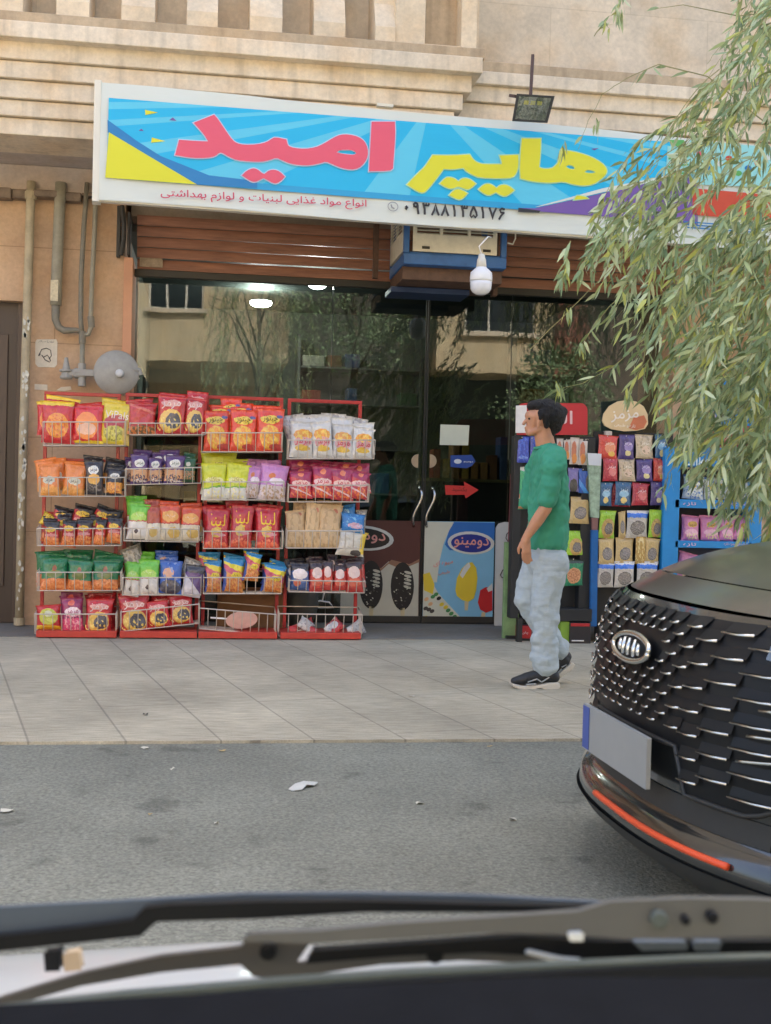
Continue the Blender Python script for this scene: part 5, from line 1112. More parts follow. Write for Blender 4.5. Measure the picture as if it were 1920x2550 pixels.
for i, (k, b_) in enumerate(A_P):
    put_pack(k, b_, YS, '', lean=.03, group=GS, label=DS[k]['desc'] + ', %s item on the red header stand' % (['first', 'second', 'third', 'fourth', 'fifth', 'sixth', 'seventh', 'eighth', 'ninth', 'tenth', 'eleventh', 'twelfth', 'thirteenth'][i]), thick=.5)
MB_ = MB(); GP = thing('green_panel', 'tall narrow pale green display panel with dark red top left of the person', 'display panel', tuple(at(1275, 1590, 9.1)))
MB_.box(*bx((1258, 1350), (1291, 1590), 9.1, 9.14)); MB_.build('board', pm('panel_green', S(128, 162, 112), rough=.5, var=.25, scale=9), GP, bevel=.004)
MB().prism([at(*q, 9.095) for q in [(1274, 1180), (1300, 1180), (1300, 1350), (1268, 1349)]], (0, .04, 0)).build('top_board', pm('panel_wine', S(134, 54, 66), rough=.5, var=.15), GP, bevel=.004)
mb = MB(); text_on(mb, 'مزمز', at(1284, 1282, 9.09), (1, 0, 0), (0, 0, 1), .05, .03); mb.build('lettering', pm('header_pink', S(232, 196, 196)), GP, fix=False)
MB().box(*bx((1262, 1584), (1288, 1598), 9.06, 9.18)).build('foot', M_BLK, GP)
RB = thing('red_box', 'small red box on the floor between the green panel and the person', 'box', tuple(at(1308, 1592, 9.0)))
MB().box(*bx((1292, 1560), (1323, 1590), 9.0, 9.1)).build('carton', pm('box_red', S(186, 42, 46), rough=.5), RB, bevel=.003); MB().box(*bx((1291, 1590), (1324, 1601), 9.0, 9.1)).build('tray', M_BLK, RB)
mb = MB(); text_on(mb, 'چای', at(1308, 1576, 8.995), (1, 0, 0), (0, 0, 1), .05, .025); mb.build('lettering', pm('header_white', S(222, 220, 218)), RB, fix=False)
DB = thing('dark_box', 'dark box with red band and white stripes on the floor by the car', 'box', tuple(at(1440, 1616, YS)))
MB().box(*bx((1420, 1551), (1470, 1617), YS - .06, YS + .1)).build('carton', pm('carton_dark', S(46, 42, 44), rough=.5), DB, bevel=.003)
MB().box(*bx((1422, 1552), (1468, 1560), YS - .064, YS - .061)).build('band', pm('box_red', S(186, 42, 46)), DB)
mb = MB(); mb.box(*bx((1424, 1604), (1456, 1610), YS - .064, YS - .061)); mb.box(*bx((1424, 1594), (1454, 1597), YS - .064, YS - .061)); mb.build('stripe', pm('header_white', S(222, 220, 218)), DB)
# stand B
SB = thing('snack_stand', 'black hook stand with cream oval header hung full of nut packets', 'display stand', tuple(at(1565, 1560, YS + .15)))
MB().box(*bx((1480, 1074), (1660, 1560), YS + .10, YS + .14)).build('back_board', M_BLK, SB, bevel=.004)
MB().box(*bx((1648, 1078), (1662, 1600), YS + .0, YS + .098)).build('side_frame', M_BLK, SB, bevel=.004)
MB().box(*bx((1492, 1556), (1662, 1604), YS - .02, YS + .098)).build('base', pm('base_grey', S(64, 62, 62), var=.15), SB, bevel=.004)
y = YS + .05
hd = [(1500, 1048), (1504, 1030), (1518, 1011), (1540, 999), (1562, 996), (1585, 1000), (1603, 1012), (1613, 1032), (1614, 1056), (1606, 1068), (1585, 1073), (1555, 1074), (1524, 1069), (1506, 1060)]
MB().prism([at(*q, y) for q in hd], (0, .02, 0)).build('header', pm('header_cream', S(222, 196, 152), rough=.4, var=.08), SB, bevel=.004)
mb = MB(); mb.prism([at(*q, y - .003) for q in [(1578, 1040), (1604, 1034), (1611, 1050), (1603, 1066), (1584, 1071), (1566, 1066)]], (0, .001, 0), 1); text_on(mb, 'مزمز', at(1556, 1036, y - .006), Vector((1, 0, .1)).normalized(), (0, 0, 1), .22, .085, bold=.04); text_on(mb, 'تازه و طبیعی', at(1556, 1060, y - .006), Vector((1, 0, -.05)).normalized(), (0, 0, 1), .17, .03, bold=.02)
mb.build('header_lettering', [pm('header_ivory', S(244, 234, 222)), pm('header_orange', S(206, 120, 84))], SB, fix=False)
mb = MB(); mb.box(*bx((1508, 1073), (1524, 1084), YS + .06, YS + .12)); mb.build('header_clip', M_WIRE, SB)
PB = thing('printed_post', 'white and green printed post with blue lower half between the two hook stands', 'post', tuple(at(1482, 1560, YS - .03)))
MB().prism([at(*q, YS - .03) for q in [(1463, 1128), (1498, 1130), (1492, 1290), (1472, 1288)]], (0, .05, 0)).build('top_sleeve', pm('sleeve_green', S(150, 172, 150), rough=.5, var=.5, scale=16), PB, bevel=.003)
MB().prism([at(*q, YS - .034) for q in [(1463, 1128), (1498, 1130), (1497, 1160), (1466, 1158)]], (0, .003, 0)).build('top_cap', pm('sleeve_white', S(206, 210, 216), var=.05), PB)
MB().prism([at(*q, YS - .028) for q in [(1474, 1290), (1490, 1290), (1488, 1320), (1475, 1320)]], (0, .045, 0)).build('middle_sleeve', pm('sleeve_brown', S(130, 92, 88), var=.1), PB)
MB().prism([at(*q, YS - .03) for q in [(1473, 1320), (1490, 1320), (1486, 1560), (1470, 1560)]], (0, .05, 0)).build('lower_sleeve', pm('sleeve_blue', S(30, 96, 160), rough=.4, var=.2, scale=12), PB, bevel=.003)
B_R = [[('rednut', 1489, 1537), ('purplenut', 1540, 1579), ('creamnut', 1581, 1627), ('tealnut', 1630, 1662)],
       [('crimsonnut', 1500, 1539), ('creamnut', 1541, 1581), ('purplenut', 1584, 1624), ('rednut', 1626, 1656)],
       [('tealnut', 1491, 1524), ('tealnut', 1530, 1572), ('crimsonnut', 1574, 1615), ('purplenut', 1619, 1653)],
       [('limegold', 1490, 1530), ('gold', 1540, 1558), ('bluesilver', 1559, 1614), ('limegold', 1614, 1647)],
       [('gold', 1489, 1530), ('gold', 1532, 1578), ('goldfoil', 1581, 1606), ('gold', 1604, 1640)],
       [('bluesilver', 1486, 1527), ('bluesilver', 1529, 1579), ('bluesilver', 1584, 1636)]]
B_Y = [(1083, 1142), (1142, 1198), (1202, 1258), (1272, 1338), (1339, 1404), (1400, 1462)]
hk = MB()
for r, rw in enumerate(B_R):
    for i, (k, a, b_) in enumerate(rw):
        hk.tube([at((a + b_) / 2, B_Y[r][0] + 2, YS + .1), at((a + b_) / 2, B_Y[r][0] + 3, YS - .02)], .004, 5)
        put_pack(k, (a, B_Y[r][0], b_, B_Y[r][1]), YS - .005 * r, '', lean=.03, group=GS, label=DS[k]['desc'] + ', %s in %s row, cream stand' % (ORD[i], ['top', 'second', 'third', 'fourth', 'fifth', 'bottom'][r]), thick=.55)
hk.build('hooks', M_WIRE, SB)
put_pack('crimsonnut', (1516, 1206, 1570, 1260), YS + .05, '', lean=.02, group=GS, label='crimson nut packet half hidden behind the teal ones on cream header stand', thick=.5)
# blue cabinet
SC = thing('snack_cabinet', 'bright blue shelved cabinet of cakes behind the willow leaves', 'cabinet', tuple(at(1770, 1560, YS + .15)))
M_CB = pm('cabinet_blue', S(36, 138, 206), rough=.4, var=.08)
yc = YS - .06
MB().box(*bx((1657, 1112), (1681, 1640), yc, yc + .3)).box(*bx((1872, 1118), (1887, 1640), yc, yc + .3)).build('side_panel', M_CB, SC, bevel=.004)
MB().box(*bx((1681, 1112), (1872, 1166), yc, yc + .3)).build('top_panel', M_CB, SC, bevel=.004)
MB().box(*bx((1681, 1243), (1872, 1269), yc, yc + .3)).build('shelf', M_CB, SC, bevel=.004); MB().box(*bx((1681, 1346), (1872, 1367), yc, yc + .3)).build('shelf', M_CB, SC, bevel=.004); MB().box(*bx((1681, 1480), (1872, 1640), yc, yc + .3)).build('shelf', M_CB, SC, bevel=.004)
MB().box(*bx((1681, 1166), (1872, 1640), yc + .29, yc + .31)).build('back_panel', pm('cabinet_grey', S(86, 84, 84)), SC)
mb = MB(); text_on(mb, 'Cilke', at(1736, 1146, yc - .004), Vector((1, 0, -.02)).normalized(), (0, 0, 1), .22, .085, 0, .03, fa=False)
text_on(mb, 'کیک', at(1730, 1122, yc - .004), (1, 0, 0), (0, 0, 1), .07, .03, 0, .02)
for (a, b_, yy) in ((1700, 1735, 1255), (1775, 1865, 1255), (1700, 1735, 1356), (1800, 1865, 1356)): text_on(mb, 'کیک خوشمزه تازه' if b_ - a > 50 else 'تازه', at((a + b_) / 2, yy, yc - .004), (1, 0, 0), (0, 0, 1), (b_ - a) * .003, .03, 2, .02)
ell(mb, 1848, 1135, .03, .02, yc - .003, 1); ell(mb, 1800, 1152, .02, .03, yc - .003, 1, .4); ell(mb, 1822, 1150, .02, .03, yc - .003, 1, -.4)
mb.build('print', [pm('print_white', S(216, 232, 240)), pm('print_amber', S(232, 176, 60)), pm('print_pink', S(226, 190, 206))], SC, fix=False)
MB().prism([at(*q, yc + .1) for q in [(1732, 950), (1790, 944), (1880, 956), (1880, 1100), (1730, 1098)]], (0, .02, 0)).build('header', pm('header_sky', S(46, 134, 200), var=.12), SC, bevel=.003)
mb = MB(); ell(mb, 1780, 980, .075, .11, yc + .095, 0); ell(mb, 1786, 982, .03, .05, yc + .093, 1, .3); text_on(mb, 'ASAL', at(1784, 1032, yc + .093), (1, 0, 0), (0, 0, 1), .17, .05, 2, .03, fa=False)
mb.build('header_print', [pm('print_red2', S(196, 44, 48)), pm('print_amber', S(232, 176, 60)), pm('print_pink', S(226, 190, 206))], SC, fix=False)
GC = 'packets in the blue cabinet'
for i, (k, b_, rl) in enumerate([('dairy', (1699, 1186, 1750, 1243), .12), ('dairy', (1752, 1190, 1782, 1243), .05), ('dairy', (1784, 1186, 1818, 1243), 0), ('dairy', (1818, 1188, 1848, 1243), .1), ('dairy', (1846, 1196, 1871, 1243), .15),
                                 ('pinkpk', (1696, 1282, 1742, 1346), 0), ('pinkpk', (1744, 1284, 1790, 1346), 0), ('pinkpk', (1790, 1286, 1826, 1346), .1), ('pinkpk', (1822, 1288, 1852, 1346), .35),
                                 ('pinkpk', (1676, 1376, 1728, 1440), .3), ('redcurl', (1728, 1052, 1766, 1111), 0), ('redcurl', (1764, 1056, 1798, 1111), 0), ('redcurl', (1800, 1060, 1840, 1112), 0), ('redcurl', (1842, 1062, 1878, 1114), .05)]):
    sh_ = 'upper shelf' if i < 5 else 'middle shelf' if i < 9 else 'lower shelf' if i == 9 else 'roof'
    put_pack(k, b_, yc + .06, '', lean=.15, roll=rl, group=GC, label=DS[k]['desc'] + ', %s, %s of blue cabinet' % (ORD[[0, 1, 2, 3, 4, 0, 1, 2, 3, 0, 0, 1, 2, 3][i]] + ' from left', sh_))
# ------------------------------------------------------------------ inside the shop
ML = pm('lamp_white', (1, .98, .95), emit=42, var=0)
for i, (x, y, w_, h_) in enumerate([(791, 706, .085, .045), (650, 753, .11, .028)]):
    c = at(x, y, (11.0, 12.6)[i]); lp_ = thing('ceiling_lamp', ['round lit ceiling lamp inside the shop near the shutter', 'smaller lit oblong ceiling lamp deeper inside the shop'][i], 'ceiling lamp', tuple(c), 'lit lamps in the shop')
    MB().lathe(c + Vector((0, 0, -.02)), (0, 0, 1), [(-.03, .02), (-.02, w_ * .7), (0, w_), (.03, w_)], 24).build('diffuser', ML, lp_, smooth=True)
    MB().lathe(c + Vector((0, 0, -.02)), (0, 0, 1), [(.031, .03), (.05, .03)], 12).build('base', M_DARKMETAL, lp_)
random.seed(31)
PC = [S(150, 60, 40), S(170, 140, 60), S(60, 90, 60), S(70, 90, 130), S(170, 165, 150), S(120, 80, 50), S(150, 110, 60)]
PCN = ['red brown', 'mustard', 'dark green', 'slate blue', 'pale', 'brown', 'tan']; ORD2 = ORD + ['ninth', 'tenth', 'eleventh', 'twelfth', 'thirteenth']
def shelf_unit(x0, x1, y, z_levels, label, short, dens=.8):
    t = thing('shop_shelf', label, 'shelf', ((x0 + x1) / 2, y + .2, .02))
    mb = MB()
    for x in (x0, x1): mb.box((x - .015, y, .02), (x + .015, y + .4, z_levels[-1] + .35))
    for z in z_levels: mb.box((x0 + .015, y, z - .02), (x1 - .015, y + .4, z))
    mb.box((x0 + .015, y + .38, .02), (x1 - .015, y + .4, z_levels[-1] + .33)); mb.build('shelving', pm('shelf_grey', S(110, 110, 104), var=.1), t)
    for zi, z in enumerate(z_levels):
        x = x0 + .04; nn_ = 0
        while x < x1 - .22:
            w_ = random.uniform(.12, .3); 
            if random.random() < dens:
                h_ = random.uniform(.1, .26); ci = random.randrange(7)
                o = MB().box((x, y + .03, z + .001), (min(x + w_ - .02, x1 - .03), y + .3, z + h_)).build('carton', pm('carton%d' % ci, PC[ci], rough=.5, var=.3, scale=11), bevel=.006)
                nn_ += 1; o['label'] = '%s carton, number %d on shelf %d of %s' % (PCN[ci], nn_, zi + 1, short); o['label'] = '%s carton, %s from left on %s level, %s' % (PCN[ci], ORD2[nn_ - 1], ORD2[zi], short); o['category'] = 'carton'; o['group'] = 'cartons on the shelves inside'; recenter(o)
            x += w_ + .02
shelf_unit(at(360, 900, 11.6).x, at(700, 900, 11.6).x, 11.6, [.5, .95, 1.4, 1.8], 'grey shelf unit of cartons inside behind the left window', 'shelf unit behind left window')
shelf_unit(at(1290, 900, 12.2).x, at(1640, 900, 12.2).x, 12.2, [.5, .9, 1.3, 1.7, 2.1, 2.5], 'grey shelf unit of cartons inside behind the right window', 'shelf unit behind right window')
shelf_unit(at(745, 900, 13.4).x, at(1050, 900, 13.4).x, 13.4, [.6, 1.1, 1.6, 2.1, 2.5], 'grey shelf unit at the back wall of the shop', 'shelf unit at back wall')
ct = thing('shop_counter', 'dark shop counter with small goods behind the right glass door', 'counter', (at(1180, 1300, 11.4).x, 11.4, .02))
p0, p1 = at(1075, 1190, 11.3), at(1290, 1190, 11.3)
MB().box((p0.x, 11.3, .02), (p1.x, 11.9, p0.z - .03)).build('cabinet', pm('counter_dark', S(64, 62, 56), var=.1), ct); MB().box((p0.x - .03, 11.27, p0.z - .029), (p1.x + .03, 11.93, p0.z)).build('counter_top', pm('counter_top', S(120, 112, 70), rough=.4), ct)
for i in range(9):
    x = p0.x + .03 + i * (p1.x - p0.x) / 9; h_ = random.uniform(.12, .5); ci = random.randrange(7)
    o = MB().box((x, 11.4, p0.z + .001), (x + .07, 11.6, p0.z + h_)).build('carton', pm('carton%d' % ci, PC[ci]), bevel=.005); o['label'] = '%s carton inside the shop, %s from left on the counter' % (PCN[ci], ORD2[i]); o['category'] = 'carton'; o['group'] = 'cartons on the counter inside'; recenter(o)
# ------------------------------------------------------------------ person
YPn = 6.88
PR = thing('person', 'person walking left in green t-shirt, pale blue jeans and black trainers', 'person', tuple(at(1330, 1706, YPn)))
K = .00236
def pp(px, py, dy=0.0): 
    p = at(px, py, YPn); return Vector((p.x, p.y + dy, p.z))
def cap(mb, p, q, rp, rq, sp_=1.0, sq=None, n=16):
    """tapered capsule, section flattened or widened along y by sp_/sq"""
    sq = sp_ if sq is None else sq; p, q = Vector(p), Vector(q); d = q - p; L = max(d.length, 1e-5); d.normalize()
    b = Vector((0, 1, 0)); a = b.cross(d)
    if a.length < .05: b = Vector((1, 0, 0)); a = b.cross(d)
    a.normalize(); b = d.cross(a)
    prof = []
    for k in range(6): t = math.pi / 2 * k / 6; prof.append((-rp * math.cos(t), rp * math.sin(t), sp_))
    for k in range(5): f = k / 4; prof.append((L * f, rp + (rq - rp) * f, sp_ + (sq - sp_) * f))
    for k in range(1, 7): t = math.pi / 2 * k / 6; prof.append((L + rq * math.sin(t), rq * math.cos(t), sq))
    vs = []; fs = []
    for (h, r, s_) in prof:
        for k in range(n):
            t = 2 * math.pi * k / n; vs.append(p + d * h + a * math.cos(t) * max(r, 2e-4) + b * math.sin(t) * max(r, 2e-4) * s_)
    m_ = len(prof)
    for i in range(m_ - 1):
        for k in range(n): fs.append((i * n + k, i * n + (k + 1) % n, (i + 1) * n + (k + 1) % n, (i + 1) * n + k))
    fs.append(tuple(reversed(range(n)))); fs.append(tuple((m_ - 1) * n + k for k in range(n)))
    mb.add(vs, fs)
def fuse(mb, name, m_, parent, vox=.006, it=6, disp=0, dsc=.12, mid=.5):
    o = mb.build(name, m_, parent, smooth=True)
    r = o.modifiers.new('fuse', 'REMESH'); r.mode = 'VOXEL'; r.voxel_size = vox; r.use_smooth_shade = True
    s = o.modifiers.new('smooth', 'SMOOTH'); s.iterations = it; s.factor = .5
    if disp:
        tx = bpy.data.textures.new(name, 'CLOUDS'); tx.noise_scale = dsc; tx.noise_depth = 1
        d = o.modifiers.new('folds', 'DISPLACE'); d.texture = tx; d.strength = disp; d.mid_level = mid
    return o
SK_ = pm('skin', S(196, 144, 114), rough=.5, var=.06, scale=20); SK_.node_tree.nodes['Principled BSDF'].inputs['Subsurface Weight'].default_value = .15; SK_.node_tree.nodes['Principled BSDF'].inputs['Subsurface Radius'].default_value = (.02, .008, .004)
b = MB()
cap(b, pp(1352, 1036), pp(1366, 1036), .083, .080, .86)                 # skull
cap(b, pp(1334, 1040), pp(1330, 1066), .060, .042, .92, .8)             # face
cap(b, pp(1316, 1030, -.0), pp(1314, 1036), .016, .016, 2.2)            # brow
cap(b, pp(1312, 1044), pp(1304, 1055), .010, .0105, 1.0)                # nose
cap(b, pp(1311, 1064), pp(1309, 1065), .0085, .0075, 2.0); cap(b, pp(1312, 1070), pp(1310, 1071), .009, .008, 2.0)
cap(b, pp(1318, 1077), pp(1316, 1078), .018, .016, 1.5)                 # chin
cap(b, pp(1340, 1070), pp(1320, 1077), .032, .022, 1.6)                 # jaw
cap(b, pp(1352, 1070), pp(1360, 1120), .054, .060, .95)                 # neck
cap(b, pp(1333, 1052, -.076), pp(1331, 1066, -.074), .0125, .009, .6)     # ear
cap(b, pp(1333, 1052, .076), pp(1331, 1066, .074), .0125, .009, .6)
cap(b, pp(1366, 1136), pp(1366, 1330), .06, .08, 1.5)                  # trunk under the shirt
for sgn in (-1, 1):
    sh_ = pp(1362, 1150, .165 * sgn); el = pp(1335 if sgn < 0 else 1358, 1264, .20 * sgn); wr = pp(1293 if sgn < 0 else 1340, 1336, .155 * sgn)
    cap(b, pp(1366, 1146, .04 * sgn), sh_, .04, .036); cap(b, sh_, el, .038, .037); cap(b, el, el * .55 + wr * .45, .037, .036); cap(b, el * .55 + wr * .45, wr, .036, .023)
    pm0 = wr + Vector((-.002, -.002 * sgn, -.02)); pm1 = wr + Vector((.004, 0, -.072)); cap(b, wr, pm0, .022, .024, 1.1); cap(b, pm0, pm1, .030, .027, .62)
    for f_, (oy, ox, l1, l2) in enumerate([(0, -.022, .036, .030), (-.002 * sgn, -.0075, .041, .034), (0, .007, .038, .031), (.003 * sgn, .0205, .030, .025)]):
        a0 = pm1 + Vector((ox, oy, -.014)); a1 = a0 + Vector((.006, .012 * sgn * -1, -l1)); a2 = a1 + Vector((.014, -.012 * sgn, -l2 * .75))
        cap(b, a0, a1, .0088, .0078, n=10); cap(b, a1, a2, .0078, .0062, n=10)
    t0 = pm0 + Vector((-.022, -.010 * sgn, -.012)); t1 = t0 + Vector((-.014, -.008 * sgn, -.034)); t2 = t1 + Vector((.004, -.006 * sgn, -.026)); cap(b, t0, t1, .0115, .0095, n=10); cap(b, t1, t2, .0095, .0072, n=10)
for sgn, kn, an in ((-1, (1347, 1502), (1348, 1672)), (1, (1322, 1496), (1400, 1640))):
    cap(b, pp(1364, 1390, .085 * sgn), pp(*kn, .09 * sgn), .07, .05); cap(b, pp(*kn, .09 * sgn), pp(*an, .085 * sgn), .05, .032)
fuse(b, 'body', SK_, PR, .0045, 5)
hb = MB()
cap(hb, pp(1360, 1028), pp(1374, 1036), .084, .084, .92); cap(hb, pp(1368, 1040), pp(1376, 1058), .078, .058, .98, .95); cap(hb, pp(1376, 1058), pp(1368, 1082), .05, .03, 1.2)
cap(hb, pp(1340, 1014), pp(1326, 1012), .05, .032, 1.35, 1.5); cap(hb, pp(1384, 1022), pp(1398, 1026), .05, .036, 1.2); cap(hb, pp(1330, 1012), pp(1321, 1020), .022, .012, 2.0)
cap(hb, pp(1341, 1030, -.066), pp(1337, 1044, -.072), .024, .012, .6); cap(hb, pp(1341, 1030, .066), pp(1337, 1044, .072), .024, .012, .6)
cap(hb, pp(1352, 1040, -.062), pp(1354, 1062, -.058), .026, .016, .7)
fuse(hb, 'hair', pm('hair_black', S(20, 19, 22), rough=.75, var=.4, scale=60, bump=1, bscale=120, stretch=(1, 1, .3)), PR, .004, 3, .009, .03)
for sx_ in (-1, 1):
    e_ = MB(); cap(e_, pp(1316, 1043, .026 * sx_), pp(1315.6, 1043, .026 * sx_), .008, .008); e_.build('eye', pm('eye_dark', S(60, 46, 40), rough=.2), PR, smooth=True)
M_TEE = pm('tee_green', S(62, 150, 122), rough=.85, var=.1, scale=5, bump=.9, bscale=9, stretch=(1, 1, .45))
tb = MB()
cap(tb, pp(1366, 1140), pp(1367, 1186), .086, .102, 1.7, 1.55); cap(tb, pp(1367, 1186), pp(1366, 1260), .102, .112, 1.55, 1.45); cap(tb, pp(1366, 1260), pp(1363, 1342), .112, .114, 1.45, 1.42)
cap(tb, pp(1363, 1120), pp(1364, 1140), .052, .075, 1.2, 1.7)
for sgn in (-1, 1):
    cap(tb, pp(1366, 1142, .12 * sgn), pp(1358, 1166, .175 * sgn), .07, .07); cap(tb, pp(1357, 1166, .178 * sgn), pp(1339, 1246, .198 * sgn), .060, .052)
fuse(tb, 't_shirt', M_TEE, PR, .006, 4, .026, .055, mid=.32)
cl = MB()
n_ = 26; ring = [pp(1357, 1107) + Vector((math.cos(t) * .058, math.sin(t) * .066, -.012 * math.cos(t) * -1 - .012)) for t in [2 * math.pi * i / n_ for i in range(n_ + 1)]]
cl.tube(ring, .010, 8); cl.build('collar', M_TEE, PR, smooth=True)
M_JEAN = pm('jeans_pale', S(172, 186, 194), rough=.8, var=.07, scale=9, bump=.9, bscale=9, stretch=(1, 1, 3.2))
jb = MB()
cap(jb, pp(1361, 1374), pp(1361, 1396), .105, .118, 1.35)
cap(jb, pp(1364, 1400, -.085), pp(1347, 1502, -.09), .104, .082, .95); cap(jb, pp(1347, 1502, -.09), pp(1346, 1600, -.088), .082, .070); cap(jb, pp(1346, 1600, -.088), pp(1347, 1648, -.085), .070, .060)
cap(jb, pp(1352, 1400, .085), pp(1322, 1495, .09), .10, .078); cap(jb, pp(1322, 1495, .09), pp(1360, 1560, .088), .078, .072); cap(jb, pp(1360, 1560, .088), pp(1398, 1618, .085), .072, .058)
cap(jb, pp(1345, 1640, -.085), pp(1345, 1652, -.085), .074, .07); cap(jb, pp(1398, 1614, .085), pp(1402, 1624, .085), .066, .062)
for (x_, y_, r_) in ((1346, 1592, .080), (1347, 1614, .074), (1345, 1634, .076), (1347, 1651, .072), (1346, 1535, .086)): cap(jb, pp(x_ - 14, y_ - 3, -.087), pp(x_ + 14, y_ + 3, -.087), r_ * .62, r_ * .66, 1.25)
for (x_, y_, r_) in ((1385, 1600, .07), (1398, 1616, .066)): cap(jb, pp(x_ - 10, y_ + 4, .087), pp(x_ + 10, y_ - 4, .087), r_ * .6, r_ * .65, 1.2)
fuse(jb, 'jeans', M_JEAN, PR, .0065, 4, .024, .06)
M_SH = pm('trainer_black', S(38, 40, 44), rough=.5, var=.3, scale=30); M_SO = pm('trainer_sole', S(208, 202, 190), rough=.6, var=.08)
def trainer(pts, dy, sole, lab):
    s_ = MB()
    for (a, r0, b_, r1, w_) in pts: cap(s_, pp(*a, dy), pp(*b_, dy), r0, r1, w_)
    o = fuse(s_, 'shoe', M_SH, PR, .004, 4)
    q = MB(); P = [pp(x, y) for x, y in sole]; n = len(P)
    q.add([p + Vector((0, dy - .046, 0)) for p in P] + [p + Vector((0, dy + .046, 0)) for p in P], [tuple(range(n)), tuple(reversed(range(n, 2 * n)))] + [(i, i + n, (i + 1) % n + n, (i + 1) % n) for i in range(n)])
    q.build('sole', M_SO, o, bevel=.006)
    st = MB(); 
    for (a, b_, r_) in lab: st.tube([pp(*a, dy - .043), pp(*b_, dy - .047)], r_, 5)
    st.build('side_stripe', pm('stripe_grey', S(170, 172, 172)), o)
trainer([((1272, 1690), .022, (1300, 1684), .032, 1.35), ((1300, 1684), .034, (1340, 1676), .044, 1.05), ((1340, 1676), .044, (1368, 1680), .038, .95), ((1340, 1668), .04, (1356, 1660), .040, .95)], -.085,
        [(1262, 1694), (1290, 1700), (1330, 1697), (1352, 1692), (1378, 1692), (1380, 1704), (1374, 1709), (1348, 1710), (1330, 1705), (1316, 1710), (1285, 1709), (1266, 1703)], [((1300, 1690), (1322, 1682), .004), ((1322, 1682), (1334, 1690), .004), ((1334, 1690), (1352, 1678), .004), ((1296, 1696), (1320, 1694), .005)])
trainer([((1372, 1688), .026, (1392, 1672), .032, 1.3), ((1392, 1672), .034, (1414, 1648), .040, 1.0), ((1414, 1648), .036, (1421, 1640), .032, .95), ((1402, 1642), .036, (1408, 1636), .034, .95)], .085,
        [(1362, 1700), (1380, 1694), (1400, 1678), (1420, 1662), (1432, 1652), (1438, 1658), (1432, 1670), (1412, 1684), (1390, 1698), (1372, 1706), (1362, 1706)], [((1392, 1680), (1404, 1668), .004), ((1404, 1664), (1416, 1658), .004)])
# ------------------------------------------------------------------ black car at the kerb
CU = Vector((-math.cos(R(0.5)), -math.sin(R(0.5)), 0)); CV = Vector((-CU.y, CU.x, 0)); CO_ = Vector((1.235, 3.25, -.014))
def cw(u, v, z): return CO_ + CU * u + CV * v + Vector((0, 0, z))
def proj(p):
    d = Vector(p) - CAM; k = d.dot(_f); return (round(960 + FPX * d.dot(_r) / k), round(1275 - FPX * d.dot(_u) / k))
M_CP = pm('car_black', S(26, 29, 31), rough=.22, var=.06, scale=3, coat=1, spec=.6); M_CP.node_tree.nodes['Principled BSDF'].inputs['Coat Roughness'].default_value = .06
M_HOOD = pm('car_bonnet_grey', S(70, 69, 64), rough=.32, var=.16, scale=4, coat=.7, stretch=(1, 3, 1)); M_HOOD.node_tree.nodes['Principled BSDF'].inputs['Coat Roughness'].default_value = .13  # lighter grey than the body, tone stretched into streaks
M_PL = pm('car_plastic', S(44, 46, 47), rough=.55, var=.1, scale=8); M_CHR = pm('car_chrome', S(214, 214, 208), metal=1, rough=.25, var=.05)
M_GB = pm('grille_gloss', S(20, 23, 27), rough=.42, var=.05, spec=.25)
CAR = thing('parked_car', 'black suv with studded chrome grille and orange bumper line parked at right', 'car', tuple(cw(-2, 0, 0)))
def nose(v): return -.33 * (abs(v) / .92) ** 2.6
def prof(z):
    T = [(.09, -.14), (.13, -.03), (.18, .05), (.23, .085), (.285, .075), (.31, .035), (.36, .03), (.5, .035), (.62, .03), (.72, .01), (.80, -.02), (.835, -.05), (.87, -.09)]
    for (z0, u0), (z1, u1) in zip(T, T[1:]):
        if z <= z1: t = (z - z0) / (z1 - z0); return u0 + (u1 - u0) * max(t, 0)
    return T[-1][1]
def fas(v, z, off=0.0):
    return cw(nose(v) + prof(z) + off, v, z)
ZG = .845
mb = MB(); zs = [.11, .13, .155, .18, .205, .23, .25, .285, .30, .31, .36, .42, .5, .58, .65, .72, .77, .81, ZG]
NV = 48
mb.add([fas(-.93 + 1.86 * i / NV, z) for z in zs for i in range(NV + 1)], [(j * (NV + 1) + i, j * (NV + 1) + i + 1, (j + 1) * (NV + 1) + i + 1, (j + 1) * (NV + 1) + i) for j in range(len(zs) - 1) for i in range(NV)])
mb.build('front_bumper', M_CP, CAR, smooth=True)
def bonnet(s, v):
    k = min(s / .5, 1)
    return cw(nose(v) * (1 - .25 * k) - .075 - s, v, .853 + .165 * (1 - math.exp(-s / .34)) + .08 * s - (.035 + .05 * k) * (abs(v) / .9) ** 2.2 * k - .015 * (abs(v) / .9) ** 3 + .012 * math.exp(-((abs(v) - .55) / .09) ** 2) * k)
mb = MB(); mb.grid(lambda a, b_: bonnet(.0 + .105 * b_, -.93 + 1.86 * a), 40, 6)
mb.build('nose_panel', M_HOOD, CAR, smooth=True)
mb = MB(); mb.grid(lambda a, b_: bonnet(.111 + 1.2 * b_, -.915 + 1.83 * a), 40, 24); mb.build('bonnet', M_HOOD, CAR, smooth=True)
mb = MB(); mb.grid(lambda a, b_: bonnet(.10 + .02 * b_, -.92 + 1.84 * a) + Vector((0, 0, -.012)), 40, 1); mb.build('panel_gap', M_PL, CAR)
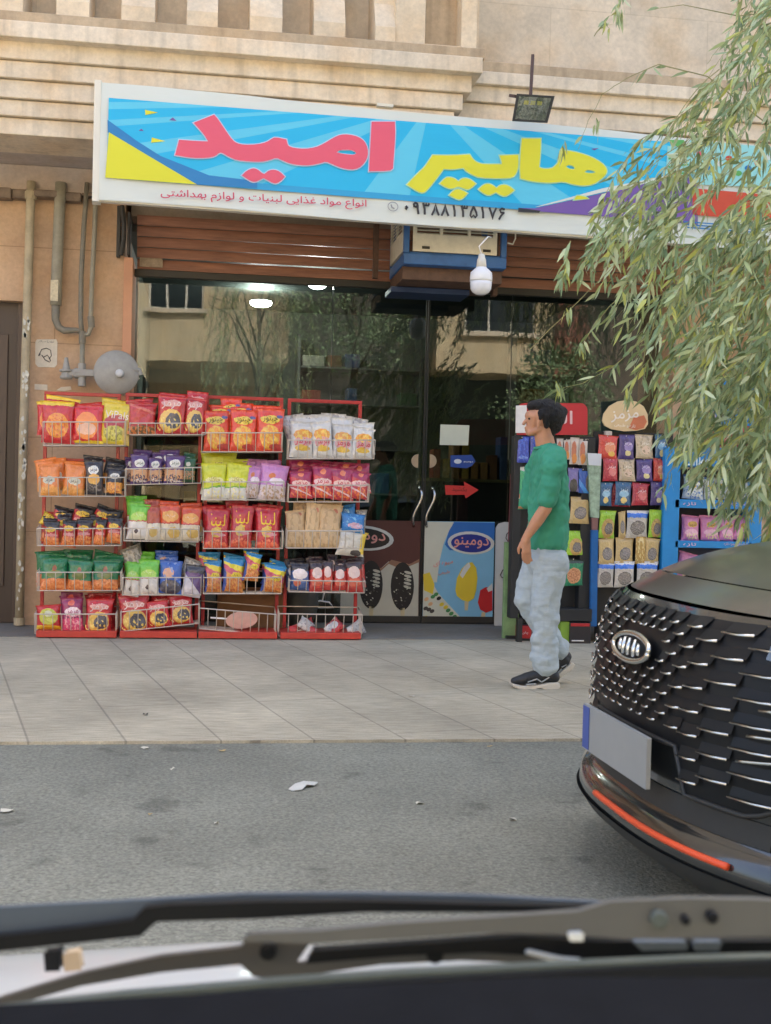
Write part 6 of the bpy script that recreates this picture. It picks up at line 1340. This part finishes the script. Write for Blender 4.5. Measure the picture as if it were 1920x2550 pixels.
# grille
GZ0, GZ1 = .40, .83
mb = MB()
def gz0(v): return .50 if abs(v) < .30 else .385 + (.20 * max(0, (abs(v) - .55) / .3) ** 1.4)
mb.grid(lambda a, b_: (lambda v: fas(v, gz0(v) + (GZ1 - gz0(v)) * b_, .004))(-.86 + 1.72 * a), 60, 14)
gr = mb.build('grille', M_GB, CAR, smooth=True)
ve = [0, .026, .054, .084, .118, .156, .200, .252, .315, .395, .50, .64]
bars = MB(); fins = MB(); pz = .052
for sgn in (-1, 1):
    for k in range(len(ve) - 1):
        v0, v1 = ve[k], ve[k + 1]; dz = 0 if k % 2 else pz / 2; i = 0
        z = GZ1 - .025 - dz
        while z > gz0((v0 + v1) / 2) + .02:
            vc = (v0 + v1) / 2
            if not ((vc / .155) ** 2 + ((z - .715) / .062) ** 2 < 1.0):
                a = v0 + (v1 - v0) * .08; b_ = v1 + (v1 - v0) * .10
                th = .0032
                drop = .004 if k < 7 else .0
                pts = []
                for (vv, zz) in ((a, z), ((a + b_) / 2, z - .0008), (b_, z + .003)): pts.append(fas(sgn * vv, zz, .020))
                bars.tube(pts, [th * .8, th, th * 1.3], 5)
                A = fas(sgn * a, z + .003, .014); Bq = fas(sgn * b_, z + .004, .014); C_ = fas(sgn * b_, z + pz * .55, .006); D_ = fas(sgn * a, z + pz * .5, .006)
                fins.add([A, Bq, C_, D_], [(0, 1, 2, 3)])
            z -= pz * (1 if k < 8 else 1.15)
bo = bars.build('chrome_studs', M_CHR, gr, smooth=True); fins.build('fins', M_GB, gr)
mb = MB()
for sgn in (-1, 1):
    for (z0, z1, va, vb) in ((.70, .715, .60, .90), (.64, .655, .58, .86), (.575, .59, .555, .78), (.51, .53, .53, .70)):
        mb.tube([fas(sgn * (va + (vb - va) * t), z0 + (z1 - z0) * t + .008 * t * t, .012) for t in [i / 8 for i in range(9)]], .0045, 6)
    mb.build('chrome_strips', M_CHR, gr, smooth=True); mb = MB()
mb = MB(); mb.tube([fas(-.84 + 1.68 * i / 40, gz0(-.84 + 1.68 * i / 40) - .004, .006) for i in range(41)], .007, 6); mb.build('grille_rim', M_PL, gr, smooth=True)
# emblem: oval chrome ring with upright slanted bars
EM = (.0, .715)
def fe(dv, dz, off): return fas(EM[0] + dv, EM[1] + dz, off)
mb = MB(); n = 32
mb.tube([fe(math.cos(2 * math.pi * i / n) * .135, math.sin(2 * math.pi * i / n) * .037, .032) for i in range(n + 1)], .0085, 8)
em = mb.build('emblem', M_CHR, CAR, smooth=True)
mb = MB(); P = [fe(math.cos(2 * math.pi * i / n) * .131, math.sin(2 * math.pi * i / n) * .034, .026) for i in range(n)]; mb.add(P, [tuple(range(n))]); mb.build('emblem_field', M_GB, em)
mb = MB()
for k, x in enumerate((-.070, -.038, .004, .040, .068)):
    h_ = .015 if k in (0, 4) else .023
    mb.tube([fe(-x + .006 - .012 * t, -h_ + 2 * h_ * t, .035) for t in (0, .5, 1)], [.005, .0085, .005], 6)
mb.build('emblem_bars', pm('emblem_silver', S(226, 230, 232), metal=.8, rough=.2, var=.05), em, smooth=True)
# headlights
M_LG = glass_mat('headlight_glass', (.5, .56, .62), .16, .7)
for sgn in (1, -1):
    mb = MB(); q = [(.665, .825), (.93, .845), (.93, .71), (.70, .725), (.635, .745)]
    def hl(v, z, off): return fas(sgn * v, z, off)
    mb.grid(lambda a, b_: hl(.575 + .35 * a, .715 + (.105 + .01 * a) * b_ - .015 * a * (1 - b_) + .045 * (1 - a) * (1 - b_), .012), 14, 6)
    h_ = mb.build('headlight', pm('lamp_dark', S(40, 52, 66), rough=.2, var=.1), CAR, smooth=True)
    mb = MB(); mb.grid(lambda a, b_: hl(.64 + .26 * a, .778 + .026 * b_ + .008 * a, .016), 10, 2); mb.build('light_strip', pm('lamp_pale', S(150, 170, 186), rough=.15, var=.05), h_, smooth=True)
    mb = MB(); mb.grid(lambda a, b_: hl(.572 + .355 * a, .71 + .05 * (1 - a) + (.115 - .05 * (1 - a) + .01 * a) * b_, .022), 14, 6); mb.build('lens', M_LG, h_, smooth=True)
# plate, lower grille, lip and orange line
mb = MB(); mb.prism([fas(.0, .45, .042) + CV * a + Vector((0, 0, b_)) for a, b_ in ((-.26, -.075), (.26, -.075), (.26, .06), (-.26, .06))], CU * .012)
pl = mb.build('licence_plate', pm('plate_grey', S(150, 154, 155), rough=.4, var=.05), CAR, bevel=.003)
MB().prism([fas(.0, .45, .0545) + CV * a + Vector((0, 0, b_)) for a, b_ in ((-.255, -.07), (-.20, -.07), (-.20, .055), (-.255, .055))], CU * .002).build('blue_band', pm('plate_blue', S(70, 90, 160)), pl)
mb = MB(); mb.grid(lambda a, b_: fas(-.62 + 1.24 * a, .315 + .06 * b_, .004), 30, 3); mb.build('lower_intake', M_PL, CAR, smooth=True)
mb = MB(); mb.grid(lambda a, b_: fas(-.90 + 1.8 * a, .11 + .12 * b_, .006), 40, 6); mb.build('lower_lip', M_PL, CAR, smooth=True)
mb = MB()
vs = [-.14 + .70 * i / 36 for i in range(37)]
mb.tube([fas(v, .268 - .006 * abs(v), .008) for v in vs], .0095, 8); mb.build('orange_line', pm('line_orange', S(222, 84, 46), rough=.35, var=.04), CAR, smooth=True)
mb = MB()
for v0 in (.70, -.70):
    s_ = 1 if v0 > 0 else -1
    mb.add([fas(s_ * .66, .40, .012), fas(s_ * .92, .54, .012), fas(s_ * .92, .36, .012)], [(0, 1, 2)])
mb.build('corner_vent', pm('vent_blue_grey', S(70, 90, 116), rough=.3, var=.1), CAR)
# rest of the body behind the frame
for sgn in (-1, 1):
    zz_ = [.12 + (.84 - .12) * i / 14 for i in range(15)]; mb = MB(); mb.add([fas(sgn * .925, z, -.004) for z in zz_] + [cw(-.36, sgn * .932, z) for z in zz_], [(i, i + 1, i + 16, i + 15) for i in range(14)]); mb.build('wing_corner', M_CP, CAR, smooth=True)
L_ = 4.45
for sgn in (-1, 1):
    mb = MB()
    def sidef(a, b_, sgn=sgn):
        u = -.33 - (L_ - .46) * a; zt_ = bonnet(min(max(-u - .40, 0), 1.25), .9).z; z = .15 + (zt_ - .155) * b_
        w_ = .93 + .02 * math.sin(math.pi * b_) * min(a * 12, 1) - .035 * max(0, b_ - .75) / .25
        for uc in (-.93, -3.55):
            if (u - uc) ** 2 + (z - .34) ** 2 < .375 ** 2 and b_ < .8: w_ -= .14
        return cw(u, sgn * w_, z)
    mb.grid(sidef, 90, 24); mb.build('side_panel', M_CP, CAR, smooth=True)
    for uc in (-.93, -3.55):
        c = cw(uc, sgn * .80, .345)
        w_ = MB().lathe(c, CV * sgn, [(-.1, .2), (-.1, .32), (-.08, .345), (.08, .345), (.10, .32), (.10, .235)], 32).build('wheel', pm('tyre', S(30, 30, 30), rough=.8), CAR, smooth=True)
        m2 = MB().lathe(c, CV * sgn, [(.0, .235), (.09, .235), (.098, .225), (.06, .21), (.05, .05), (.09, .04), (.09, .01)], 32)
        for k in range(5):
            t = k * 1.2566; d = CU * math.cos(t) + Vector((0, 0, 1)) * math.sin(t); m2.bar(c + CV * sgn * .08 + d * .04, c + CV * sgn * .09 + d * .22, .05, .02, up=CV)
        m2.build('rim', pm('rim_grey', S(120, 122, 124), metal=.9, rough=.3), w_, smooth=False)
def cabin(a, b_, wt=.62, wb=.84):
    return None
mb = MB(); ring0 = [(-1.5, .84, 1.0), (-1.5, -.84, 1.0), (-4.2, -.86, 1.02), (-4.2, .86, 1.02)]; ring1 = [(-2.2, .62, 1.56), (-2.2, -.62, 1.56), (-3.9, -.64, 1.58), (-3.9, .64, 1.58)]
mb.add([cw(*p) for p in ring0 + ring1], [(4, 5, 6, 7)]); mb.build('roof', M_CP, CAR)
mb = MB(); mb.add([cw(*p) for p in ring0 + ring1], [(0, 1, 5, 4), (1, 2, 6, 5), (2, 3, 7, 6), (3, 0, 4, 7)]); mb.build('windows', pm('car_glass', S(24, 28, 30), rough=.06, var=.05), CAR)
mb = MB(); mb.add([cw(-1.3, -.86, .99), cw(-1.3, .86, .99), cw(-1.5, .84, 1.0), cw(-1.5, -.84, 1.0)], [(0, 1, 2, 3)]); mb.add([cw(-4.2, -.86, 1.02), cw(-4.2, .86, 1.02), cw(-4.4, .9, .9), cw(-4.4, -.9, .9)], [(0, 1, 2, 3)]); mb.add([cw(-4.4, .9, .9), cw(-4.4, -.9, .9), cw(-4.42, -.9, .25), cw(-4.42, .9, .25)], [(0, 1, 2, 3)]); mb.build('tailgate', M_CP, CAR)
MB().add([cw(-.2, .85, .20), cw(-.2, -.85, .20), cw(-4.3, -.85, .22), cw(-4.3, .85, .22)], [(0, 1, 2, 3)]).build('underbody', M_PL, CAR)
for nm, p in (('emblem', fe(0, 0, .03)), ('lipL', fas(-.3, .335)), ('lip0', fas(0, .335)), ('lipR', fas(.65, .335)), ('gtop0', fas(0, ZG)), ('gtop.5', fas(.5, ZG)), ('bon', bonnet(.6, -.8)), ('bon2', bonnet(1, 0)), ('plateL', fas(-.19, .5, .07)), ('plateR', fas(0, .5, .07) + CV * .33), ('bott', fas(0, .17)), ('bott.5', fas(.5, .17))): print(nm, proj(p))
# ------------------------------------------------------------------ the car the picture is taken from: wipers, bonnet edge, cowl
MY = thing('car', 'white car seen from inside with black wipers, cowl and bonnet edge in the foreground', 'car', (0, .8, .5))
M_WB = pm('wiper_black', S(20, 23, 27), rough=.5, var=.1, spec=.15); M_WS = pm('wiper_blue_grey', S(66, 80, 96), rough=.6, var=.1); M_WG = pm('wiper_grey', S(80, 82, 82), rough=.45, var=.1); M_WH = pm('car_white', S(176, 180, 180), rough=.3, var=.03, coat=.5)
M_CW = pm('cowl_black', S(26, 29, 33), rough=.6, var=.1, spec=.15); M_CWG = pm('cowl_trim', S(70, 80, 78), rough=.45, var=.08)
def slab(name, pts, dep, th, m_, par, bev=.004):
    mb = MB(); th *= .3; a = [atd(x, y, dep) for x, y in pts]; mb.prism(a, Vector((_f.x, _f.y, 0)).normalized() * th); return mb.build(name, m_, par, bevel=min(bev, th * .4))
def xs(a, k): return [(x, y) for x, y in a]
wp = slab('wiper', [(-60, 2262), (300, 2244), (600, 2226), (900, 2224), (1200, 2230), (1490, 2246), (1540, 2256), (1530, 2276), (1400, 2272), (1100, 2262), (800, 2262), (640, 2266), (370, 2266), (350, 2290), (-60, 2345)], .84, .012, M_WS, MY)
slab('blade', [(-60, 2338), (200, 2310), (330, 2292), (358, 2262), (420, 2254), (650, 2246), (900, 2244), (1200, 2252), (1480, 2258), (1484, 2270), (1200, 2272), (900, 2272), (650, 2288), (390, 2296), (350, 2332), (200, 2348), (-60, 2376)], .828, .022, M_WB, wp)
arm = slab('wiper_arm', [(2010, 2250), (1880, 2240), (1700, 2238), (1520, 2246), (1440, 2270), (1200, 2286), (980, 2300), (800, 2318), (620, 2326), (600, 2345), (780, 2350), (1000, 2338), (1200, 2324), (1400, 2326), (1560, 2338), (1800, 2334), (2010, 2328)], .80, .02, M_WG, MY, .006)
for (x, y, r_) in ((1640, 2288, 22), (1706, 2290, 11), (1772, 2282, 15)):
    c = atd(x, y, .797); MB().lathe(c, -_f, [(-.002, r_ / 3000 * .8), (.003, r_ / 3000 * .8), (.004, r_ / 3000 * .6)], 16).build('bolt', M_CWG if r_ > 20 else M_WB, arm)
slab('under_arm_shadow', [(2010, 2345), (1500, 2345), (1300, 2332), (1100, 2346), (780, 2368), (760, 2400), (1000, 2380), (1200, 2372), (1500, 2392), (2010, 2392)], .83, .03, M_WB, MY)  # black slab stands in for the shaded gap under the wiper arm
lk = slab('linkage', [(-60, 2510), (0, 2486), (100, 2455), (213, 2422), (400, 2382), (576, 2362), (605, 2358), (612, 2332), (700, 2322), (782, 2334), (760, 2366), (735, 2402), (900, 2372), (1100, 2362), (1300, 2372), (1440, 2390), (1380, 2402), (1150, 2392), (950, 2402), (800, 2424), (700, 2440), (630, 2432), (600, 2402), (400, 2422), (200, 2456), (-60, 2530)], .86, .018, pm('linkage_grey', S(62, 62, 62), rough=.5, var=.12), MY)
for (x, y) in ((668, 2366), (1083, 2374)):
    c = atd(x, y, .856); MB().lathe(c, -_f, [(-.002, .006), (.004, .006), (.005, .003)], 12).build('rivet', M_WB, lk)
# bonnet: white painted panel falling away in front
mb = MB()
def bon(a, b_):
    px = -420 + 2560 * a; top_ = 2376 - (px + 0) * .065 if px < 600 else 2340 + (px - 600) * .05
    T0 = atd(px, 2560, .90); T1 = atd(px, top_ + 4, 1.16)
    p = T0.lerp(T1, min(b_ / .8, 1)); 
    if b_ > .8: p = p + Vector((0, .05 * (b_ - .8) / .2, -.28 * ((b_ - .8) / .2) ** 1.5))
    return p + Vector((0, 0, .012 * math.sin(math.pi * min(b_ / .8, 1))))
mb.grid(bon, 30, 15); mb.build('bonnet', M_WH, MY, smooth=True)
M_BR2 = pm('linkage_highlight', S(200, 206, 206), rough=.3, var=.05)  # highlights on the metal below the arm, made as bright slabs
slab('rod_highlight', [(1306, 2374), (1320, 2370), (1400, 2388), (1450, 2392), (1450, 2406), (1400, 2402)], .825, .02, M_BR2, MY); slab('strip_highlight', [(1412, 2326), (1455, 2324), (1452, 2344), (1420, 2344)], .795, .02, M_BR2, MY)
slab('strip_highlight', [(1574, 2346), (1712, 2346), (1712, 2366), (1600, 2368)], .815, .02, M_WS, MY); slab('strip_highlight', [(1728, 2346), (1800, 2346), (1790, 2370), (1728, 2368)], .815, .02, M_WS, MY)  # bluish strips put in as highlights too
nz = slab('washer_nozzle', [(108, 2372), (150, 2366), (150, 2418), (112, 2420)], .95, .03, M_WB, MY); slab('nozzle_jet', [(156, 2376), (196, 2368), (204, 2416), (160, 2420)], .952, .03, pm('nozzle_tan', S(176, 156, 128)), nz)
slab('cowl_trim', [(-60, 2520), (300, 2478), (700, 2444), (1000, 2424), (1400, 2404), (1700, 2390), (2010, 2382), (2010, 2396), (1700, 2408), (1400, 2424), (1000, 2446), (700, 2468), (300, 2504), (-60, 2548)], .80, .03, M_CWG, MY)
slab('cowl', [(-60, 2546), (300, 2502), (700, 2466), (1000, 2444), (1400, 2422), (1700, 2406), (2010, 2394), (2010, 2470), (1400, 2480), (700, 2500), (-60, 2580)], .795, .04, M_CW, MY)
mb = MB()
mb.grid(lambda a, b_: atd(-200 + 2400 * a, 2512 - 78 * min(a * 1.6, 1) * 1 + 500 * b_, .70 - .22 * b_) , 24, 8); mb.build('dashboard', pm('dashboard_black', S(20, 22, 26), rough=.85, var=.15, scale=30, spec=.05), MY, smooth=True)
# ------------------------------------------------------------------ willow
M_LF = []
for i, c in enumerate([(134, 154, 112), (156, 174, 124), (114, 138, 98), (176, 188, 148), (174, 182, 98)]):
    m = pm('willow_leaf_%d' % i, S(*c), rough=.5, var=.15, scale=3); b_ = m.node_tree.nodes['Principled BSDF']; M_LF.append(m)
    b_.inputs['Subsurface Weight'].default_value = 0; b_.inputs['Transmission Weight'].default_value = 0
M_TW = pm('willow_twig', S(140, 140, 96), rough=.7, var=.2); M_BK = pm('willow_bark', S(96, 84, 68), rough=.9, var=.3, scale=12, bump=.8, bscale=30)
def leaf(mb, p, d, L, wd, rnd, mi):
    d = d.normalized(); s_ = d.cross(Vector((rnd.uniform(-1, 1), rnd.uniform(-1, 1), rnd.uniform(-.6, .6))))
    if s_.length < 1e-3: s_ = Vector((1, 0, 0))
    s_.normalize(); nn = d.cross(s_); cu = nn * L * rnd.uniform(-.12, .12)
    a = p + d * L * .3 + cu * .8; b_ = p + d * L * .65 + cu * .9 + Vector((0, 0, -.04 * L)); e = p + d * L + Vector((0, 0, -.12 * L))
    w1, w2 = s_ * wd * .5, s_ * wd * .42
    mb.add([p, a - w1, a + w1, b_ - w2, b_ + w2, e], [(0, 1, 2), (1, 3, 4, 2), (3, 5, 4)], mi)
def strand(lm, tm, pts, rnd, step=.02, r=.0022, L=(.06, .105), keep=None, start=0.0, dens=1.0):
    """a drooping twig with leaves alternating along it"""
    tm.tube(pts, [r * (1.3 - .9 * i / (len(pts) - 1)) for i in range(len(pts))], 4, caps=False)
    acc = 0; sd = 1
    for i in range(len(pts) - 1):
        a, b_ = pts[i], pts[i + 1]; sg = b_ - a; ln = sg.length; t = acc
        while t < ln:
            if (i + t / ln) / (len(pts) - 1) >= start and rnd.random() < dens:
                p = a + sg * (t / ln)
                if keep is None or keep(p):
                    dd = sg.normalized() * rnd.uniform(.3, 1.0) + Vector((rnd.uniform(-.9, .7), rnd.uniform(-.6, .6), rnd.uniform(-.8, .25)))
                    leaf(lm, p, dd, rnd.uniform(*L), rnd.uniform(.012, .020), rnd, rnd.choice((0, 0, 1, 1, 2, 2, 3, 3, 4)))
            t += step * rnd.uniform(.6, 1.4)
        acc = t - ln
def bound(py):
    T = [(-400, 1900), (0, 1850), (120, 1800), (200, 1745), (270, 1670), (340, 1575), (400, 1565), (470, 1530), (560, 1478), (620, 1462), (700, 1480), (760, 1505), (840, 1550), (920, 1592), (1000, 1618), (1080, 1640), (1150, 1690), (1230, 1745), (1300, 1810), (1360, 1880), (1420, 2000)]
    for (y0, x0), (y1, x1) in zip(T, T[1:]):
        if y0 <= py <= y1: return x0 + (x1 - x0) * (py - y0) / (y1 - y0)
    return 3000 if py > 1400 else 1900
WT = thing('willow_tree', 'weeping willow with hanging leafy twigs at the right of the picture', 'tree', (6.0, 5.0, 0))
rnd = random.Random(77); lm, tm = MB(), MB()
def keepf(p):
    x, y = proj(p); b0 = bound(y); s_ = x - b0
    if s_ < 0: return rnd.random() < math.exp(s_ / 22.0) * .7
    return rnd.random() < min(1, .40 + s_ / 330) * (.62 if y < 520 else .88)
N_ST = 372
for k in range(N_ST):
    sy = rnd.uniform(-250, 1150); b0 = bound(min(sy + 60, 1380)); sx_ = b0 + abs(rnd.gauss(0, 1)) * 200 + 10
    if rnd.random() < .35: sx_ = rnd.uniform(b0, 2350)
    if sy > 900 and sx_ < 1640: continue
    if 700 < sy < 1120 and rnd.random() < .25: continue
    if k > 235: sx_ = rnd.uniform(1760, 2060); sy = rnd.uniform(520, 1220)
    dep = rnd.uniform(5.0, 6.6); p = atd(sx_ + 60, sy - 60, dep)
    ln = rnd.uniform(.35, .9); n = 9; ang = rnd.uniform(-1.0, .9); wob = rnd.uniform(-.5, .5)
    pts = [p]; hd = Vector((math.cos(ang) * -1.1, rnd.uniform(-.35, .35), -.35 + .3 * math.sin(ang)))
    for i in range(n): hd = (hd * .84 + Vector((-.07 + wob * .16, 0, -.27))).normalized(); pts.append(pts[-1] + hd * ln / n)
    cut = next((i for i, p in enumerate(pts) if proj(p)[0] < bound(proj(p)[1]) - 12), len(pts))
    if cut < 3: continue
    pts = pts[:cut]
    strand(lm, tm, pts, rnd, .015, keep=keepf)
# named twigs read off the photograph
TW = [([(1620, 560), (1520, 672), (1420, 770), (1322, 868)], .15, 5.2, .12), ([(1600, 640), (1530, 750), (1480, 810), (1447, 862)], .35, 5.3, .2), ([(1740, 700), (1640, 808), (1530, 912), (1450, 955), (1382, 970)], .25, 5.4, .25), ([(1640, 760), (1600, 900), (1560, 1000)], .2, 5.4, .4),
      ([(1900, 300), (1760, 190), (1640, 160), (1560, 195), (1500, 235), (1465, 300), (1440, 372)], 0, 5.8, .12), ([(1920, 30), (1840, 40), (1700, 12), (1630, 22)], 0, 5.8, .05), ([(1840, -60), (1838, 60), (1842, 170)], 0, 5.6, .2),
      ([(1560, -60), (1548, 0), (1535, 40)], 0, 5.7, .9), ([(1900, 60), (1850, 75), (1790, 120), (1760, 160)], 0, 5.6, .1), ([(1700, 420), (1600, 470), (1520, 560), (1460, 640), (1440, 700)], 0, 5.2, .7), ([(1760, 240), (1680, 300), (1600, 345), (1540, 420), (1500, 500)], 0, 5.5, .9),
      ([(1800, 380), (1700, 440), (1620, 520), (1560, 600)], 0, 5.3, .8), ([(1480, 90), (1508, 52), (1515, 70)], 0, 5.8, .4), ([(1780, 1060), (1700, 1120), (1665, 1180), (1650, 1230)], 0, 5.2, .5), ([(1420, 600), (1408, 660), (1400, 700)], 0, 5.2, .9)]
for (pl_, st_, dep, dn) in TW:
    pts = []
    for (a, b_) in zip(pl_, pl_[1:]):
        for t in (0, .25, .5, .75): pts.append(atd(a[0] + (b_[0] - a[0]) * t + rnd.uniform(-2, 2), a[1] + (b_[1] - a[1]) * t, dep))
    pts.append(atd(*pl_[-1], dep)); strand(lm, tm, pts, rnd, .014, .0026, start=st_, dens=dn)
for (x, y, n) in ((1415, 785, 7), (1447, 868, 6), (1392, 968, 8), (1402, 368, 5), (1404, 690, 9), (1489, 312, 5), (1540, 30, 9), (1512, 66, 3), (1560, 985, 6)):
    for _ in range(n): leaf(lm, atd(x + rnd.uniform(-8, 8), y + rnd.uniform(-22, 6), 5.3), Vector((rnd.uniform(-.4, .5), rnd.uniform(-.3, .3), -1)), rnd.uniform(.05, .08), .014, rnd, rnd.choice((1, 3, 4, 0)))
# crown beyond the frame: limbs with hanging strands around the trunk
T0 = Vector((6.0, 5.0, 0)); lim = MB()
lim.tube([T0, T0 + Vector((-.05, .05, 1.2)), T0 + Vector((.05, 0, 2.4)), T0 + Vector((0, 0, 3.6))], [.17, .14, .125, .10], 12)
for (hx, hy, hz) in ((2.9, 5.6, 5.3), (3.4, 4.9, 5.6)): lim.tube([T0 + Vector((0, 0, 3.0)), Vector((5.0, 5.2, 4.8)), Vector(((hx + 4.6) / 2, hy, hz + .2)), Vector((hx, hy, hz)), Vector((hx - .7, hy, hz - .5))], [.08, .06, .04, .025, .01], 7)
for k in range(11):
    a = k * 2 * math.pi / 11 + .3; h0 = 2.3 + .12 * k; tip = T0 + Vector((math.cos(a) * 2.0, math.sin(a) * 1.7, 4.6 + .15 * (k % 4)))
    mid_ = T0 + Vector((math.cos(a) * .9, math.sin(a) * .8, h0 + 1.3)); lim.tube([T0 + Vector((0, 0, h0)), mid_, tip, tip + Vector((math.cos(a) * .5, math.sin(a) * .5, -.3))], [.045, .03, .012, .005], 7)
    for j in range(44):
        t = rnd.random(); base = mid_.lerp(tip, t) + Vector((rnd.uniform(-.4, .4), rnd.uniform(-.4, .4), rnd.uniform(-.1, .5))); pts = [base]; hd = Vector((math.cos(a), math.sin(a), .1)); ln = rnd.uniform(.7, 1.9)
        for i in range(8): hd = (hd * .6 + Vector((0, 0, -.5))).normalized(); pts.append(pts[-1] + hd * ln / 8)
        def kf(p):
            d = p - CAM
            if d.y > .3:
                x, y = proj(p)
                if -50 < x < 1960 and -50 < y < 2600: return x > bound(y) + 40
            return True
        if any((p - CAM).y > .3 and -60 < proj(p)[0] < 1990 and -60 < proj(p)[1] < 2600 for p in pts): continue
        strand(lm, tm, pts, rnd, .03, .002, (.07, .11), kf)
lim.build('trunk', M_BK, WT, smooth=True)
tw = tm.build('twigs', M_TW, WT, fix=False); lo = lm.build('crown', M_LF, WT, fix=False)
print('leaves', len(lm.f) // 3)
# ------------------------------------------------------------------ trees behind the camera (they are what the glass mirrors)
def back_tree(name, label, x, y, h, rad, kind, seed, n):
    t = thing(name, label, 'tree', (x, y, 0)); r = random.Random(seed); l_, w_ = MB(), MB()
    w_.tube([(x, y, 0), (x + .05, y, h * .4), (x, y + .05, h * .75)], [.10, .07, .03], 10)
    for k in range(9):
        a = k * .7; w_.tube([(x, y, h * (.35 + .04 * k)), (x + math.cos(a) * rad * .5, y + math.sin(a) * rad * .5, h * (.5 + .05 * k)), (x + math.cos(a) * rad * .9, y + math.sin(a) * rad * .9, h * (.55 + .045 * k))], [.025, .014, .006], 6)
    for k in range(n):
        a = r.uniform(0, 6.283); rr = rad * r.random() ** .5; z = h * r.uniform(.42, 1)
        rr *= max(.2, 1 - abs(z / h - .65) * 1.6); c = Vector((x + math.cos(a) * rr, y + math.sin(a) * rr, z))
        if kind == 'w':
            pts = [c]; hd = Vector((math.cos(a) * .6, math.sin(a) * .6, 0)); ln = r.uniform(.5, 1.4)
            for i in range(5): hd = (hd * .6 + Vector((0, 0, -.5))).normalized(); pts.append(pts[-1] + hd * ln / 5)
            strand(l_, w_, pts, r, .05, .003, (.08, .13))
        else:
            for j in range(14): leaf(l_, c + Vector((r.gauss(0, .16), r.gauss(0, .16), r.gauss(0, .14))), Vector((r.uniform(-1, 1), r.uniform(-1, 1), r.uniform(-1, 1))), r.uniform(.08, .14), .05, r, r.choice((0, 2, 2)))
    w_.build('trunk', M_BK, t, smooth=True); l_.build('crown', M_LF, t, fix=False)
def mpos(px, yw): d = ray(px, 900); t = (2 * Y_GLASS - yw) / d.y; return CAM.x + d.x * t
back_tree('willow_tree', 'willow across the road mirrored in the left part of the shop glass', mpos(640, -6.8), -6.8, 7.0, 1.3, 'w', 5, 260)
back_tree('street_tree', 'bushy dark tree across the road mirrored beside the glass doors', mpos(880, -7.6), -7.6, 9.5, 1.9, 'd', 6, 520)
back_tree('street_tree', 'low bushy tree across the road mirrored in the right window', mpos(1400, -7.4), -7.4, 4.6, 1.5, 'd', 8, 300)
# ------------------------------------------------------------------ litter
pw_ = thing('paper_scrap', 'crumpled white paper scrap lying on the asphalt in front of the racks', 'litter', tuple(atz(755, 1960, -.014)))
mb = MB(); P = [atz(x, y, -.01) + Vector((0, 0, h_)) for x, y, h_ in [(718, 1964, 0), (735, 1956, .008), (757, 1952, .012), (792, 1951, .006), (782, 1958, .004), (764, 1960, .010), (752, 1967, .002), (728, 1969, .0)]]; C_ = atz(755, 1956, -.01) + Vector((0, 0, .012))
mb.add(P + [C_], [(i, (i + 1) % 8, 8) for i in range(8)]); mb.add([p - Vector((0, 0, .003)) for p in P] + [C_ - Vector((0, 0, .003))], [(i, (i + 1) % 8, 8) for i in range(8)]); mb.build('paper', pm('scrap_white', S(196, 196, 188), rough=.8, var=.08), pw_)
rl = random.Random(9); k_ = -1
LL = ['pale paper bit on the asphalt just off the kerb below second red rack', 'tan dry leaf on the asphalt near the kerb below third red rack', 'small pale bit on asphalt left of the paper scrap', 'tan leaf lying right at the kerb line', 'pale paper strip on asphalt right of the crumpled scrap', 'pale paper strip on asphalt nearest the black car bumper', 'tiny tan bit on asphalt left of the scrap', 'pale bit on asphalt below the crumpled scrap', 'small pale bit on the paving below the doors', 'tiny pale bit on the paving below the second rack', 'dark bit on paving near the kerb at left', 'tan leaf on asphalt at the kerb near the car', 'pale smear of paper at the left edge of the asphalt']
M_LT = [pm('litter_pale', S(200, 196, 180), rough=.8), pm('litter_tan', S(186, 160, 110), rough=.8), pm('litter_dark', S(70, 68, 60), rough=.9)]
for (x, y, s_, c_, z) in [(360, 1864, 14, 0, -0.014), (553, 1872, 12, 1, -0.014), (428, 1917, 8, 0, -0.014), (498, 1846, 14, 1, -0.014), (1044, 2002, 16, 0, -0.014), (1278, 2043, 14, 0, -0.014), (374, 2030, 8, 1, -0.014), (538, 2052, 8, 0, -0.014), (1025, 1735, 9, 0, 0), (200, 1744, 6, 0, 0), (363, 1781, 10, 2, 0), (1220, 1860, 9, 1, -0.014), (15, 2022, 20, 0, -0.014)]:
    c = atz(x, y, z); n = 7; w_ = s_ / 3000 * c.y
    P = [c + Vector((math.cos(t) * w_ * rl.uniform(.5, 1), math.sin(t) * w_ * rl.uniform(.5, 1.2), rl.uniform(.001, .012))) for t in [2 * math.pi * i / n for i in range(n)]]
    mb = MB(); mb.add(P + [c + Vector((0, 0, .006))], [(i, (i + 1) % n, n) for i in range(n)]); o = mb.build('fallen_leaf' if c_ else 'paper_bit', M_LT[c_])
    k_ += 1; o['label'] = LL[k_]; o['category'] = 'litter'; o['group'] = ['paper bits', 'tan leaves', 'dark leaves'][c_] + ' on the ground'; recenter(o)
